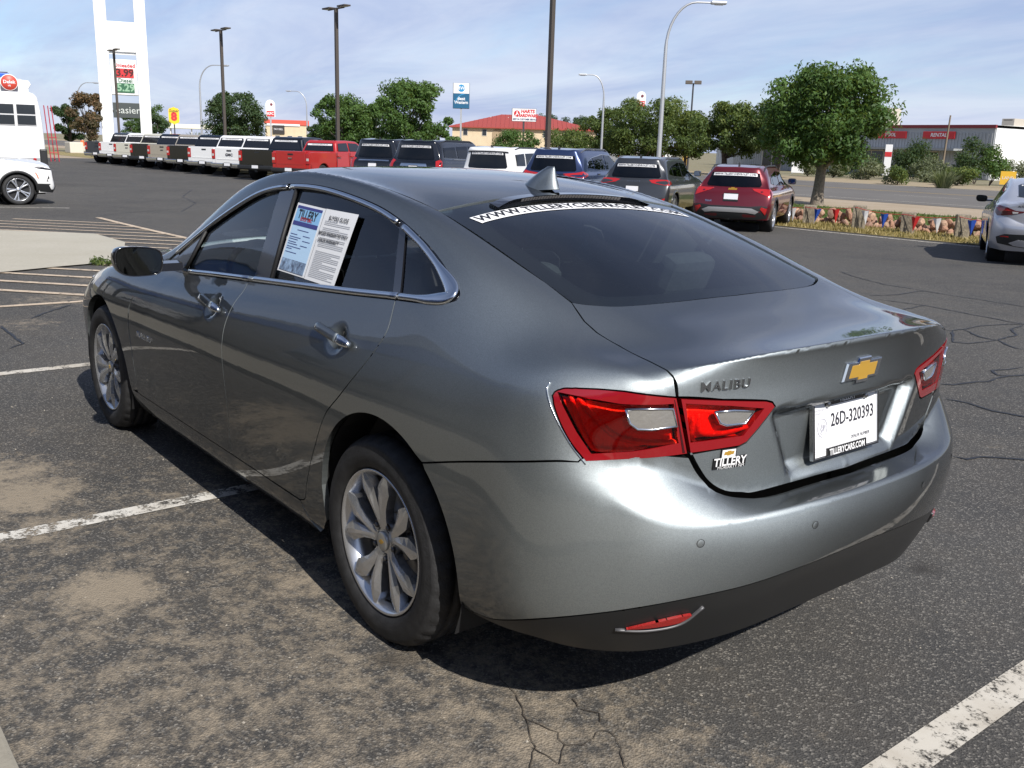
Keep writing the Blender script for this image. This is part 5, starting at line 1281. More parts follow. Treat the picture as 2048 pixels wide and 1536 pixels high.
    for K in (0, 1):
        idx[(2, K)] = idx[(K, K0)]
        for i in range(5): put((3+i, K), rear[K][i])
    KF = K0+N-1
    for j in (0, 1):
        idx[(2, KF+1+j)] = idx[(1-j, KF)]
        for i in range(5): put((3+i, KF+1+j), front[j][i])
    Q = []
    for c in range(K0, KF):
        for r in range(2): Q.append((idx[(r, c)], idx[(r+1, c)], idx[(r+1, c+1)], idx[(r, c+1)]))
    for c in range(0, KF+2):
        for r in range(2, 7): Q.append((idx[(r, c)], idx[(r+1, c)], idx[(r+1, c+1)], idx[(r, c+1)]))
    cr = {}
    for K in (0, 1): cr[(idx[(2, K)], idx[(2, K+1)])] = .7; cr[(idx[(3, K)], idx[(3, K+1)])] = .3; cr[(idx[(5, K)], idx[(5, K+1)])] = .35
    for c in range(K0, KF): cr[(idx[(3, c)], idx[(3, c+1)])] = .4
    for r in range(2, 7): cr[(idx[(r, 2)], idx[(r+1, 2)])] = p.get('corner', .25)
    mp = {}; VV = list(V)
    for i, q in enumerate(V):
        if abs(q[1]) < 1e-6: mp[i] = i
        else: mp[i] = len(VV); VV.append((q[0], -q[1], q[2]))
    CR2 = dict(cr); CR2.update({(mp[a], mp[b]): w for (a, b), w in cr.items()})
    return Base(VV, Q+[tuple(mp[i] for i in reversed(q)) for q in Q], CR2, p.get('lvl', 3), 5)
def body_from_base(B, m, parent, arches, name='body'):
    """the base surface as a shell with wheel openings"""
    co = B.co.copy(); Wm = np.abs(co[:, 1]).max()
    for (cx, cz, r) in arches:
        d = np.hypot(co[:, 0]-cx, co[:, 2]-cz); k = (np.abs(co[:, 1]) > Wm*.55) & (np.abs(d-r) < .045) & (co[:, 2] > .1)
        s = r/np.maximum(d[k], 1e-6); co[k, 0] = cx+(co[k, 0]-cx)*s; co[k, 2] = cz+(co[k, 2]-cz)*s
    fs = []
    for f in B.faces:
        c = co[list(f)].mean(0); bad = False
        for (cx, cz, r) in arches:
            if abs(c[1]) > Wm*.55 and math.hypot(c[0]-cx, c[2]-cz) < r-.004: bad = True
        if not bad: fs.append(f)
    o = mesh_obj(name, co, fs, m, parent, True)
    bm = bmesh.new(); bm.from_mesh(o.data); bmesh.ops.delete(bm, geom=[v for v in bm.verts if not v.link_faces], context='VERTS'); bm.to_mesh(o.data); bm.free()
    return o
def yz(L, x=0.0): return [Vector((x, y, z)) for y, z in L]
def symq(L): return L+[(-y, z) for y, z in reversed(L)]
def banner_on(B, mode, parent, z0, z1, hw, gx=.1, txt='WWW.TILLERYCHEVROLET.COM'):
    o = trim('banner', B, mode, [Vector((gx, a, b)) for a, b in ((hw, z1), (-hw, z1), (-hw*1.03, z0), (hw*1.03, z0))], M_banner, parent, res=.2, off=.012, lip=0, gap=0)
    h = (z1-z0); vs, fs = text_mesh(txt, h*.95, bold=h*.015, res=1)
    w = max(v.x for v in vs)-min(v.x for v in vs); k = 2*hw*.95/w
    out = []
    for v in vs: (q, n), = on_base(B, mode, [Vector((gx, -v.x*k, (z0+z1)/2+v.y))]); out.append(q+n*.016)
    mesh_obj('banner_lettering', out, fs, M_bink, o)
def licence(parent, x, z, tilt=0.0, w=.16, h=.082):
    mb = MB(); M = Matrix.Translation((x, 0, z)) @ Matrix.Rotation(tilt, 4, 'Y'); mb.box(-.012, .01, -w, w, -h, h, M=M); pl = mb.build('license_plate', M_vplate, parent)
    mb = MB(); mb.box(-.015, .0, -w-.008, w+.008, h-.004, h+.012, M=M); mb.box(-.015, .0, -w-.008, w+.008, -h-.012, -h+.03, M=M); mb.build('plate_frame', M_vblack, pl)
def mirrors(parent, x, y, z, m):
    for s in (1, -1):
        mb = MB(); mb.box(x-.10, x+.06, s*y-.0 if s > 0 else s*y-.20, s*y+.20 if s > 0 else s*y, z-.07, z+.08, bev=.05); o = mb.build('door_mirror', m, parent)
        mb = MB(); mb.box(x-.115, x-.10, s*(y+.10)-.08, s*(y+.10)+.08, z-.05, z+.06); mb.build('mirror_glass', mat('mirror', (.55, .58, .60), .02, 1), o)
def suv(name, label, p, loc, rz, pt, group='dealer vehicles parked in the row'):
    S = thing(name, label, p.get('cat', 'car'), (loc[0], loc[1], ground_z(*loc)+.008), rz, group)
    B = suv_base(p); L, Wd, H, zb = p['L'], p['W']/2, p['H'], p['zb']; k = p.get('wheel', 'five'); rr = WM[k][3]
    ax0, ax1 = p.get('ax', (.92, L-.95)); ar = rr+.045
    body_from_base(B, pt, S, [(ax0, rr, ar), (ax1, rr, ar)])
    RX = Dir((1, 0, -.15)); SY = Dir((0, -1, -.1))
    fl = MB(); fl.box(.25, L-.3, -Wd*.80, Wd*.80, .26, .36); fl.build('underbody', M_dark, S)
    cb = MB(); cb.box(.5, p.get('xwb', L-1.15)-.2, -Wd*.7, Wd*.7, .5, zb-.06); cb.build('cabin_trim', M_inside, S)
    # seats seen through the glass
    st = MB()
    for x in (1.0, 1.95):
        for y in (-.4, .4): st.box(x-.08, x+.08, y-.25, y+.25, zb-.2, zb+.12, bev=.05); st.box(x-.11, x-.02, y-.13, y+.13, zb+.14, zb+.32, bev=.04)
    st.build('seats', M_inside, S)
    for x in (ax0, ax1):
        for s in (1, -1):
            put_wheel(k, S, x, s*(Wd-.035), s < 0)
            mb = MB(); mb.lathe([(ar+.02, s*(Wd-.05)), (ar+.02, s*(Wd-.30)), (0, s*(Wd-.30))], 28, Matrix.Translation((x, 0, rr))); mb.build('wheel_housing', M_dark, S)
            if p.get('clad', True):
                n = 24; pn = on_base(B, Dir((0, -1, 0)), [Vector((x+(ar+.022)*math.cos(math.radians(a)), 1, rr+(ar+.022)*math.sin(math.radians(a)))) for a in np.linspace(-8, 188, n)]); pn = [(Vector((q.x, q.y*s, q.z)), Vector((m.x, m.y*s, m.z))) for q, m in pn]
                molding('arch_trim', pn, .06, .012, M_vblack if p.get('clad') != 'body' else pt, S)
    # glazing
    hz = p.get('hr', H-.07); gt = hz-p.get('gtd', .10)
    rg = p.get('rear_glass') or symq([(Wd*.60, gt), (Wd*.70, zb+.06), (Wd*.66, zb+.01), (Wd*.3, zb-.01)])
    g = trim('rear_window', B, RX, yz(rg, .1), M_vglass, S, res=.07, off=.006, lip=.008)
    banner_on(B, RX, g, gt-.085, gt-.015, Wd*.54)
    for nm, poly in p['side_glass']: trim(nm, B, SY, [Vector((x, 1, z)) for x, z in poly], M_vglass if x_mid(poly) < 2.0 else M_vglass2, S, res=.07, off=.008, lip=.01, mirror=True)
    if p.get('win_trim'):
        for poly in p['win_trim']: molding('window_trim', on_base(B, SY, [Vector((x, 1, z)) for x, z in poly], .004), .022, .01, M_vchrome, S, mirror=True)
    xwt, xwb = p.get('xwt', L-1.95), p.get('xwb', L-1.15)
    ws = [(xwt+.12, .0), (xwt+.06, Wd*.55), (xwb-.10, Wd*.72), (xwb-.02, .0)]
    zc = p.get('zc', zb+.06)
    trim('windscreen', B, Dir((-.3, 0, -1), (1, 0, 0)), [Vector((x, y, z)) for (x, y), z in zip(ws[:3]+[ws[3]], (H-.1, H-.15, zc, zc+.01))]+[Vector((xwb-.10, -Wd*.72, zc)), Vector((xwt+.06, -Wd*.55, H-.15))], M_vglass2, S, res=.2, off=.006, lip=0)
    # rear lamps, bumper, plate
    LD = Dir((.85, -.5, 0))
    for nm, poly, m, off in p['lamps']: trim(nm, B, LD, [Vector(q) for q in poly], m, S, res=.08, off=off, lip=.012, mirror=True, gap=0)
    for nm, poly, m, off in p.get('panels', []): trim(nm, B, RX, yz(symq(poly), 0), m, S, res=.1, off=off, lip=.015, gap=0)
    (q, n), = on_base(B, RX, [Vector((0, 0, p.get('plate_z', .86)))]); licence(S, q.x-.012, p.get('plate_z', .86), .12)
    for nm, txt, (y, z), sz, m in p.get('badges', []):
        vs, fs = text_mesh(txt, sz, bold=sz*.02, spacing=p.get('sp', 1.1), res=1)
        mesh_obj(nm, [on_base(B, RX, [Vector((0, y-v.x, z+v.y))], .006)[0][0] for v in vs], fs, m, S)
    # seams
    for poly in p.get('seams', []): molding('door_seam', on_base(B, Dir((0, -1, 0)), [Vector((x, 1, z)) for x, z in poly], -.003), .012, .004, M_gasket, S, mirror=True)
    if p.get('rails'):
        for s in (1, -1):
            pts = [(x, s*Wd*p.get('rail', .7)*.98, B.cast(Vector((x, s*Wd*p.get('rail', .7)*.98, 5)), Vector((0, 0, -1)))[0].z+(.045 if 0 < i < 6 else -.01)) for i, x in enumerate(np.linspace(.55, xwt-.1, 7))]
            mb = MB(); mb.tube(pts, .018, 6); mb.build('roof_rail', p['rails'], S)
    zf = B.cast(Vector((p.get('xr', .3)+.35, 0, 5)), Vector((0, 0, -1)))[0].z
    mb = MB(); mb.prism([(.30, zf-.01), (.48, zf-.01), (.36, zf+.07), (.33, zf+.07)], -.012, .012, M=Matrix.Translation((p.get('xr', .3)-.05, 0, 0))); mb.build('roof_antenna', M_vblack, S)
    mirrors(S, xwb-.35, Wd*.93, zb+.08, p.get('mirror_mat', pt))
    for x, z in p.get('handles', []):
        for s in (1, -1):
            (q, n), = on_base(B, Dir((0, -1, 0)), [Vector((x, 1, z))]); mb = MB(); mb.box(x-.11, x+.11, s*q.y-.03, s*q.y+.03, z-.016, z+.016, bev=.012); mb.build('door_handle', pt, S)
    for f in p.get('extra', []): f(S, B, p)
    return S, B
def x_mid(poly): return sum(x for x, z in poly)/len(poly)
HD = math.radians(-62)
def row(x, y=-15.6): return (x, y)
def suvs():
    dk = M_vblack
    sg = lambda a: [('quarter_window', a[0]), ('door_window', a[1]), ('door_window', a[2])]
    # small red crossover
    P = dict(L=4.54, W=1.82, H=1.53, zb=1.05, xr=.42, gb=.20, hr=1.47, zc=1.08, zn=.92, wheel='five', rail=.68, beltw=.88, rails=dk, gtd=.075, plate_z=.80,
             side_glass=sg(([(.70, 1.14), (.86, 1.27), (1.02, 1.31), (1.00, 1.11)], [(1.05, 1.10), (1.05, 1.33), (1.75, 1.42), (1.86, 1.42), (1.86, 1.07)], [(1.95, 1.07), (1.95, 1.42), (2.45, 1.385), (2.75, 1.26), (3.02, 1.09), (3.0, 1.05)])),
             lamps=[('tail_lamp', [(.12, .88, 1.00), (.22, .90, .985), (.36, .92, .93), (.36, .92, .90), (.14, .90, .80), (.09, .80, .85), (.06, .55, .955), (.07, .52, 1.0)], M_vred, .006), ('rear_reflector', [(.05, .84, .56), (.02, .72, .60), (.03, .68, .55), (.05, .82, .42)], M_vred, .012)],
             panels=[('rear_bumper', [(0, .60), (.45, .60), (.68, .63), (.90, .62), (.88, .38), (.6, .32), (0, .31)], dk, .004), ('skid_plate', [(0, .56), (.5, .56), (.66, .50), (.58, .44), (.40, .46), (0, .46)], mat('skid_silver', (.42, .42, .42), .4, .5), .010)],
             badges=[('name_badge', 'TRAX', (.52, .70), .06, M_chrome)], seams=[[(1.90, 1.06), (1.90, .6), (1.95, .33)], [(.98, 1.08), (1.05, .85), (1.30, .62), (1.34, .34)], [(3.03, 1.03), (3.07, .7), (3.0, .34)], [(1.34, .34), (3.0, .34)]], handles=[(1.12, .99), (2.12, .97)], mirror_mat=dk)
    def bow(S, B, p):
        pts = [(-.092, -.025), (-.033, -.025), (-.033, -.040), (.026, -.040), (.030, -.025), (.078, -.025), (.092, .025), (.033, .025), (.033, .040), (-.026, .040), (-.030, .025), (-.078, .025)]
        (q, n), = on_base(B, Dir((1, 0, 0)), [Vector((0, 0, p.get('bow_z', .975)))])
        mb = MB(); mb.prism([(-a*1.15, q.z+b*1.15) for a, b in pts], q.x-.014, q.x+.02, axis='x'); mb.build('emblem', mat('emblem_gold2', (.62, .36, .05), .28, .35, .9), S)
    P['extra'] = [bow]
    suv('compact_suv', 'dark red compact SUV with silver skid plate, at the right end of the parked row', P, row(12.0), HD, paint('dark_red', (.13, .006, .012), .4, .28))
    # grey crossover
    P2 = dict(L=4.6, W=1.88, H=1.64, zb=1.12, xr=.36, gb=.22, hr=1.58, zc=1.14, zn=.98, rail=.68, beltw=.88, rails=mat('rail_silver', (.25, .25, .26), .3, .8), gtd=.09, plate_z=.82, clad='body',
              side_glass=sg(([(.62, 1.22), (.72, 1.33), (.95, 1.41), (1.0, 1.18)], [(1.04, 1.17), (1.04, 1.43), (1.75, 1.52), (1.86, 1.52), (1.86, 1.14)], [(1.95, 1.14), (1.95, 1.52), (2.45, 1.49), (2.75, 1.36), (3.05, 1.16), (3.03, 1.12)])),
              lamps=[('tail_lamp', [(.15, .92, 1.07), (.36, .93, 1.02), (.40, .93, .97), (.20, .92, .93), (.10, .80, .94), (.06, .52, .985), (.07, .46, 1.05), (.10, .60, 1.07)], M_vred, .006), ('rear_reflector', [(.05, .88, .62), (.03, .80, .60), (.04, .78, .48), (.05, .82, .46)], M_vred, .010)],
              panels=[('rear_bumper', [(0, .52), (.6, .50), (.80, .52), (.84, .34), (.6, .31), (0, .31)], dk, .005)], badges=[('name_badge', 'ESCAPE', (0, 1.03), .045, M_chrome)], sp=2.6, seams=[[(1.90, 1.12), (1.90, .6), (1.95, .33)], [(.98, 1.15), (1.05, .9), (1.32, .65), (1.36, .34)], [(3.06, 1.1), (3.1, .7), (3.02, .34)]], handles=[(1.12, 1.05), (2.12, 1.03)])
    suv('crossover', 'dark grey crossover with wide split tail lamps, parked next to the red compact SUV', P2, row(15.2), HD, paint('charcoal', (.060, .062, .066), .6))
    # blue three-row SUV
    P3 = dict(L=5.18, W=2.0, H=1.79, zb=1.16, xr=.34, gb=.16, hr=1.73, zc=1.22, zn=1.06, rail=.70, beltw=.90, rails=mat('rail_silver', (.25, .25, .26), .3, .8), gtd=.12, plate_z=.80, clad='body', wheel='machined',
              side_glass=sg(([(.75, 1.28), (.85, 1.44), (1.20, 1.52), (1.28, 1.24)], [(1.36, 1.23), (1.30, 1.55), (2.2, 1.63), (2.28, 1.63), (2.28, 1.19)], [(2.38, 1.18), (2.38, 1.63), (2.9, 1.60), (3.3, 1.44), (3.6, 1.22), (3.58, 1.18)])),
              lamps=[('tail_lamp', [(.15, .97, 1.16), (.46, .99, 1.10), (.50, .99, 1.05), (.16, .97, .98), (.09, .80, .99), (.05, .42, 1.03), (.06, .40, 1.08), (.12, .80, 1.12)], M_vred, .006)],
              panels=[('tailgate_panel', [(0, 1.08), (.42, 1.08), (.44, 1.0), (0, 1.0)], M_gloss, .006), ('rear_bumper', [(0, .55), (.7, .55), (.88, .5), (.86, .34), (0, .31)], dk, .006)], badges=[('name_badge', 'TRAVERSE', (0, 1.04), .055, M_chrome)], win_trim=[[(.78, 1.25), (.80, 1.45), (1.20, 1.545), (2.2, 1.655), (2.9, 1.63), (3.32, 1.46), (3.62, 1.20)]], handles=[(1.50, 1.08), (2.55, 1.06)])
    suv('large_suv', 'dark blue three-row SUV with bright window outline, parked beside the grey crossover', P3, row(18.45), HD, paint('navy', (.022, .038, .105), .5, .28))
    # white boxy SUV
    P4 = dict(L=4.83, W=1.9, H=1.77, zb=1.12, xr=.16, gb=.10, hr=1.72, zc=1.20, zn=1.06, rail=.78, beltw=.92, gtd=.10, plate_z=.60, clad='body', corner=.6, rails=mat('rail_dark', (.05, .05, .05), .4, .5),
              side_glass=sg(([(.45, 1.22), (.45, 1.56), (1.15, 1.60), (1.15, 1.22)], [(1.24, 1.20), (1.24, 1.60), (2.1, 1.62), (2.1, 1.18)], [(2.2, 1.18), (2.2, 1.62), (2.75, 1.59), (3.1, 1.40), (3.35, 1.2), (3.34, 1.17)])),
              lamps=[('tail_lamp', [(.06, .80, .72), (.03, .50, .72), (.03, .50, .64), (.06, .80, .64)], M_vred, .008)], panels=[('tailgate_trim', [(0, 1.66), (.66, 1.66), (.68, 1.62), (0, 1.62)], dk, .02)], badges=[('emblem', 'H', (0, .98), .10, M_chrome)])
    suv('boxy_suv', 'white boxy SUV with black rear glass, parked between the blue and the black SUVs', P4, row(21.5), HD, paint('white', (.78, .78, .77), 0, .35))
    # two black full-size SUVs
    for k, (x, lab) in enumerate(((25.6, 'black full-size SUV with flat chrome bar above the plate, next to the white boxy SUV'), (28.3, 'black full-size SUV with long chrome strip and spaced letters, beside the red pickup'))):
        P5 = dict(L=5.35, W=2.06, H=1.93, zb=1.26, xr=.26, gb=.14, hr=1.88, zc=1.30, zn=1.16, rail=.74, beltw=.91, gtd=.12, plate_z=.98, clad='body', corner=.45, wheel='machined', rails=mat('rail_dark', (.05, .05, .05), .4, .5),
                  side_glass=sg(([(.55, 1.36), (.60, 1.68), (1.5, 1.72), (1.5, 1.34)], [(1.60, 1.33), (1.60, 1.73), (2.45, 1.76), (2.45, 1.31)], [(2.56, 1.31), (2.56, 1.76), (3.1, 1.72), (3.5, 1.5), (3.75, 1.31), (3.74, 1.28)])),
                  lamps=[('tail_lamp', [(.14, 1.0, 1.28), (.26, 1.0, 1.20), (.24, 1.0, .82), (.10, .96, .80), (.08, .84, .90), (.10, .84, 1.22)], M_vred, .008)],
                  panels=[('chrome_bar', [(0, 1.20), (.62, 1.20), (.64, 1.15), (0, 1.15)] if k else [(0, 1.14), (.48, 1.14), (.52, 1.05), (0, 1.05)], M_vchrome, .012), ('rear_bumper', [(0, .52), (.8, .52), (.9, .4), (.8, .32), (0, .32)], dk, .006)], badges=[('name_badge', 'T A H O E' if k else 'GMC', (0, 1.09 if k else 1.095), .045 if k else .06, M_chrome if k else M_bink)], win_trim=[[(.55, 1.30), (1.5, 1.29), (2.5, 1.27), (3.74, 1.25)]])
        suv('full_size_suv', lab, P5, row(x), HD, paint('black', (.002, .002, .003), 0, .12))
    # white crossover at the far left, its right front corner in view
    P6 = dict(L=4.86, W=1.95, H=1.70, zb=1.12, xr=.34, gb=.2, hr=1.62, zc=1.13, zn=1.00, wheel='machined', rail=.68, beltw=.88, plate_z=.85, ax=(1.05, 3.92), xwb=3.55, xwt=2.75,
              side_glass=sg(([(.7, 1.24), (.9, 1.36), (1.2, 1.42), (1.2, 1.18)], [(1.3, 1.17), (1.3, 1.45), (2.1, 1.54), (2.1, 1.15)], [(2.2, 1.15), (2.2, 1.54), (2.7, 1.5), (3.2, 1.2), (3.2, 1.14)])), lamps=[('tail_lamp', [(.15, .92, 1.07), (.36, .93, 1.02), (.20, .92, .93), (.06, .52, 1.0)], M_vred, .006)], mirror_mat=dk)
    def nose(S, B, p):
        FD = Dir((-.72, .7, 0)); FY = Dir((0, 1, 0)); L = p['L']
        def fr(nm, L3, m, off, D=FD): trim(nm, B, D, [Vector(q) for q in L3], m, S, res=.06, off=off, lip=.01, gap=0)
        fr('daytime_lamp', [(4.28, -.93, .93), (4.45, -.88, .925), (4.72, -.70, .86), (4.74, -.66, .835), (4.50, -.86, .87), (4.36, -.91, .895)], M_gloss, .006)
        fr('headlamp', [(4.54, -.86, .72), (4.62, -.80, .80), (4.66, -.76, .78), (4.66, -.76, .64), (4.60, -.82, .58), (4.50, -.88, .585)], M_gloss, .006)
        fr('front_grille', [(4.70, -.62, .84), (4.86, -.2, .86), (4.86, 0, .86), (4.86, 0, .58), (4.80, -.45, .58)], M_gloss, .006)
        fr('lower_bumper', [(4.30, -.95, .53), (4.55, -.87, .52), (4.72, -.62, .52), (4.86, 0, .50), (4.86, 0, .30), (4.6, -.72, .30), (4.36, -.86, .33)], dk, .008)
        fr('side_marker', [(4.335, -.95, .80), (4.37, -.95, .74), (4.395, -.94, .66), (4.375, -.94, .66), (4.35, -.95, .74), (4.32, -.95, .80)], mat('amber', (.75, .16, .02), .2, 0, 1), .018, FY)
        pn = on_base(B, FY, crom([(3.35, -1, 1.04), (3.8, -1, 1.0), (4.2, -.9, .97), (4.55, -.8, .93)], 6), .002); molding('hood_seam', pn, .010, .004, M_gasket, S)
    P6['extra'] = [nose]
    suv('white_crossover', 'white crossover with two-tone alloy wheel, only its front corner in view on the left', P6, (25.2, .8), math.radians(-91), paint('white', (.78, .78, .77), 0, .35), None)
suvs()
# ------------------------------------------------------------------ pickups
def bevel_obj(o, w, seg=2, angle=40):
    md = o.modifiers.new('b', 'BEVEL'); md.width = w; md.segments = seg; md.limit_method = 'ANGLE'; md.angle_limit = math.radians(angle)
    return o
def tapered(mb, poly, hw, z0, k):
    """side profile (x,z) extruded across, narrowing above z0 by k per metre"""
    n = len(poly); vs = []
    for s in (1, -1):
        for x, z in poly: vs.append((x, s*(hw-max(0, z-z0)*k), z))
    mb.add(vs, [tuple(range(n)), tuple(reversed(range(n, 2*n)))]+[(i, n+i, n+(i+1) % n, (i+1) % n) for i in range(n)])
def pickup(name, label, loc, rz, pt, txt='', txt_m=None, lamp='tall', L=5.85, W=2.03, H=1.92, bumper=None, group='pickups parked in the row', gate_m=None, emblem=None):
    S = thing(name, label, 'pickup', (loc[0], loc[1], ground_z(*loc)+.008), rz, group); hw = W/2; bl = 1.95; zr = 1.32; gate_m = gate_m or pt
    mb = MB()   # bed: two walls, floor, front wall
    for s in (1, -1):
        y0, y1 = (s*hw-.10, s*hw) if s > 0 else (s*hw, s*hw+.10)
        rr = .45; prof = [(.06, .55)]+[(.06, zr), (bl, zr), (bl, .55), (1.05+rr, .55)]+[(1.05+rr*math.cos(math.radians(a)), .42+rr*math.sin(math.radians(a))) for a in range(20, 161, 14)]+[(1.05-rr, .55)]
        mb.prism(prof, y0, y1)
    mb.box(.06, bl, -hw+.1, hw-.1, .60, .72); mb.box(bl-.05, bl, -hw+.1, hw-.1, .72, zr-.02)
    bed = bevel_obj(mb.build('bed', pt, S), .03)
    g = MB(); g.box(.0, .075, -hw+.19, hw-.19, .62, zr+.015); gate = bevel_obj(g.build('tailgate', gate_m, S), .02)
    g = MB(); g.box(-.010, .01, -hw+.30, hw-.30, .80, .84); g.build('tailgate_crease', gate_m, gate)
    g = MB(); g.box(-.014, .01, -.13, .13, zr-.14, zr-.08); g.build('tailgate_handle', M_vblack, gate)
    for s in (1, -1):
        lm = MB(); y0, y1 = sorted((s*(hw-.185), s*(hw+.006)))
        lm.box(-.006, .13, y0, y1, .82 if lamp == 'tall' else .92, zr-.06); bevel_obj(lm.build('tail_lamp', M_vred, S), .02)
        lm = MB(); y0, y1 = sorted((s*(hw-.14), s*(hw-.02))); lm.box(-.010, .0, y0, y1, .96, 1.06); lm.build('reverse_lens', mat('lens_grey', (.5, .48, .46), .2, 0, .6), S)
        cp = MB(); y0, y1 = sorted((s*(hw-.19), s*hw)); cp.box(.02, .2, y0, y1, .60, .82 if lamp == 'tall' else .92); bevel_obj(cp.build('bed_corner', pt, S), .02)
    b = MB(); b.prism([(-.16, .50), (-.16, .64), (.06, .66), (.06, .44), (-.08, .44)], -hw+.03, hw-.03); bevel_obj(b.build('rear_bumper', bumper or M_vchrome, S), .03)
    b = MB(); b.box(-.165, -.10, -.26, .26, .50, .645); b.build('bumper_step', M_vblack, S); licence(S, -.175, .58)
    b = MB(); b.box(-.1, .2, -.07, .07, .36, .46); b.build('tow_hitch', M_vblack, S)
    if txt:
        letters('tailgate_lettering', txt, frame_M((-.013, 0, 1.02), (0, -1, 0), (0, 0, 1)), txt_m or M_chrome, gate, .17, bold=.006, sx=1.15)
    if emblem: emblem(gate)
    # cab and hood
    c = MB(); cx0, cx1 = bl+.06, bl+2.35
    c2 = MB(); tapered(c2, [(cx0+.02, .45), (cx0, 1.30), (cx0+.16, H-.10), (cx0+.32, H-.015), (cx0+1.0, H), (cx1-.55, H-.03), (cx1-.40, H-.08), (cx1+.28, 1.36), (cx1+.28, .45)], hw-.02, 1.28, .36); bevel_obj(c2.build('cab', pt, S), .06, 3)
    h = MB(); h.prism([(cx1+.2, .50), (cx1+.2, 1.35), (L-.35, 1.26), (L-.05, 1.16), (L, .95), (L, .42), (L-.5, .42)], -hw+.03, hw-.03); bevel_obj(h.build('hood', pt, S), .07, 3)
    gl = MB(); zz0, zz1 = 1.36, H-.13
    yb = lambda z: hw-.02-max(0, z-1.28)*.36
    xb = lambda z: cx0+.16*(z-1.30)/(H-.10-1.30)
    gl.add([(xb(z)-.012, s*(yb(z)-.12), z) for z, s in ((zz0, 1), (zz0, -1), (zz1, -1), (zz1, 1))], [(0, 1, 2, 3)]); rw = gl.build('rear_window', M_gloss, S)
    vs = [(xb(z)-.02, y, z) for z, y in ((zz1-.10, .62), (zz1-.10, -.62), (zz1-.03, -.62), (zz1-.03, .62))]; mesh_obj('banner', vs, [(0, 1, 2, 3)], M_banner, rw)
    letters('banner_lettering', 'WWW.TILLERYCHEVROLET.COM', frame_M((xb(zz1-.065)-.024, 0, zz1-.065), (0, -1, 0), (.2, 0, 1)), M_bink, rw, .068, sx=.80, res=1)
    sw = [(cx0+.20, 1.38), (cx0+.30, H-.13), (cx0+1.0, H-.10), (cx0+1.0, 1.38)]; sw2 = [(cx0+1.10, 1.38), (cx0+1.10, H-.10), (cx1-.52, H-.12), (cx1-.05, 1.42), (cx1-.05, 1.38)]
    for s in (1, -1):
        for poly in (sw, sw2):
            mesh_obj('door_window', [(x, s*(yb(z)+.006), z) for x, z in poly], [tuple(range(len(poly)))], M_gloss, S)
        for x in (cx0+1.05, cx0+.05, cx1+.02):
            q = MB(); y0, y1 = sorted((s*(hw-.03), s*(hw-.012))); q.box(x-.006, x+.006, y0, y1, .50, 1.32); q.build('door_seam', M_gasket, S)
        for x in (cx0+.22, cx0+1.25):
            q = MB(); y0, y1 = sorted((s*(hw-.03), s*(hw+.02))); q.box(x-.11, x+.11, y0, y1, 1.13, 1.17); q.build('door_handle', pt, S)
    ws = MB(); ws.add([(cx1-.38, .70, H-.10), (cx1-.38, -.70, H-.10), (cx1+.26, -.90, 1.40), (cx1+.26, .90, 1.40)], [(0, 1, 2, 3)]); o = ws.build('windscreen', M_gloss, S); o.location = (.012, 0, .012)
    mirrors(S, cx1-.05, hw-.02, 1.42, M_vblack)
    u = MB(); u.box(.3, L-.3, -.55, .55, .38, .52); u.build('chassis', M_dark, S)
    for x in (1.05, L-1.0):
        for s in (1, -1):
            put_wheel('truck', S, x, s*(hw-.05), s < 0); q = MB(); q.lathe([(.46, s*(hw-.05)), (.46, s*(hw-.40)), (0, s*(hw-.40))], 20, Matrix.Translation((x, 0, .42))); q.build('wheel_housing', M_dark, S)
    return S
def pickups():
    red = paint('bright_red', (.42, .016, .014), .1, .3); blk = paint('black', (.002, .002, .003), 0, .12); wht = paint('white', (.78, .78, .77), 0, .35); tan = paint('sand', (.42, .37, .29), .3, .35); crm = paint('cream', (.62, .60, .50), .1, .35); dgr = paint('slate', (.045, .052, .065), .4, .35)
    def disc(g):
        mb = MB(); mb.lathe([(.055, -.02), (.075, -.02)], 20, Matrix.Translation((-.016, 0, 1.06)) @ Matrix.Rotation(math.pi/2, 4, 'Z')); mb.build('emblem', M_chrome, g); mb = MB(); mb.box(-.04, -.01, -.09, .09, 1.045, 1.075); mb.build('emblem_bar', M_chrome, g)
    def bow(g):
        mb = MB(); mb.prism([(-.09, 1.03), (.09, 1.03), (.09, 1.07), (-.09, 1.07)], -.02, 0, axis='x'); mb.build('emblem', M_bink, g)
    pickup('pickup', 'bright red crew cab pickup standing out from the row, tailgate and right side in view', row(34.9), HD, red, '', None, 'tall', 5.35, 1.86, 1.82, M_vblack, emblem=disc)
    pickup('pickup', 'black pickup with white cab glass sticker, just left of the red pickup', row(38.2), HD, blk, '', bumper=M_vblack)
    pickup('pickup', 'white pickup with dark letters across its tailgate', row(41.3), HD, wht, 'GMC', M_bink)
    pickup('pickup', 'plain white pickup half hidden by the lettered white pickup', row(44.4), HD, wht, '', emblem=None)
    pickup('pickup', 'black pickup between the plain white pickup and the sand coloured one', row(47.4), HD, blk, '', bumper=M_vchrome)
    pickup('pickup', 'sand coloured pickup with dark tailgate emblem', row(50.4), HD, tan, '', emblem=bow)
    pickup('pickup', 'black pickup between the sand coloured and the cream pickups', row(53.4), HD, blk, '', bumper=M_vblack)
    pickup('pickup', 'cream pickup with black emblem near the left end of the row', row(56.4), HD, crm, '', emblem=bow)
    pickup('pickup', 'white pickup next to the leftmost dark grey one', row(59.4), HD, wht, '', bumper=M_vchrome)
    pickup('pickup', 'dark grey pickup at the left end of the parked row', row(62.4), HD, dgr, 'RAM', M_bink, bumper=M_vchrome)
pickups()
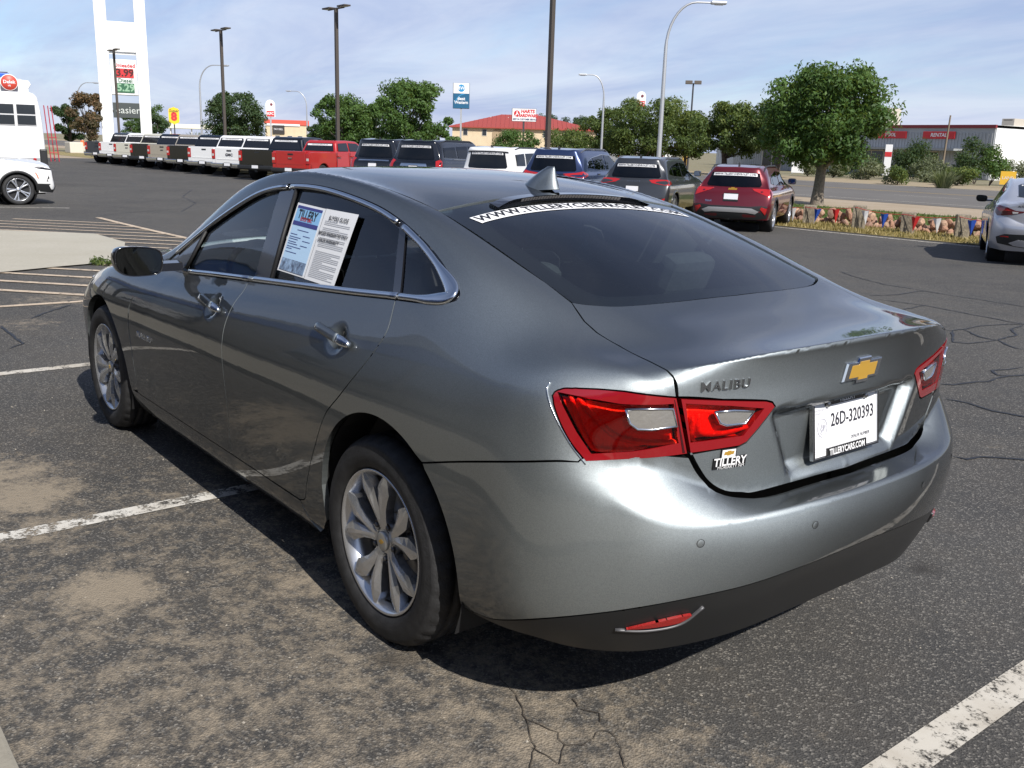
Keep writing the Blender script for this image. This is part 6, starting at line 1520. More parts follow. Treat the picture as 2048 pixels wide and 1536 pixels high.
def silver_sedan():
    S = thing('silver_sedan', 'silver sedan cut by the right edge, its left rear corner and tail lamp in view', 'car', (0, 0, 0), 0); pt = paint('silver', (.50, .51, .55), .55, .32)
    body_from_base(SB, pt, S, [(ARX, ARZ-.01, ARR-.01), (AFX, AFZ, AFR)])
    win_side, gl_bot, tr, te, rail = WS
    h = [p+Vector((-.03, -.04, 0)) for p in reversed(te)]+[Vector((p.x, p.y-.04, p.z)) for p in reversed(win_side)][1:]+[p+Vector((.03, 0, 0)) for p in gl_bot[2:]]
    g = trim('rear_window', SB, DRG, h[:-1]+[Vector((p.x, -p.y, p.z)) for p in reversed(h)][:-1], glass('car_rear_glass', (.5, .55, .52)), S, res=.1, off=.006, lip=.006)
    vs, fs = text_mesh('WWW.TILLERYCHEVROLET.COM', .06, bold=.001, res=1)
    trim('banner', SB, DRG, [Vector((.14-.25*y*y, y, 1.33)) for y in np.linspace(.47, -.47, 9)]+[Vector((.07-.25*y*y, y, 1.33)) for y in np.linspace(-.47, .47, 9)], M_banner, g, res=.1, off=.010, lip=0)
    mesh_obj('banner_lettering', [on_base(SB, DRG, [(.105+v.y*.9-.25*v.x*v.x, -v.x*1.0, 1.33)], .013)[0][0] for v in vs], fs, M_bink, g)
    topz = lambda x: float(np.interp(x, *zip(*sorted({round(p.x, 3): p.z for p in dlo_top if p.x > -.25}.items())))); botz = lambda x: float(np.interp(x, *zip(*sorted([(p.x, p.z) for p in belt]))))
    for a, b in ((1.84, 1.18), (1.10, .10)):
        xs = np.linspace(a, b, 9); trim('door_window', SB, DY, xz([(x, botz(x)+.02) for x in xs]+[(x, topz(x)-.03) for x in xs[::-1]]), M_vglass, S, res=.1, off=.006, lip=.006, mirror=True)
    lm = [(-.70, .88, 1.0), (-.80, .83, 1.005), (-.90, .70, .985), (-.955, .56, .93), (-1.0, .42, .925), (-.985, .45, .90), (-.94, .60, .86), (-.86, .75, .835), (-.80, .82, .83), (-.72, .87, .90)]
    trim('tail_lamp', SB, DL, V3(lm), mat('lamp_dark_red', (.10, .008, .010), .12, 0, 1), S, res=.05, off=.006, lip=.01, mirror=True)
    trim('tail_lamp_lens', SB, DL, V3([(-.74, .87, .97), (-.90, .69, .955), (-.93, .62, .92), (-.82, .80, .905)]), M_vred, S, res=.05, off=.010, lip=.01, mirror=True)
    trim('reverse_lens', SB, DL, V3([(-.93, .61, .915), (-.97, .52, .91), (-.965, .53, .885), (-.935, .60, .875)]), mat('lens_grey', (.5, .48, .46), .2, 0, .6), S, res=.05, off=.010, lip=.01, mirror=True)
    nb = [(0, .52), (.35, .52), (.62, .50), (.76, .46), (.74, .36), (.5, .33), (0, .33)]
    trim('diffuser', SB, CR, [Vector((-1.1+.45*y*y, y, z)) for y, z in symq(nb[:])], M_vblack, S, res=.03, off=.004, lip=.01)
    trim('diffuser_trim', SB, CR, [Vector((-1.1+.45*y*y, y, z)) for y, z in symq([(0, .44), (.45, .44), (.58, .38), (.52, .345), (0, .345)])], pt, S, res=.03, off=.014, lip=.012)
    trim('rear_reflector', SB, CR, V3([(-.93, .74, .50), (-1.0, .62, .50), (-1.0, .62, .48), (-.93, .74, .48)]), M_vred, S, res=.06, off=.012, lip=.01, mirror=True)
    wrap_text('name_badge', SB, DX, 'ALTIMA', lambda u, v: (-.975, .47-u, 1.0+v), M_bink, S, .045, off=.004, bold=.001)
    for o in [c for c in SEDAN.children if c.name.startswith('door_mirror')]: copy_tree(o, S)
    licence(S, -1.05, .80, .1); cb = MB(); cb.box(-.3, 2.3, -.72, .72, .3, .95); cb.build('cabin_trim', M_inside, S); st = MB()
    for x in (.15, 1.1):
        for y in (-.38, .38): st.box(x-.1, x, y-.13, y+.13, 1.05, 1.22, bev=.04)
    st.build('headrests', M_inside, S)
    for (x, sg) in ((0, 1), (2.83, 1), (0, -1), (2.83, -1)):
        put_wheel('five', S, x, .875*sg, sg < 0, .95); q = MB(); q.lathe([(.40, sg*.86), (.40, sg*.60), (0, sg*.60)], 20, Matrix.Translation((x, 0, .337))); q.build('wheel_housing', M_dark, S)
    fl = MB(); fl.box(-.6, 3.3, -.7, .7, .22, .3); fl.build('underbody', M_dark, S)
    a = HD; rc = Vector((4.45, -14.55)); h = Vector((math.cos(a), math.sin(a))); o = rc+h*1.13
    S.location = (o.x, o.y, ground_z(o.x, o.y)+.008); S.rotation_euler = (0, 0, a)
silver_sedan()
# ------------------------------------------------------------------ signs, poles, buildings
def at_depth(px, py, d):
    """world point seen at a photo pixel at depth d (used only to lay out far things at their real distance)"""
    return CAM_POS+(f_+r_*((px-1024)/FPX)-u_*((py-768)/FPX))*d
M_pole = mat('brown_pole', (.075, .062, .052), .55, .2); M_galv = mat('galvanised', (.50, .51, .52), .4, .6); M_wsign = mat('sign_white', (.80, .80, .80), .5)
GZ = -.24
def lot_light(x, y, h, label, rz=0):
    t = thing('lot_light', label, 'light pole', (x, y, GZ), rz, 'lot lights behind the parked row')
    mb = MB(); mb.lathe([(.26, 0), (.26, .55), (0, .55)], 20, Matrix.Rotation(math.pi/2, 4, 'X')); mb.build('pole_base', mat('concrete_base', (.42, .40, .36), .9), t)
    mb = MB(); mb.box(-.075, .075, -.075, .075, .5, h, bev=.012); mb.build('pole', M_pole, t)
    mb = MB(); mb.box(-.75, .75, -.03, .03, h-.02, h+.05); mb.build('cross_arm', M_pole, t)
    for s in (-1, 1):
        mb = MB(); mb.box(s*.72-.36, s*.72+.36, -.17, .17, h+.04, h+.11, bev=.02); hd = mb.build('lamp_head', M_pole, t)
        mb = MB(); mb.box(s*.72-.26, s*.72+.26, -.12, .12, h+.028, h+.04); mb.build('lamp_lens', mat('led_lens', (.7, .7, .68), .4), hd)
def street_lamp(x, y, h, arm, label, ang=0):
    t = thing('street_lamp', label, 'street lamp', (x, y, GZ), ang, 'silver street lamps along the road')
    pts = [(0, 0, 0), (0, 0, h*.5), (0, 0, h*.76)]+[(arm*(1-math.cos(a)), 0, h*.76+h*.24*math.sin(a)) for a in np.linspace(.15, math.pi/2, 9)]+[(arm*1.5, 0, h*1.0)]
    mb = MB(); mb.tube(pts, [.12, .10, .085]+[.07-.003*i for i in range(9)]+[.04], 10); mb.build('pole', M_galv, t)
    s = 1 if arm > 0 else -1
    mb = MB(); mb.box(min(arm*1.48, arm*1.48+s*.75), max(arm*1.48, arm*1.48+s*.75), -.16, .16, h-.07, h+.07, bev=.05); hd = mb.build('lamp_head', M_galv, t)
    mb = MB(); mb.box(min(arm*1.48+s*.2, arm*1.48+s*.6), max(arm*1.48+s*.2, arm*1.48+s*.6), -.1, .1, h-.10, h-.07); mb.build('lamp_lens', MATS['led_lens'], hd)
def zat(x, y, px, py):
    p = at_depth(px, py, 10)-CAM_POS; return CAM_POS.z+p.z*math.hypot(x-CAM_POS.x, y-CAM_POS.y)/math.hypot(p.x, p.y)-GZ
def pix_xy(px, y):
    p = at_depth(px, 290, 10); k = (y-CAM_POS.y)/(p.y-CAM_POS.y); return CAM_POS.x+(p.x-CAM_POS.x)*k
def facing(x, y): return math.atan2(CAM_POS.y-y, CAM_POS.x-x)+math.pi/2      # local -y looks to the camera side
def sign_frame(x, y, z, a): return Matrix.Translation((x, y, z)) @ Matrix.Rotation(a, 4, 'Z') @ Matrix.Rotation(math.pi/2, 4, 'X')
def poles():
    lot_light(pix_xy(1095, -20.2), -20.2, 7.7, 'brown lot light pole rising behind the blue SUV, its top out of frame')
    lot_light(pix_xy(676, -20.2), -20.2, 7.7, 'brown lot light pole with flat twin heads behind the black full-size SUVs')
    lot_light(pix_xy(451, -20.2), -20.2, 7.7, 'brown lot light pole with flat twin heads behind the white lettered pickup')
    lot_light(pix_xy(240, -20.2), -20.2, 7.7, 'brown lot light pole standing in front of the fuel price sign')
    t = (( 'street_lamp', ),)
    street_lamp(pix_xy(1319, -33.4), -33.4, zat(pix_xy(1319, -33.4), -33.4, 1350, 3), 1.35, 'tall silver street lamp nearest the lot, arm curving to the right at the top edge', math.radians(-129))
    street_lamp(pix_xy(1203, -60.2), -60.2, 8.3, 1.1, 'silver street lamp behind the dark trees left of the tall one', math.radians(51))
    street_lamp(pix_xy(615, -60.2), -60.2, 8.3, 1.4, 'silver street lamp between the red pickup and the round green trees', math.radians(51))
    street_lamp(pix_xy(405, -34.5), -34.5, 8.7, 1.5, 'silver street lamp with long arm beside the twin-head pole over the white pickups', math.radians(-129))
    street_lamp(pix_xy(162, -34.5), -34.5, 8.4, 1.5, 'silver street lamp rising behind the brown-leaved tree', math.radians(-129))
    # two-head pole across the road
    x, y = pix_xy(1378, -75), -75
    tt = thing('parking_lamp', 'dark pole with two box lamp heads behind the trees across the road', 'light pole', (x, y, GZ)); mb = MB(); mb.tube([(0, 0, 0), (0, 0, 8.6)], [.11, .08], 8); mb.build('pole', mat('dark_pole', (.05, .05, .055), .5), tt)
    a = facing(x, y)
    for s in (-1, 1):
        mb = MB(); mb.box(s*.45-.36, s*.45+.36, -.25, .25, 8.5, 8.85, M=Matrix.Rotation(a, 4, 'Z'), bev=.04); mb.build('lamp_head', mat('lamp_brown', (.12, .10, .085), .5), tt)
poles()
def pylon():
    x, y = pix_xy(256, -27), -27; a = facing(x, y); t = thing('fuel_price_sign', 'tall white two-legged fuel price sign with red and green price boards', 'sign', (x, y, GZ), a)
    d = (Vector((x, y, 1.55))-CAM_POS).dot(f_); s = d/FPX     # metres per photo pixel there
    w = 96*s; lw = 20*s; h = 16.0
    Zh = lambda py: zat(x, y, 256, py)
    for k, (a0, a1) in enumerate(((-46, -24), (26, 47))):
        mb = MB(); mb.box(a0*s, a1*s, -.35, .35, 0, h, bev=.05); mb.build('leg', M_wsign, t)
    mb = MB(); mb.box(-24*s, 26*s, -.30, .30, Zh(105), Zh(45), bev=.03); mb.build('sign_cabinet', M_wsign, t)
    pb = MB(); pb.box(-23*s, 25*s, -.25, .25, Zh(190), Zh(120), bev=.03); b = pb.build('price_board', M_wsign, t)
    for py0, py1 in ((110, 106), (191, 187)):
        mb = MB(); mb.box(-24*s, 26*s, -.12, .12, Zh(py0), Zh(py1)); mb.build('cross_bar', M_wsign, t)
    M0 = lambda px, py, off: Matrix.Translation((px*s, -off, Zh(py))) @ Matrix.Rotation(math.pi/2, 4, 'X')
    M_r = mat('sign_red', (.55, .03, .035), .5); M_dg = mat('sign_dark_green', (.03, .12, .06), .5); M_blk = mat('sign_black', (.02, .022, .025), .5); M_gtx = mat('sign_grey_text', (.55, .58, .55), .5); M_slate = mat('sign_slate', (.055, .065, .065), .5)
    letters('sign_lettering', 'Unleaded', M0(3, 132, .27), M_r, b, 10.2*s, bold=.012); letters('sign_lettering', 'Diesel', M0(3, 162, .27), MATS['sign_dark_green'], b, 10.5*s, bold=.012)
    for (py0, py1, m, txt, tm) in ((156, 138, M_r, '3.99', mat('digit_dark', (.06, .01, .01), .5)), (186, 167, M_dg, '5.29', mat('digit_green', (.25, .42, .28), .5))):
        mb = MB(); mb.box(-14*s, 19*s, -.30, -.25, Zh(py0), Zh(py1)); pn = mb.build('price_panel', m, b); letters('price_digits', txt, M0(3, (py0+py1)/2, .305), tm, pn, 19*s, bold=.03)
    mb = MB(); mb.box(-23*s, 29*s, -.22, .22, Zh(236), Zh(206), bev=.02); e = mb.build('lower_board', M_slate, t); letters('sign_lettering', 'easier', M0(4, 221, .23), M_gtx, e, 19*s)
    return
pylon()
def board_sign(name, label, px, py0, py1, hwpx, y, face, post_m=None, post_px=3, depth=.35):
    x = pix_xy(px, y); a = facing(x, y); t = thing(name, label, 'sign', (x, y, GZ), a)
    d = (Vector((x, y, 1.55))-CAM_POS).dot(f_); s = d/FPX; Zh = lambda py: zat(x, y, px, py)
    mb = MB(); mb.box(-post_px*s/2, post_px*s/2, -.12, .12, 0, Zh(py1)+.05); mb.build('post', post_m or M_galv, t)
    M0 = lambda dx, py, off: Matrix.Translation((dx*s, -off, Zh(py))) @ Matrix.Rotation(math.pi/2, 4, 'X')
    face(t, s, Zh, M0, depth); return t
def signs():
    M_blue = mat('sign_teal', (.012, .10, .20), .45); M_red = MATS['sign_red']; M_side = mat('sign_side', (.10, .13, .17), .5); M_cyan = mat('sign_cyan', (.03, .26, .50), .5); M_yel = mat('sign_yellow', (.80, .55, .02), .5); M_navy2 = mat('sign_navy', (.02, .03, .10), .5)
    def bw(t, s, Zh, M0, d):
        mb = MB(); mb.box(-16.5*s, 16.5*s, -.2, d+.5, Zh(217), Zh(166), bev=.04); c = mb.build('cabinet', M_side, t)
        mb = MB(); mb.box(-15.5*s, 15.5*s, -.24, -.2, Zh(187), Zh(166.5)); w = mb.build('upper_face', M_wsign, c); mb = MB(); mb.box(-15.5*s, 15.5*s, -.24, -.2, Zh(216.5), Zh(187.3)); b = mb.build('lower_face', M_blue, c)
        mb = MB(); mb.lathe([(0, .25), (7*s, .25)], 28, Matrix.Translation((0, 0, Zh(176.5))) @ Matrix.Rotation(math.pi, 4, 'Z')); mb.build('logo_disc', M_cyan, w); letters('logo_lettering', 'BW', M0(0, 176.5, .265), M_wsign, w, 9*s, bold=.01)
        mb = MB(); n = 12; A = [math.radians(95+75*i/n) for i in range(n+1)]
        vs = [(r_*math.cos(q)*s+9*s, -.25, Zh(210)+r_*math.sin(q)*s) for q in A for r_ in (20.5, 22.0)]; vs = [(max(-15.4*s, min(15.4*s, a)), b_, min(c_, Zh(187.5))) for a, b_, c_ in vs]; mb.add(vs, [(2*i, 2*i+1, 2*i+3, 2*i+2) for i in range(n)]); mb.build('sign_arc', M_cyan, b)
        letters('sign_lettering', 'Best', M0(0, 197.5, .25), M_wsign, b, 8.6*s, bold=.012); letters('sign_lettering', 'Western', M0(0, 205, .25), M_wsign, b, 8.2*s, bold=.012, sx=.92)
    board_sign('hotel_sign', 'blue and white pole sign with round logo in front of the red-roofed motel', 921, 166, 218, 16, -72, bw, None, 3.5)
    def hh(t, s, Zh, M0, d):
        mb = MB(); mb.box(-24*s, 24.5*s, -.2, d, Zh(243), Zh(217), bev=.03); c = mb.build('cabinet', mat('sign_dark_side', (.02, .02, .022), .5), t); mb = MB(); mb.box(-23*s, 24*s, -.24, -.2, Zh(242.5), Zh(217.5)); w = mb.build('face', M_wsign, c)
        mb = MB(); mb.lathe([(0, .25), (6*s, .25)], 24, Matrix.Translation((-14*s, 0, Zh(227.5))) @ Matrix.Rotation(math.pi, 4, 'Z')); mb.build('logo_disc', M_red, w)
        mb = MB(); mb.add([(-14*s+a*s, -.262, Zh(227.5)+b*s) for a, b in ((-4, -4), (-1.5, -4), (1, -.5), (3.6, -4), (4.6, -3), (1.5, 1), (1, 4.5), (-.6, 4.5), (-1, 0))], [tuple(range(9))]); mb.build('logo_mark', M_wsign, w)
        letters('sign_lettering', 'HARTS', M0(7.5, 223, .25), M_red, w, 8.8*s, bold=.03, shear=.1); letters('sign_lettering', 'HARDWARE', M0(7.5, 231.5, .25), M_red, w, 8.0*s, bold=.03, sx=.9, shear=.1); letters('sign_lettering', 'BEST IN CUSTOMER SERVICE', M0(2, 239, .25), M_navy2, w, 4.6*s, bold=.012, sx=.8)
    board_sign('hardware_sign', 'white hardware store sign with red lettering and red round logo', 1046, 217, 243, 25, -80, hh, MATS['dark_pole'], 3.5)
    def s8(t, s, Zh, M0, d):
        mb = MB(); mb.prism([(a*s, Zh(b)) for a, b in ((-10, 245), (-10, 220), (-8, 217), (-4, 216), (0, 214), (4, 216), (8, 217), (10, 220), (10, 243), (8, 246), (4, 247), (0, 249), (-4, 247), (-8, 246))], -.2, d, axis='y'); c = mb.build('cabinet', M_yel, t)
        letters('sign_lettering', 'Super', M0(0, 222, .22), MATS['sign_black'], c, 8*s, bold=.01, shear=.25); letters('sign_lettering', '8', M0(0, 234, .22), M_red, c, 21*s, bold=.12)
    board_sign('motel_sign', 'small yellow motel sign with a big red numeral', 351, 214, 249, 10, -60, s8, MATS['dark_pole'], 2.5)
    def oval(red0):
        def f(t, s, Zh, M0, d, py=0):
            n = 14; top, bot = red0; r = 9; pts = [(-r, bot-12), (-r, bot)] if False else []
            A = [(-r*s, Zh(bot)), (r*s, Zh(bot))]+[(r*s*math.cos(q), Zh(top+r)+r*s*math.sin(q)) for q in np.linspace(0, math.pi, n)]
            mb = MB(); mb.prism(A, -.2, d, axis='y'); c = mb.build('cabinet', M_wsign, t)
            mb = MB(); mb.box(-r*.82*s, r*.82*s, -.25, -.2, Zh(bot-1), Zh(bot-12)); mb.build('red_panel', M_red, c)
            mb = MB(); mb.lathe([(0, .24), (2.6*s, .24)], 16, Matrix.Translation((2*s, 0, Zh(top+9))) @ Matrix.Rotation(math.pi, 4, 'Z')); mb.build('mark', mat('sign_maroon', (.18, .03, .05), .5), c)
            letters('sign_lettering', 'KFC', M0(0, bot-6.5, .26), M_wsign, c, 7*s, bold=.02)
        return f
    board_sign('restaurant_sign', 'rounded white restaurant sign with red lower panel beside the red-topped building', 543, 200, 234, 9, -78, oval((200, 234)), None, 3)
    board_sign('restaurant_sign', 'rounded white sign with red panel peeking above the dark trees', 1277, 183, 214, 9, -85, oval((183, 214)), None, 3)
signs()
def buildings():
    M_cream = mat('cream_stucco', (.62, .50, .34), .85, noise=.08, nscale=.8); M_rroof = mat('red_metal_roof', (.36, .062, .045), .5, .1); M_win = mat('dark_window', (.03, .035, .04), .1, 0, .3); M_trim = mat('building_trim', (.55, .52, .46), .7)
    def frame(px, y, label, name, cat='building'):
        x = pix_xy(px, y); a = facing(x, y); t = thing(name, label, cat, (x, y, GZ), a); d = (Vector((x, y, 1.55))-CAM_POS).dot(f_); s = d/FPX; hz = 294+(px-1024)*.0305
        return t, s, (lambda p: (p-px)*s), (lambda py: zat(x, y, px, py))
    def window(t, x0, x1, z0, z1, y=-.02):
        mb = MB(); mb.box(x0, x1, y-.05, y+.1, z0, z1); w = mb.build('window', M_trim, t); mb = MB(); mb.box(x0+.08, x1-.08, y-.07, y-.04, z0+.08, z1-.08); mb.build('pane', M_win, w)
    # red-roofed motel
    t, s, X, Z = frame(1040, -105, 'long cream motel with red hipped metal roof behind the trees', 'motel')
    x0, x1, D = X(897), X(1200), 16; ze, zr = Z(256), Z(227)
    mb = MB(); mb.box(x0+.6, x1-.6, .6, D, 0, ze); mb.build('wall', M_cream, t)
    vs = [(x0, 0, ze), (x1, 0, ze), (x1, D+.6, ze), (x0, D+.6, ze), (X(1000), D/2, zr), (X(1080), D/2, zr), (x0, 0, ze-.18), (x1, 0, ze-.18), (x1, D+.6, ze-.18), (x0, D+.6, ze-.18)]
    rf = mesh_obj('roof', vs, [(0, 1, 5, 4), (1, 2, 5), (2, 3, 4, 5), (3, 0, 4), (6, 7, 1, 0), (7, 8, 2, 1), (8, 9, 3, 2), (9, 6, 0, 3), (9, 8, 7, 6)], M_rroof, t)
    for px in (978, 1014): mb = MB(); mb.tube([(X(px), D*.38, zr-2), (X(px), D*.38, zr-.5)], .10, 8); mb.build('vent_pipe', M_trim, rf)
    for i in range(34):
        xx = x0+(x1-x0)*(i+.5)/34; k = min(1, (xx-x0)/(X(1000)-x0), (x1-xx)/(x1-X(1080))); mb = MB(); mb.tube([(xx, .0, ze+.03), (xx, D/2*k, ze+(zr-ze)*k+.03)], .035, 4, smooth=False); mb.build('roof_seam', M_rroof, rf)
    for px in (968, 930, 1090, 1130, 1165): window(t, X(px-5), X(px+5), Z(274), Z(260), .6)
    n = 10; a0 = X(995); mb = MB(); mb.add([(a0+X(1050)*0-11*s, .52, 0), (a0-11*s, .52, Z(268))]+[(a0+11*s*math.cos(q), .52, Z(268)+9*s*math.sin(q)) for q in np.linspace(math.pi, 0, n)]+[(a0+11*s, .52, 0)], [tuple(range(n+3))]); mb.build('arched_doorway', mat('shade_tan', (.36, .27, .17), .9), t)
    # restaurant with red parapet
    t, s, X, Z = frame(572, -110, 'cream restaurant with red parapet and dark sign panel behind the pickups', 'restaurant')
    mb = MB(); mb.box(X(533), X(616), 0, 14, 0, Z(250)); mb.build('wall', M_cream, t); mb = MB(); mb.box(X(531), X(618), -.2, 14.2, Z(250), Z(240)); mb.build('parapet', mat('coral_red', (.62, .09, .06), .6), t); mb = MB(); mb.box(X(531), X(600), -.25, .1, Z(252), Z(248)); mb.build('fascia', M_wsign, t)
    mb = MB(); mb.box(X(547), X(570), -.35, 0, Z(268), Z(251)); sg = mb.build('sign_panel', mat('sign_brown', (.035, .03, .028), .5), t); letters('sign_lettering', 'TACO BELL', Matrix.Translation((X(558), -.37, Z(259))) @ Matrix.Rotation(math.pi/2, 4, 'X'), M_wsign, sg, 5*s, sx=.7)
    for px in (556, 580, 600): window(t, X(px-5), X(px+5), Z(283), Z(271))
    # pale canopy by the yellow sign
    t, s, X, Z = frame(390, -95, 'low white canopy roof beside the yellow motel sign', 'canopy')
    mb = MB(); mb.box(X(337), X(432), 0, 9, Z(258), Z(249), bev=.1); mb.build('canopy_roof', mat('canopy_cream', (.70, .68, .58), .6), t)
    for px in (345, 385, 426):
        for yy in (1.0, 8.0): mb = MB(); mb.tube([(X(px), yy, 0), (X(px), yy, Z(257))], .15, 8); mb.build('post', M_wsign, t)
    # warehouse on the right
    M_corr = mat('grey_corrugated', (.40, .41, .42), .55, .3); M_wht = mat('white_cladding', (.80, .80, .78), .6)
    xc, yc = pix_xy(1986, -92), -92; a = math.radians(-6)
    t = thing('warehouse', 'low metal warehouse with red sign panels, white sunlit end wall and roof units', 'building', (xc, yc, GZ), a)
    d = (Vector((xc, yc, 1.55))-CAM_POS).dot(f_); s = d/FPX; Hh = 1.79+(322-252)*s
    # local +x runs left in the picture (towards world +x), local +y to the road
    Lw = 34.0
    mb = MB(); mb.box(0, Lw, -26, 0, 0, Hh-.25); mb.build('wall', M_corr, t)
    for i in range(96):
        mb = MB(); mb.box(.18+i*.353, .18+i*.353+.14, .0, .045, .1, Hh-.75); mb.build('wall_rib', M_corr, t)
    mb = MB(); mb.box(-.12, Lw+.1, -.1, .16, Hh-.28, Hh+.02); mb.build('eave_trim', mat('maroon_trim', (.22, .02, .025), .5), t)
    mb = MB(); mb.box(-.10, 0, -26, -.1, 0, Hh-.3); mb.build('end_wall', M_wht, t)
    rv = [(-.15, .1, Hh-.02), (Lw+.15, .1, Hh-.02), (Lw+.15, -13, Hh+.12), (-.15, -13, Hh+.12), (Lw+.15, -26.1, Hh-.05), (-.15, -26.1, Hh-.05)]
    mesh_obj('roof', rv, [(0, 1, 2, 3), (3, 2, 4, 5), (0, 3, 5)], M_wht, t)
    mb = MB(); mb.box(3, Lw-4, .02, 1.6, Hh*.52, Hh*.56); mb.build('awning', mat('awning_grey', (.30, .31, .32), .6), t)
    for (b0, b1, txt) in ((4.0, 7.6, 'RENTAL'), (9.5, 13.4, 'TOOL'), (16.5, 20.5, 'HARDWARE'), (25, 29, 'LUMBER')):
        mb = MB(); mb.box(b0, b1, .05, .16, Hh*.74, Hh*.88, bev=.05); p = mb.build('sign_panel', MATS['sign_red'], t); letters('sign_lettering', txt, Matrix.Translation(((b0+b1)/2, .17, Hh*.81)) @ Matrix.Rotation(math.pi, 4, 'Z') @ Matrix.Rotation(math.pi/2, 4, 'X'), M_wsign, p, .5, bold=.01, shear=.15)
    for b0 in (5.5, 12, 19, 26): window_b(t, b0, M_win, M_trim)
    for (bx, by, w, h, m) in ((1.2, -5, 1.3, .5, mat('unit_beige', (.42, .38, .32), .7)), (17.5, -7, 4.2, 1.9, MATS['unit_beige'])):
        mb = MB(); mb.box(bx, bx+w, by-2.5, by, Hh+.0, Hh+.3+h, bev=.04); u = mb.build('roof_unit', m, t); mb = MB(); mb.box(bx+.2, bx+w-.2, by, by+.03, Hh+.6, Hh+.2+h); mb.build('unit_grille', mat('grille_dark', (.14, .13, .12), .7), u)
    # lower grey shed behind the trees
    xs, ys = pix_xy(1510, -118), -118
    t = thing('metal_shed', 'light grey corrugated shed behind the white service truck', 'building', (xs, ys, GZ), math.radians(-6)); d = (Vector((xs, ys, 1.55))-CAM_POS).dot(f_); s = d/FPX
    mb = MB(); mb.box(-9, 8, -12, 0, 0, 3.6); mb.build('wall', mat('pale_metal', (.56, .58, .61), .5, .2), t); mb = MB(); mb.prism([(-12.3, 3.55), (.3, 3.55), (-6, 4.6)], -9.3, 8.3, axis='x'); mb.build('roof', M_galv, t)
    for i in range(42): mb = MB(); mb.box(-8.9+i*.4, -8.78+i*.4, 0, .04, .1, 3.4); mb.build('wall_rib', MATS['pale_metal'], t)
def window_b(t, b0, M_win, M_trim):
    mb = MB(); mb.box(b0, b0+3.2, .02, .08, .3, 2.6); w = mb.build('window', M_trim, t)
    for k in range(2): mb = MB(); mb.box(b0+.12+k*1.55, b0+1.5+k*1.55, .08, .10, .42, 2.48); mb.build('pane', M_win, w)
buildings()
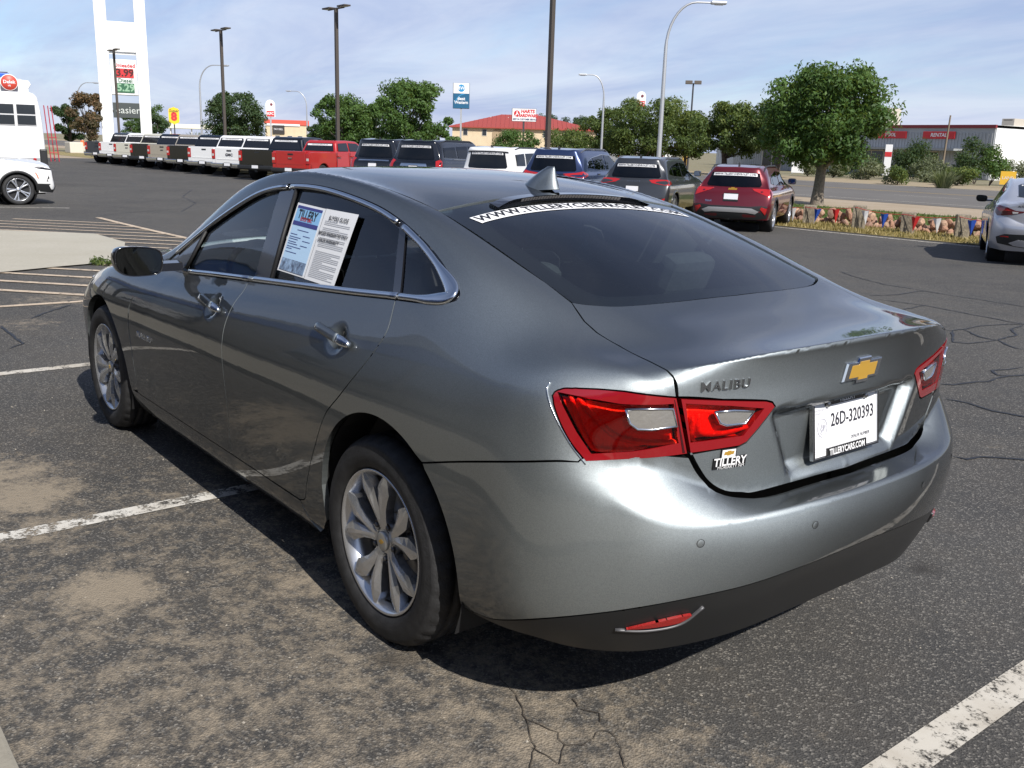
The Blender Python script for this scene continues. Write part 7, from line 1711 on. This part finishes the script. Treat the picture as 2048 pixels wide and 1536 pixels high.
def left_things():
    M_bus = mat('bus_white', (.80, .80, .79), .35, 0, .4); M_win = MATS['dark_window']
    # white bus: its rear end in view
    x, y = pix_xy(92, -5.9), -5.9; a = facing(x, y); d = (Vector((x, y, 1.55))-CAM_POS).dot(f_); s = d/FPX; Z = lambda py: 1.79+(266-py)*s
    t = thing('bus', 'white bus with rounded roof edge and paned side windows at the left edge', 'bus', (x, y, GZ), a)
    top = Z(190); R_ = 18*s; L = 9.0
    prof = [(-L, .55), (0, .55), (-.03, 1.2), (-3*s, 2.0), (-5*s, Z(225)), (-8*s, Z(205))]+[(-8*s-R_*.9+R_*.9*math.cos(q), Z(205)+(top-Z(205))*math.sin(q)) for q in np.linspace(.15, math.pi/2, 7)]+[(-L, top)]
    mb = MB(); mb.prism(prof, 0, 2.4); bevel_obj(mb.build('body', M_bus, t), .10, 3)
    for (p0, p1) in ((-88, -51), (-48, -13), (-128, -92), (-168, -132)):
        mb = MB(); mb.box(p0*s, p1*s, -.03, .06, Z(254), Z(212), bev=.02); w = mb.build('window', mat('window_rim', (.62, .62, .62), .5), t)
        for (z0, z1) in ((252, 234.5), (231.5, 214)): mb = MB(); mb.box((p0+1.2)*s, (p1-1.2)*s, -.045, -.028, Z(z0), Z(z1)); mb.build('pane', M_win, w)
    mb = MB(); mb.box(-13*s, .02, -.04, .35, .55, 1.25, bev=.05); mb.build('corner_guard', M_blackplastic, t)
    mb = MB(); mb.box(-L, -13*s, -.02, .0, .88, .95); mb.build('side_rail', M_galv, t)
    mb = MB(); mb.lathe([(0, .03), (.05, .03), (.06, 0)], 12, Matrix.Translation((-22*s, 0, .9)) @ Matrix.Rotation(math.pi, 4, 'Z')); mb.build('marker_lamp', M_vred, t)
    for xx in (-1.9, -7.0): q = put_wheel('truck', t, xx, .0, True, 1.2)
    # fuel station canopy with round sign
    x2, y2 = pix_xy(40, -7.5), -7.5; x2 += 14; y2 = CAM_POS.y+(y2-CAM_POS.y)*(x2-CAM_POS.x)/(x2-14-CAM_POS.x); a = facing(x2, y2); d = (Vector((x2, y2, 1.55))-CAM_POS).dot(f_); s = d/FPX; Z = lambda py: 1.79+(264-py)*s
    t = thing('fuel_canopy', 'white fuel station canopy with blue stripe behind the bus', 'canopy', (x2, y2, GZ), a)
    mb = MB(); mb.box(-70*s, 14*s, 0, 8, Z(195), Z(163), bev=.08); c = mb.build('canopy_roof', M_bus, t); mb = MB(); mb.box(-70*s, -8*s, -.06, .05, Z(161), Z(153), bev=.03); mb.build('blue_stripe', mat('stripe_blue', (.03, .12, .55), .4), c); mb = MB(); mb.box(-70*s, -10*s, -.04, .3, Z(154), Z(151)); mb.build('roof_coping', MATS['dark_pole'], c)
    mb = MB(); mb.prism([(14*s, Z(190)), (14*s, Z(164)), (26*s, Z(165)), (29*s, Z(172)), (24*s, Z(180)), (24*s, Z(190))], .2, 2.4, axis='y'); mb.build('canopy_end', M_bus, c)
    for xx in (-60*s, 10*s):
        for yy in (1, 7): mb = MB(); mb.box(xx-.2, xx+.2, yy-.2, yy+.2, 0, Z(194)); mb.build('post', M_bus, t)
    tr = thing('round_sign', 'red round fuel brand sign mounted on the white canopy', 'sign', (x2, y2, GZ), a)
    MR = Matrix.Translation((-9*s, -.08, Z(171))) @ Matrix.Rotation(math.pi, 4, 'Z')
    mb = MB(); mb.lathe([(0, .25), (14.2*s, .25), (15.2*s, .2), (15.2*s, 0)], 40, MR); ds = mb.build('sign_disc', mat('sign_orange_red', (.60, .07, .045), .45), tr); mb = MB(); mb.lathe([(14.4*s, .26), (15.6*s, .26), (15.6*s, .1)], 40, MR); mb.build('sign_rim', M_wsign, ds)
    letters('sign_lettering', 'Delek', Matrix.Translation((-9*s, -.345, Z(170))) @ Matrix.Rotation(math.pi/2, 4, 'X'), M_wsign, ds, 8.8*s, bold=.006); letters('sign_lettering', 'US', Matrix.Translation((-9*s, -.345, Z(177))) @ Matrix.Rotation(math.pi/2, 4, 'X'), M_wsign, ds, 4*s, bold=.004)
    # red tube rack
    x3, y3 = pix_xy(104, -13.5), -13.5; a = facing(x3, y3); d = (Vector((x3, y3, 1.55))-CAM_POS).dot(f_); s = d/FPX
    t = thing('tube_rack', 'red upright metal tube rack standing beside the bus', 'rack', (x3, y3, GZ), a); M_rr = mat('rack_red', (.45, .025, .05), .5)
    for p0, p1, yy in ((-9, -4, 0), (-2, 3, .5), (4, 11, 0)):
        mb = MB(); mb.tube([(p0*s, yy, 1.79+(266-214)*s), (p1*s, yy, 0)], .03, 6); mb.build('upright', M_rr, t)
    for zz in (.55, 1.5): mb = MB(); mb.tube([(-5*s, 0, zz), (10*s, 0, zz)], .025, 6); mb.build('cross_bar', M_rr, t)
    # utility poles, blocks and hydrant base near the brown tree
    for px, py0, py1, lab in ((165, 255, 292, 'short white post with an orange base left of the brown tree'), (193, 225, 275, 'white pole behind the brown tree')):
        y4 = -26.5; x4 = pix_xy(px, y4); d = (Vector((x4, y4, 1.55))-CAM_POS).dot(f_); s = d/FPX; t = thing('marker_post', lab, 'post', (x4, y4, GZ)); mb = MB(); mb.tube([(0, 0, 0), (0, 0, 1.79+(268-py0)*s)], .10, 8); mb.build('post', M_wsign, t)
        mb = MB(); mb.box(-.45, .45, -.45, .45, 0, .5, bev=.06); mb.build('foot_block', mat('pale_block', (.60, .56, .48), .8), t)
        if px == 165: mb = MB(); mb.lathe([(.28, .5), (.16, 1.1), (0, 1.1)], 14, Matrix.Rotation(math.pi/2, 4, 'X') @ Matrix.Rotation(math.pi, 4, 'X') @ Matrix.Scale(-1, 4, (0, 1, 0))); mb.build('orange_collar', mat('cone_orange', (.65, .14, .04), .6), t)
    y4 = -22.5; x4 = pix_xy(148, y4); t = thing('concrete_block', 'pale concrete block on the tan apron left of the brown tree', 'block', (x4, y4, GZ)); mb = MB(); mb.box(-.9, .9, -.6, .6, 0, 1.0, bev=.08); mb.build('block', MATS['pale_block'], t); mb = MB(); mb.box(.2, .7, -.62, -.58, .1, .5); mb.build('opening', MATS['dark_window'], t)
left_things()
def showroom():
    """dealership beside the bays: out of frame, but the car's flank and the mirror look at it"""
    t = thing('showroom', 'dealership showroom with blue band above dark glass, beside the bays', 'building', (0, 4.4, 0))
    M_st = mat('stone_tan', (.36, .30, .21), .85, noise=.2, nscale=3); M_gl = mat('showroom_glass', (.02, .025, .03), .06, 0, .4); M_bl = mat('band_blue', (.02, .10, .36), .45); M_wh = mat('band_white', (.62, .62, .60), .6)
    mb = MB(); mb.box(-14, 24, .15, 10, 0, 3.3); mb.build('wall', M_st, t)
    mb = MB(); mb.box(-14.1, 24.1, 0, .15, 2.6, 3.1); mb.build('blue_band', M_bl, t); mb = MB(); mb.box(-14.1, 24.1, -.02, .15, 3.1, 3.35); mb.build('parapet', M_wh, t)
    for i in range(12):
        x0 = -13+i*3.05
        if i % 4 == 3: continue
        mb = MB(); mb.box(x0, x0+2.6, .02, .16, .55, 2.5); w = mb.build('window', mat('window_alu', (.2, .2, .21), .4, .7), t); mb = MB(); mb.box(x0+.08, x0+2.52, -.0, .03, .63, 2.42); mb.build('pane', M_gl, w)
showroom()
# ------------------------------------------------------------------ plants
def leaf_mat(name, c1, c2, c3=None, trans=.35):
    if name in MATS: return MATS[name]
    m = bpy.data.materials.new(name); m.use_nodes = True; MATS[name] = m; nt = m.node_tree; b = nt.nodes['Principled BSDF']; n = NB(nt)
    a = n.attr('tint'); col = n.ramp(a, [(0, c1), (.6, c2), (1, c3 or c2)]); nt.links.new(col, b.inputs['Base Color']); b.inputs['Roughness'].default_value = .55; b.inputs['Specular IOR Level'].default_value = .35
    tr = nt.nodes.new('ShaderNodeBsdfTranslucent'); nt.links.new(n.mix(.5, col, (.25, .30, .04)), tr.inputs[0]); mx = nt.nodes.new('ShaderNodeMixShader'); mx.inputs[0].default_value = trans
    o = nt.nodes['Material Output']; nt.links.new(b.outputs[0], mx.inputs[1]); nt.links.new(tr.outputs[0], mx.inputs[2]); nt.links.new(mx.outputs[0], o.inputs[0]); return m
def leaves_mesh(name, centers, radii, per, size, m, parent, seed, tints=None, flat=.75, droop=.3, aspect=.45):
    rng = np.random.default_rng(seed); C = np.array(centers); n = len(C)*per
    c = np.repeat(C, per, 0); r = np.repeat(np.array(radii), per)
    d = rng.normal(size=(n, 3)); d /= np.linalg.norm(d, axis=1)[:, None]; rad = rng.random(n)**.5
    p = c+d*(r*rad)[:, None]*np.array([1, 1, flat])
    # leaf frames: face mostly outward and up
    nrm = d*.8+rng.normal(size=(n, 3))*.55+np.array([0, 0, .35]); nrm /= np.linalg.norm(nrm, axis=1)[:, None]
    t = np.cross(nrm, rng.normal(size=(n, 3))); t /= np.linalg.norm(t, axis=1)[:, None]; t[:, 2] -= droop; t /= np.linalg.norm(t, axis=1)[:, None]; s = np.cross(nrm, t); s /= np.linalg.norm(s, axis=1)[:, None]
    L = size*(.6+.8*rng.random(n)); Wd = L*aspect
    v = np.stack([p-t*(L*.5)[:, None], p+s*(Wd*.5)[:, None]+nrm*(L*.06)[:, None], p+t*(L*.5)[:, None]-nrm*(L*.10)[:, None], p-s*(Wd*.5)[:, None]+nrm*(L*.06)[:, None]], 1).reshape(-1, 3)
    me = bpy.data.meshes.new(name); me.vertices.add(n*4); me.vertices.foreach_set('co', v.ravel()); me.loops.add(n*4); me.loops.foreach_set('vertex_index', np.arange(n*4)); me.polygons.add(n)
    me.polygons.foreach_set('loop_start', np.arange(0, n*4, 4)); me.polygons.foreach_set('loop_total', np.full(n, 4)); me.update(calc_edges=True); me.validate()
    a = me.attributes.new('tint', 'FLOAT', 'FACE'); tn = rng.random(n)*.55+np.repeat(np.array(tints) if tints is not None else rng.random(len(C)), per)*.45; a.data.foreach_set('value', tn.astype(np.float32))
    me.materials.append(m); o = bpy.data.objects.new(name, me); link(o, parent); return o
M_bark = mat('bark', (.19, .16, .125), .9, noise=.35, nscale=14, bump=.8, bscale=30); M_barkd = mat('dark_bark', (.07, .055, .045), .9, noise=.3, nscale=14)
G1 = leaf_mat('leaf_green', (.035, .080, .020), (.075, .145, .034), (.13, .21, .055)); G2 = leaf_mat('leaf_olive', (.042, .075, .020), (.085, .13, .034), (.20, .23, .055)); G3 = leaf_mat('leaf_autumn', (.05, .06, .028), (.15, .105, .065), (.26, .14, .06)); G4 = leaf_mat('leaf_sage', (.10, .13, .07), (.17, .19, .11), (.25, .26, .14)); G5 = leaf_mat('leaf_dark', (.025, .055, .022), (.048, .088, .034), (.08, .12, .05))
def crown_lobes(rng, w, h, z0, n, lo=.55):
    """lobes spread over a rounded crown: centres and radii"""
    C = []; R = []
    for i in range(n):
        a = rng.random()*2*math.pi; u = rng.random(); zz = u; rr = math.sqrt(max(0, 1-(2*(zz*.82+.10)-1)**2))*(.12+.88*rng.random()**.55)
        r = w*.5*(.15+.17*rng.random()); C.append((math.cos(a)*rr*(w*.5-r*.6), math.sin(a)*rr*(w*.5-r*.6), z0+h*zz*.92+h*.04)); R.append(r)
    return C, R
def tree(name, label, x, y, H, w, trunk, lm, seed, leaves=9000, size=.16, group=None, tr=.13, bm=None, lobes=46, multi=1, low=False, tint=None, gz=GZ):
    rnd = random.Random(seed); t = thing(name, label, 'tree', (x, y, gz), rnd.random()*6, group)
    z0 = trunk; h = H-trunk; C, R = crown_lobes(np.random.default_rng(seed), w, h, z0, lobes)
    mb = MB(); top = []
    for k in range(multi):
        a = k*2.2; bx, by = (0, 0) if multi == 1 else (.18*math.cos(a), .18*math.sin(a)); lean = (rnd.uniform(-.1, .1)+(.35*math.cos(a) if multi > 1 else 0), rnd.uniform(-.1, .1)+(.35*math.sin(a) if multi > 1 else 0))
        pts = [(bx*.6, by*.6, -.05), (bx+lean[0]*.15, by+lean[1]*.15, trunk*.35), (bx+lean[0]*.5, by+lean[1]*.5, trunk*.8), (bx+lean[0]*.9, by+lean[1]*.9, trunk*1.15), (bx+lean[0]*1.2, by+lean[1]*1.2, trunk+h*.45)]
        mb.tube(pts, [tr*1.35, tr*1.02, tr*.9, tr*.7, tr*.3], 10); top.append(pts)
    for i in range(min(14, lobes)):
        c = C[i]; p = top[i % multi][2+(i % 2)]; m1 = tuple(p[j]*.45+c[j]*.55+rnd.uniform(-.12, .12) for j in range(3)); mb.tube([p, m1, c], [tr*.45, tr*.25, tr*.08], 6)
    mb.build('trunk', bm or M_bark, t)
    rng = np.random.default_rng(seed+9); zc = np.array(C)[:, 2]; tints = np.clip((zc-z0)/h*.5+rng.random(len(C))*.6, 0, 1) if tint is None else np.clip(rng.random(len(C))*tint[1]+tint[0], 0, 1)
    leaves_mesh('crown', C, R, max(20, leaves//lobes), size, lm, t, seed, tints); return t
def bush(name, label, x, y, H, w, lm, seed, n=1200, size=.12, group=None, spiky=False, gz=GZ, lob=14, cat='shrub'):
    rng = np.random.default_rng(seed); t = thing(name, label, cat, (x, y, gz), 0, group)
    if spiky:
        vs = []; fs = []
        for i in range(n//3):
            a = rng.random()*2*math.pi; r0 = w*.18*rng.random(); e = rng.random()*.9+.15; L = H*(.6+.5*rng.random()); bx, by = r0*math.cos(a), r0*math.sin(a); dx, dy = math.cos(a)*math.sin(e)*L*.7*w/H, math.sin(a)*math.sin(e)*L*.7*w/H; dz = math.cos(e*.75)*L
            sx, sy = -math.sin(a)*size*.16, math.cos(a)*size*.16; k = len(vs)
            vs += [(bx-sx, by-sy, 0), (bx+sx, by+sy, 0), (bx+dx*.5+sx*.8, by+dy*.5+sy*.8, dz*.65), (bx+dx*.5-sx*.8, by+dy*.5-sy*.8, dz*.65), (bx+dx, by+dy, dz)]; fs += [(k, k+1, k+2, k+3), (k+3, k+2, k+4)]
        o = mesh_obj('foliage', vs, fs, lm, t); a = o.data.attributes.new('tint', 'FLOAT', 'FACE'); a.data.foreach_set('value', rng.random(len(fs)).astype(np.float32)); o['kind'] = 'stuff'
    else:
        C = []; R = []
        for i in range(lob):
            a = rng.random()*2*math.pi; r = math.sqrt(rng.random())*w*.36; zz = H*(.18+.62*rng.random()*(1-(r/(w*.5))**2)); C.append((r*math.cos(a), r*math.sin(a), zz)); R.append(w*.16+.10*H*rng.random())
        leaves_mesh('foliage', C, R, max(12, n//lob), size, lm, t, seed)
        mb = MB()
        for i in range(5): mb.tube([(0, 0, -.02), tuple(.5*q for q in C[i]), C[i]], [.03, .02, .008], 5)
        mb.build('stem', M_barkd, t)
    return t
def trees():
    g = 'street trees on the near side of the road'
    tree('street_tree', 'round leafy green tree with pale trunk, closest tree on the right', 18.75, -29.0, 4.85, 5.3, 1.6, G1, 11, 26000, .16, g, .20, M_bark, 110)
    tree('street_tree', 'tall round green tree behind the black full-size SUVs', pix_xy(822, -31), -31, 5.4, 5.3, 1.3, G1, 12, 20000, .20, g, .16, None, 80)
    tree('street_tree', 'lower round green tree left of the tall round one behind the black SUVs', pix_xy(686, -31), -31, 4.7, 4.9, 1.1, G1, 13, 16000, .20, g, .15, None, 70)
    tree('street_tree', 'small green tree filling the gap between the two round trees behind the black SUVs', pix_xy(752, -33), -33, 4.3, 4.6, 1.0, G1, 17, 11000, .20, g, .13, None, 50)
    tree('street_tree', 'dark round tree above the white pickups, beside a twin-head pole', pix_xy(474, -31), -31, 5.4, 5.6, 1.3, G5, 14, 16000, .22, g, .16, None, 70)
    tree('street_tree', 'half brown tree with thin crown near the fuel price sign', pix_xy(182, -24), -24, 5.3, 4.6, 1.3, G3, 15, 9000, .24, None, .16, M_barkd, 34)
    tree('street_tree', 'small dark green tree merging with the brown tree near the bus', pix_xy(142, -24), -24, 4.4, 3.8, 1.2, G5, 16, 8000, .24, None, .12, M_barkd, 26)
    g = 'trees across the road'
    L = [(1300, -66, 6.4, 10.2, 1.5, G2, 21, 11000, 'wide dark olive tree across the road behind the tall silver lamp', 2), (1215, -68, 5.6, 6.0, 1.4, G2, 22, 6000, 'dark olive tree left of the wide one across the road', 2), (1455, -62, 5.6, 6.4, 1.7, G2, 23, 7000, 'yellowing tree with forked trunk above the red compact SUV', 2), (1372, -70, 5.4, 5.4, 1.4, G2, 27, 5000, 'olive tree right of the tall silver lamp across the road', 1), (1560, -62.5, 5.9, 6.8, 2.0, G2, 24, 7000, 'yellow-green tree half hidden behind the closest right-hand tree', 1), (1140, -76, 3.9, 8.2, .9, G2, 25, 4000, 'small light olive tree under the motel roof', 2), (1030, -72, 3.5, 6.6, .6, G1, 26, 3800, 'low bright green tree in front of the motel wall', 1)]
    for px, y, H, w, tk, lm, sd, n, lab, mu in L: tree('roadside_tree', lab, pix_xy(px, y), y, H, w, tk, lm, sd, n*2, .26, g, .16, M_barkd, 64, mu)
    # crowns far behind the motel and by the pylon
    for px, y, H, w, lab, sd in ((1085, -150, 9.5, 9, 'dark distant tree crown above the motel roof', 31), (1150, -155, 9, 10, 'distant dark tree right of the brown pole above the motel', 32), (1030, -158, 8.5, 9, 'distant dark tree left above the motel ridge', 33), (305, -48, 6.2, 6.5, 'bright green tree behind the fuel sign leg', 34), (310, -40, 4.2, 4.2, 'dark green tree between the fuel sign and the yellow sign', 35), (270, -52, 5.2, 6, 'light green tree seen through the fuel sign legs', 36), (880, -40, 3.7, 3.4, 'thin green tree at the right edge of the tall round tree', 37), (645, -44, 4.0, 3.6, 'small green tree left of the brown pole behind the red pickup', 38)):
        tree('distant_tree', lab, pix_xy(px, y), y, H, w, H*.3, G1 if sd in (34, 36, 37) else G5, sd, 6500, .34 if y < -100 else .26, 'far trees', .18, M_barkd, 26)
    # shrubs by the road
    S = [(1805, -60.5, 1.5, 2.7, G2, 41, 'rounded grey-green shrub on the tan verge across the road', False, 2600), (1898, -57.8, 1.35, 2.3, G4, 42, 'spiky sage-coloured yucca on the tan verge, right of the rounded shrub', True, 900), (1825, -80, 4.6, 4.6, G5, 43, 'tall dark green bush in front of the warehouse signs', False, 4500), (1960, -74, 4.5, 4.0, G5, 44, 'tall dark bush in front of the white warehouse end wall', False, 4500), (1990, -70, 3.0, 2.6, G1, 45, 'mid green bush at the foot of the dark bush near the white wall', False, 2500), (1715, -78, 3.0, 5.0, G5, 46, 'dark bush under the closest tree across the road', False, 3600), (1740, -70, 1.8, 3.4, G4, 47, 'grey-green low shrub left of the white post sign', False, 2200), (1672, -72, 2.0, 2.8, G4, 48, 'pale yellow-green shrub just right of the closest tree trunk', False, 2000), (1622, -73, 1.8, 2.4, G4, 49, 'pale yellow-green shrub just left of the closest tree trunk', False, 1800), (1880, -72, 1.8, 4.0, G4, 50, 'low pale shrub between the two tall dark bushes', False, 2200), (1925, -66, 1.6, 3.0, G2, 51, 'low olive shrub at the foot of the right dark bush', False, 2000), (2035, -76, 2.2, 3.0, G4, 52, 'thin grey shrub by the fence at the right edge', False, 1400), (1855, -76, 2.6, 3.0, G4, 57, 'sage bush right beside the tall dark bush', False, 1600)]
    for px, y, H, w, lm, sd, lab, sp, n in S: bush('shrub', lab, pix_xy(px, y), y, H, w, lm, sd, n, .20 if y < -65 else .16, 'shrubs along the far verge', sp)
    bush('grass_tuft', 'tall pale grass clump in front of the low white canopy', pix_xy(395, -55), -55, 2.6, 4.5, G4, 53, 700, .8, None, True, cat='grass')
    bush('shrub', 'small dark shrub at the corner of the lot by the leftmost pickup', pix_xy(192, -20.3), -20.3, .75, 1.2, G5, 54, 700, .12, None)
    bush('weed_patch', 'low green weeds at the edge of the concrete pad beside the door mirror', 10.4, -1.25, .08, .5, G2, 55, 400, .04, None, False, ground_z(10.4, -1.2)+.02, cat='weeds')
trees()
def grass_strip(name, x0, x1, y0, y1, n, h, lm, seed, label):
    rng = np.random.default_rng(seed); x = x0+(x1-x0)*rng.random(n); y = y0+(y1-y0)*rng.random(n); a = rng.random(n)*6.283; H = h*(.5+.9*rng.random(n)); w = .010+.012*rng.random(n)
    z = np.array([ground_z(p, q) for p, q in zip(x, y)])+.015; dx, dy = np.cos(a)*w, np.sin(a)*w; lx, ly = rng.normal(size=n)*H*.45, rng.normal(size=n)*H*.45
    v = np.stack([np.stack([x-dx, y-dy, z], 1), np.stack([x+dx, y+dy, z], 1), np.stack([x+lx, y+ly, z+H], 1)], 1).reshape(-1, 3)
    o = mesh_obj(name, v, [(3*i, 3*i+1, 3*i+2) for i in range(n)], lm); at = o.data.attributes.new('tint', 'FLOAT', 'FACE'); at.data.foreach_set('value', rng.random(n).astype(np.float32)); tag(o, label, 'grass', kind='stuff'); return o
GRA = leaf_mat('grass_green', (.05, .10, .02), (.10, .16, .035), (.18, .20, .06)); GRD = leaf_mat('grass_dry', (.22, .17, .06), (.36, .28, .11), (.46, .38, .18))
grass_strip('lawn_grass', 4, 40, -28.2, -22.8, 26000, .07, GRA, 61, 'green mown grass strip behind the rock border')
grass_strip('dry_grass', 3, 22, -20.6, -18.6, 15000, .075, GRD, 62, 'dry yellow grass around the timber posts')
def border():
    M_timber = mat('weathered_timber', (.13, .11, .085), .9, noise=.5, nscale=9, bump=.8, bscale=35, color2=(.34, .29, .21))
    # posts along the lot edge
    labs = ['weathered timber post nearest the red compact SUV', 'timber post second from the red compact SUV', 'timber post third from the red compact SUV', 'darkest timber post, nearest the silver sedan', 'timber post hidden past the silver sedan']
    xs = [12.75, 11.28, 9.95, 8.60, 7.2, 5.8]
    rnd = random.Random(5); tops = []
    for i, x in enumerate(xs[:5]):
        y = -19.85; h = [.52, .61, .53, .57, .55][i]; t = thing('timber_post', labs[i], 'post', (x, y, GZ), math.radians(rnd.uniform(20, 34)), 'timber posts along the lot edge')
        mb = MB(); mb.box(-.15, .15, -.15, .15, -.05, h, bev=.018); o = mb.build('post', M_timber, t)
        for v in o.data.vertices: v.co.x += rnd.uniform(-.008, .008)+v.co.z*rnd.uniform(-.01, .01); v.co.y += rnd.uniform(-.008, .008)
        for k in range(5):
            a = rnd.uniform(-.12, .12); q = MB(); s_ = rnd.choice((0, 1)); z0 = rnd.uniform(.05, .2); z1 = z0+rnd.uniform(.15, .3); q.box(a-.004, a+.004, .148, .1535, z0, min(z1, h-.03)) if s_ else q.box(-.1535, -.148, a-.004, a+.004, z0, min(z1, h-.03)); q.build('split', M_dark, t)
        tops.append(Vector((x, y, GZ+h-.05)))
    # pennant string from post to post
    t = thing('pennant_string', 'string of red, white and blue pennants strung between the timber posts', 'pennants', (0, 0, 0)); tops = [Vector((14.4, -19.85, GZ+.46))]+tops
    M_fl = {'r': mat('pennant_red', (.55, .02, .02), .6), 'w': mat('pennant_white', (.66, .66, .66), .6), 'b': mat('pennant_blue', (.02, .08, .42), .6)}
    cols = 'wbrwbrwbrwbr'; k = 0; path = []
    for i in range(len(tops)-1):
        for j in range(8): f = j/8; p = tops[i].lerp(tops[i+1], f); p.z -= .05*4*f*(1-f); p.y += .18; path.append(p)
    path.append(tops[-1]+Vector((0, .18, 0)))
    mb = MB(); mb.tube(path, .008, 5); mb.build('cord', mat('cord_red', (.5, .05, .05), .6), t)
    order = ['b', 'w', 'b', 'r', 'w', 'b', 'r', 'w', 'b', 'r', 'w', 'b']
    for q, (x, c) in enumerate([(13.9, 'r'), (13.15, 'w'), (12.38, 'b'), (11.85, 'r'), (11.02, 'w'), (10.48, 'b'), (9.66, 'r'), (9.13, 'w'), (8.30, 'b'), (7.75, 'r'), (6.95, 'w')]):
        p = min(path, key=lambda v: abs(v.x-x)); L = .36; rr = random.Random(q); sw = rr.uniform(-.05, .05); vs = [(x-.11, p.y, p.z+.01), (x+.11, p.y, p.z-.01), (x+sw, p.y+rr.uniform(-.04, .04), p.z-L), (x, p.y+.03, p.z-.02), (x+sw*.5, p.y+.035, p.z-L*.5)]
        mesh_obj('pennant', vs, [(0, 3, 4), (3, 1, 4), (0, 4, 2), (4, 1, 2)], M_fl[c], t)
    # rock border
    t = thing('rock_border', 'low border of piled reddish rocks behind the timber posts', 'rocks', (0, 0, 0)); ms = []
    for k in range(7):
        bm = bmesh.new(); bmesh.ops.create_icosphere(bm, subdivisions=2, radius=1); rr = random.Random(80+k)
        for q in range(9):
            n = Vector((rr.gauss(0, 1), rr.gauss(0, 1), rr.gauss(0, 1))).normalized(); d = rr.uniform(.55, .85)
            for v in bm.verts:
                e = v.co.dot(n)-d
                if e > 0: v.co -= n*e*.92
        me = bpy.data.meshes.new('stone'); bm.to_mesh(me); bm.free(); me.materials.append(mat(f'rock_red_{k % 3}', [(.36, .20, .13), (.42, .27, .18), (.30, .18, .13)][k % 3], .9, noise=.35, nscale=6, bump=.6, bscale=14)); ms.append(me)
    rr = random.Random(9)
    for i in range(240):
        x = 4.6+i*.042+rr.uniform(-.06, .06); lay = rr.random(); s = rr.uniform(.08, .15); y = -20.9+rr.uniform(-.32, .35); z = GZ+s*.5+(rr.choice((0, .08, .15, .22)) if lay > .3 else 0)
        if z > GZ+.2: y = -20.95+rr.uniform(-.12, .12)
        o = bpy.data.objects.new('stone', ms[i % 7]); link(o, t); o.location = (x, y, z); o.rotation_euler = (rr.random()*6, rr.random()*6, rr.random()*6); o.scale = (s*rr.uniform(.8, 1.35), s*rr.uniform(.8, 1.2), s*rr.uniform(.6, .95))
border()
def far_vehicles():
    wht = paint('white', (.78, .78, .77), 0, .35)
    p = pickup('service_truck', 'white service pickup with utility bed parked by the grey shed', (pix_xy(1560, -110), -110), math.radians(168), wht, group=None)
    b = MB(); b.box(.1, 1.9, -1.03, 1.03, 1.25, 1.62, bev=.04); b.build('utility_box', wht, p)
    pickup('pickup', 'white pickup parked under the trees right of the tall silver lamp', (pix_xy(1338, -100), -100), math.radians(-8), wht, group=None)
    pickup('pickup', 'silver pickup tail seen between the blue SUV and the grey crossover', (pix_xy(1222, -72), -72), math.radians(-40), paint('silver', (.50, .51, .55), .55, .32), group=None)
    # small roadside pieces on the right
    x, y = pix_xy(1779, -74), -74; t = thing('post_sign', 'narrow white post sign with red top band by the shrubs', 'sign', (x, y, GZ), facing(x, y)); mb = MB(); mb.box(-.28, .28, -.06, .06, .35, 2.9, bev=.02); b = mb.build('panel', M_wsign, t); mb = MB(); mb.box(-.27, .27, -.075, -.06, 1.9, 2.3); mb.build('red_band', MATS['sign_red'], b); mb = MB(); mb.box(-.2, .2, -.05, .05, 0, .35); mb.build('foot', MATS['sign_black'], t)
    x, y = pix_xy(1600, -80), -80; t = thing('upright_panel', 'white upright panel standing left of the closest tree trunk', 'panel', (x, y, GZ), facing(x, y)); mb = MB(); mb.box(-.6, .6, -.08, .08, .1, 2.2, bev=.03); mb.build('board', M_wsign, t); mb = MB(); mb.box(-.55, -.45, -.05, .05, 0, .1); mb.build('foot', M_galv, t); mb = MB(); mb.box(.45, .55, -.05, .05, 0, .1); mb.build('foot', M_galv, t)
    x, y = pix_xy(1890, -82), -82; t = thing('utility_pole', 'thin leaning wooden pole in front of the warehouse', 'pole', (x, y, GZ)); mb = MB(); mb.tube([(0, 0, 0), (-.25, .2, 5.6)], [.10, .07], 8); mb.build('pole', mat('pole_wood', (.22, .17, .12), .9), t)
    x, y = pix_xy(2026, -66), -66; t = thing('yellow_board', 'yellow board with faint lettering behind the silver sedan', 'sign', (x, y, GZ), facing(x, y)); mb = MB(); mb.box(-.48, .48, -.04, .04, .25, 1.15); b = mb.build('board', mat('board_yellow', (.75, .45, .04), .6), t); letters('sign_lettering', 'LAND', Matrix.Translation((0, -.05, .7)) @ Matrix.Rotation(math.pi/2, 4, 'X'), M_wsign, b, .28); mb = MB(); mb.box(-.05, .05, -.03, .03, 0, .3); mb.build('foot', M_galv, t)
    x, y = pix_xy(1371, -95), -95; t = thing('yellow_bollard', 'yellow concrete bollard by the far parking lot', 'bollard', (x, y, GZ)); mb = MB(); mb.lathe([(.32, 0), (.32, 1.5), (.2, 1.62), (0, 1.65)], 14, Matrix.Rotation(math.pi/2, 4, 'X')); mb.build('body', mat('bollard_yellow', (.72, .45, .10), .6), t); mb = MB(); mb.lathe([(.35, 0), (.35, .1), (0, .1)], 14, Matrix.Rotation(math.pi/2, 4, 'X')); mb.build('foot', M_galv, t)
far_vehicles()
for o in [o for o in list(bpy.data.objects) if o.parent is None and o.type == 'MESH' and o.name.split('.')[0] in ('tyre', 'rim', 'brake_disc')]: bpy.data.objects.remove(o)
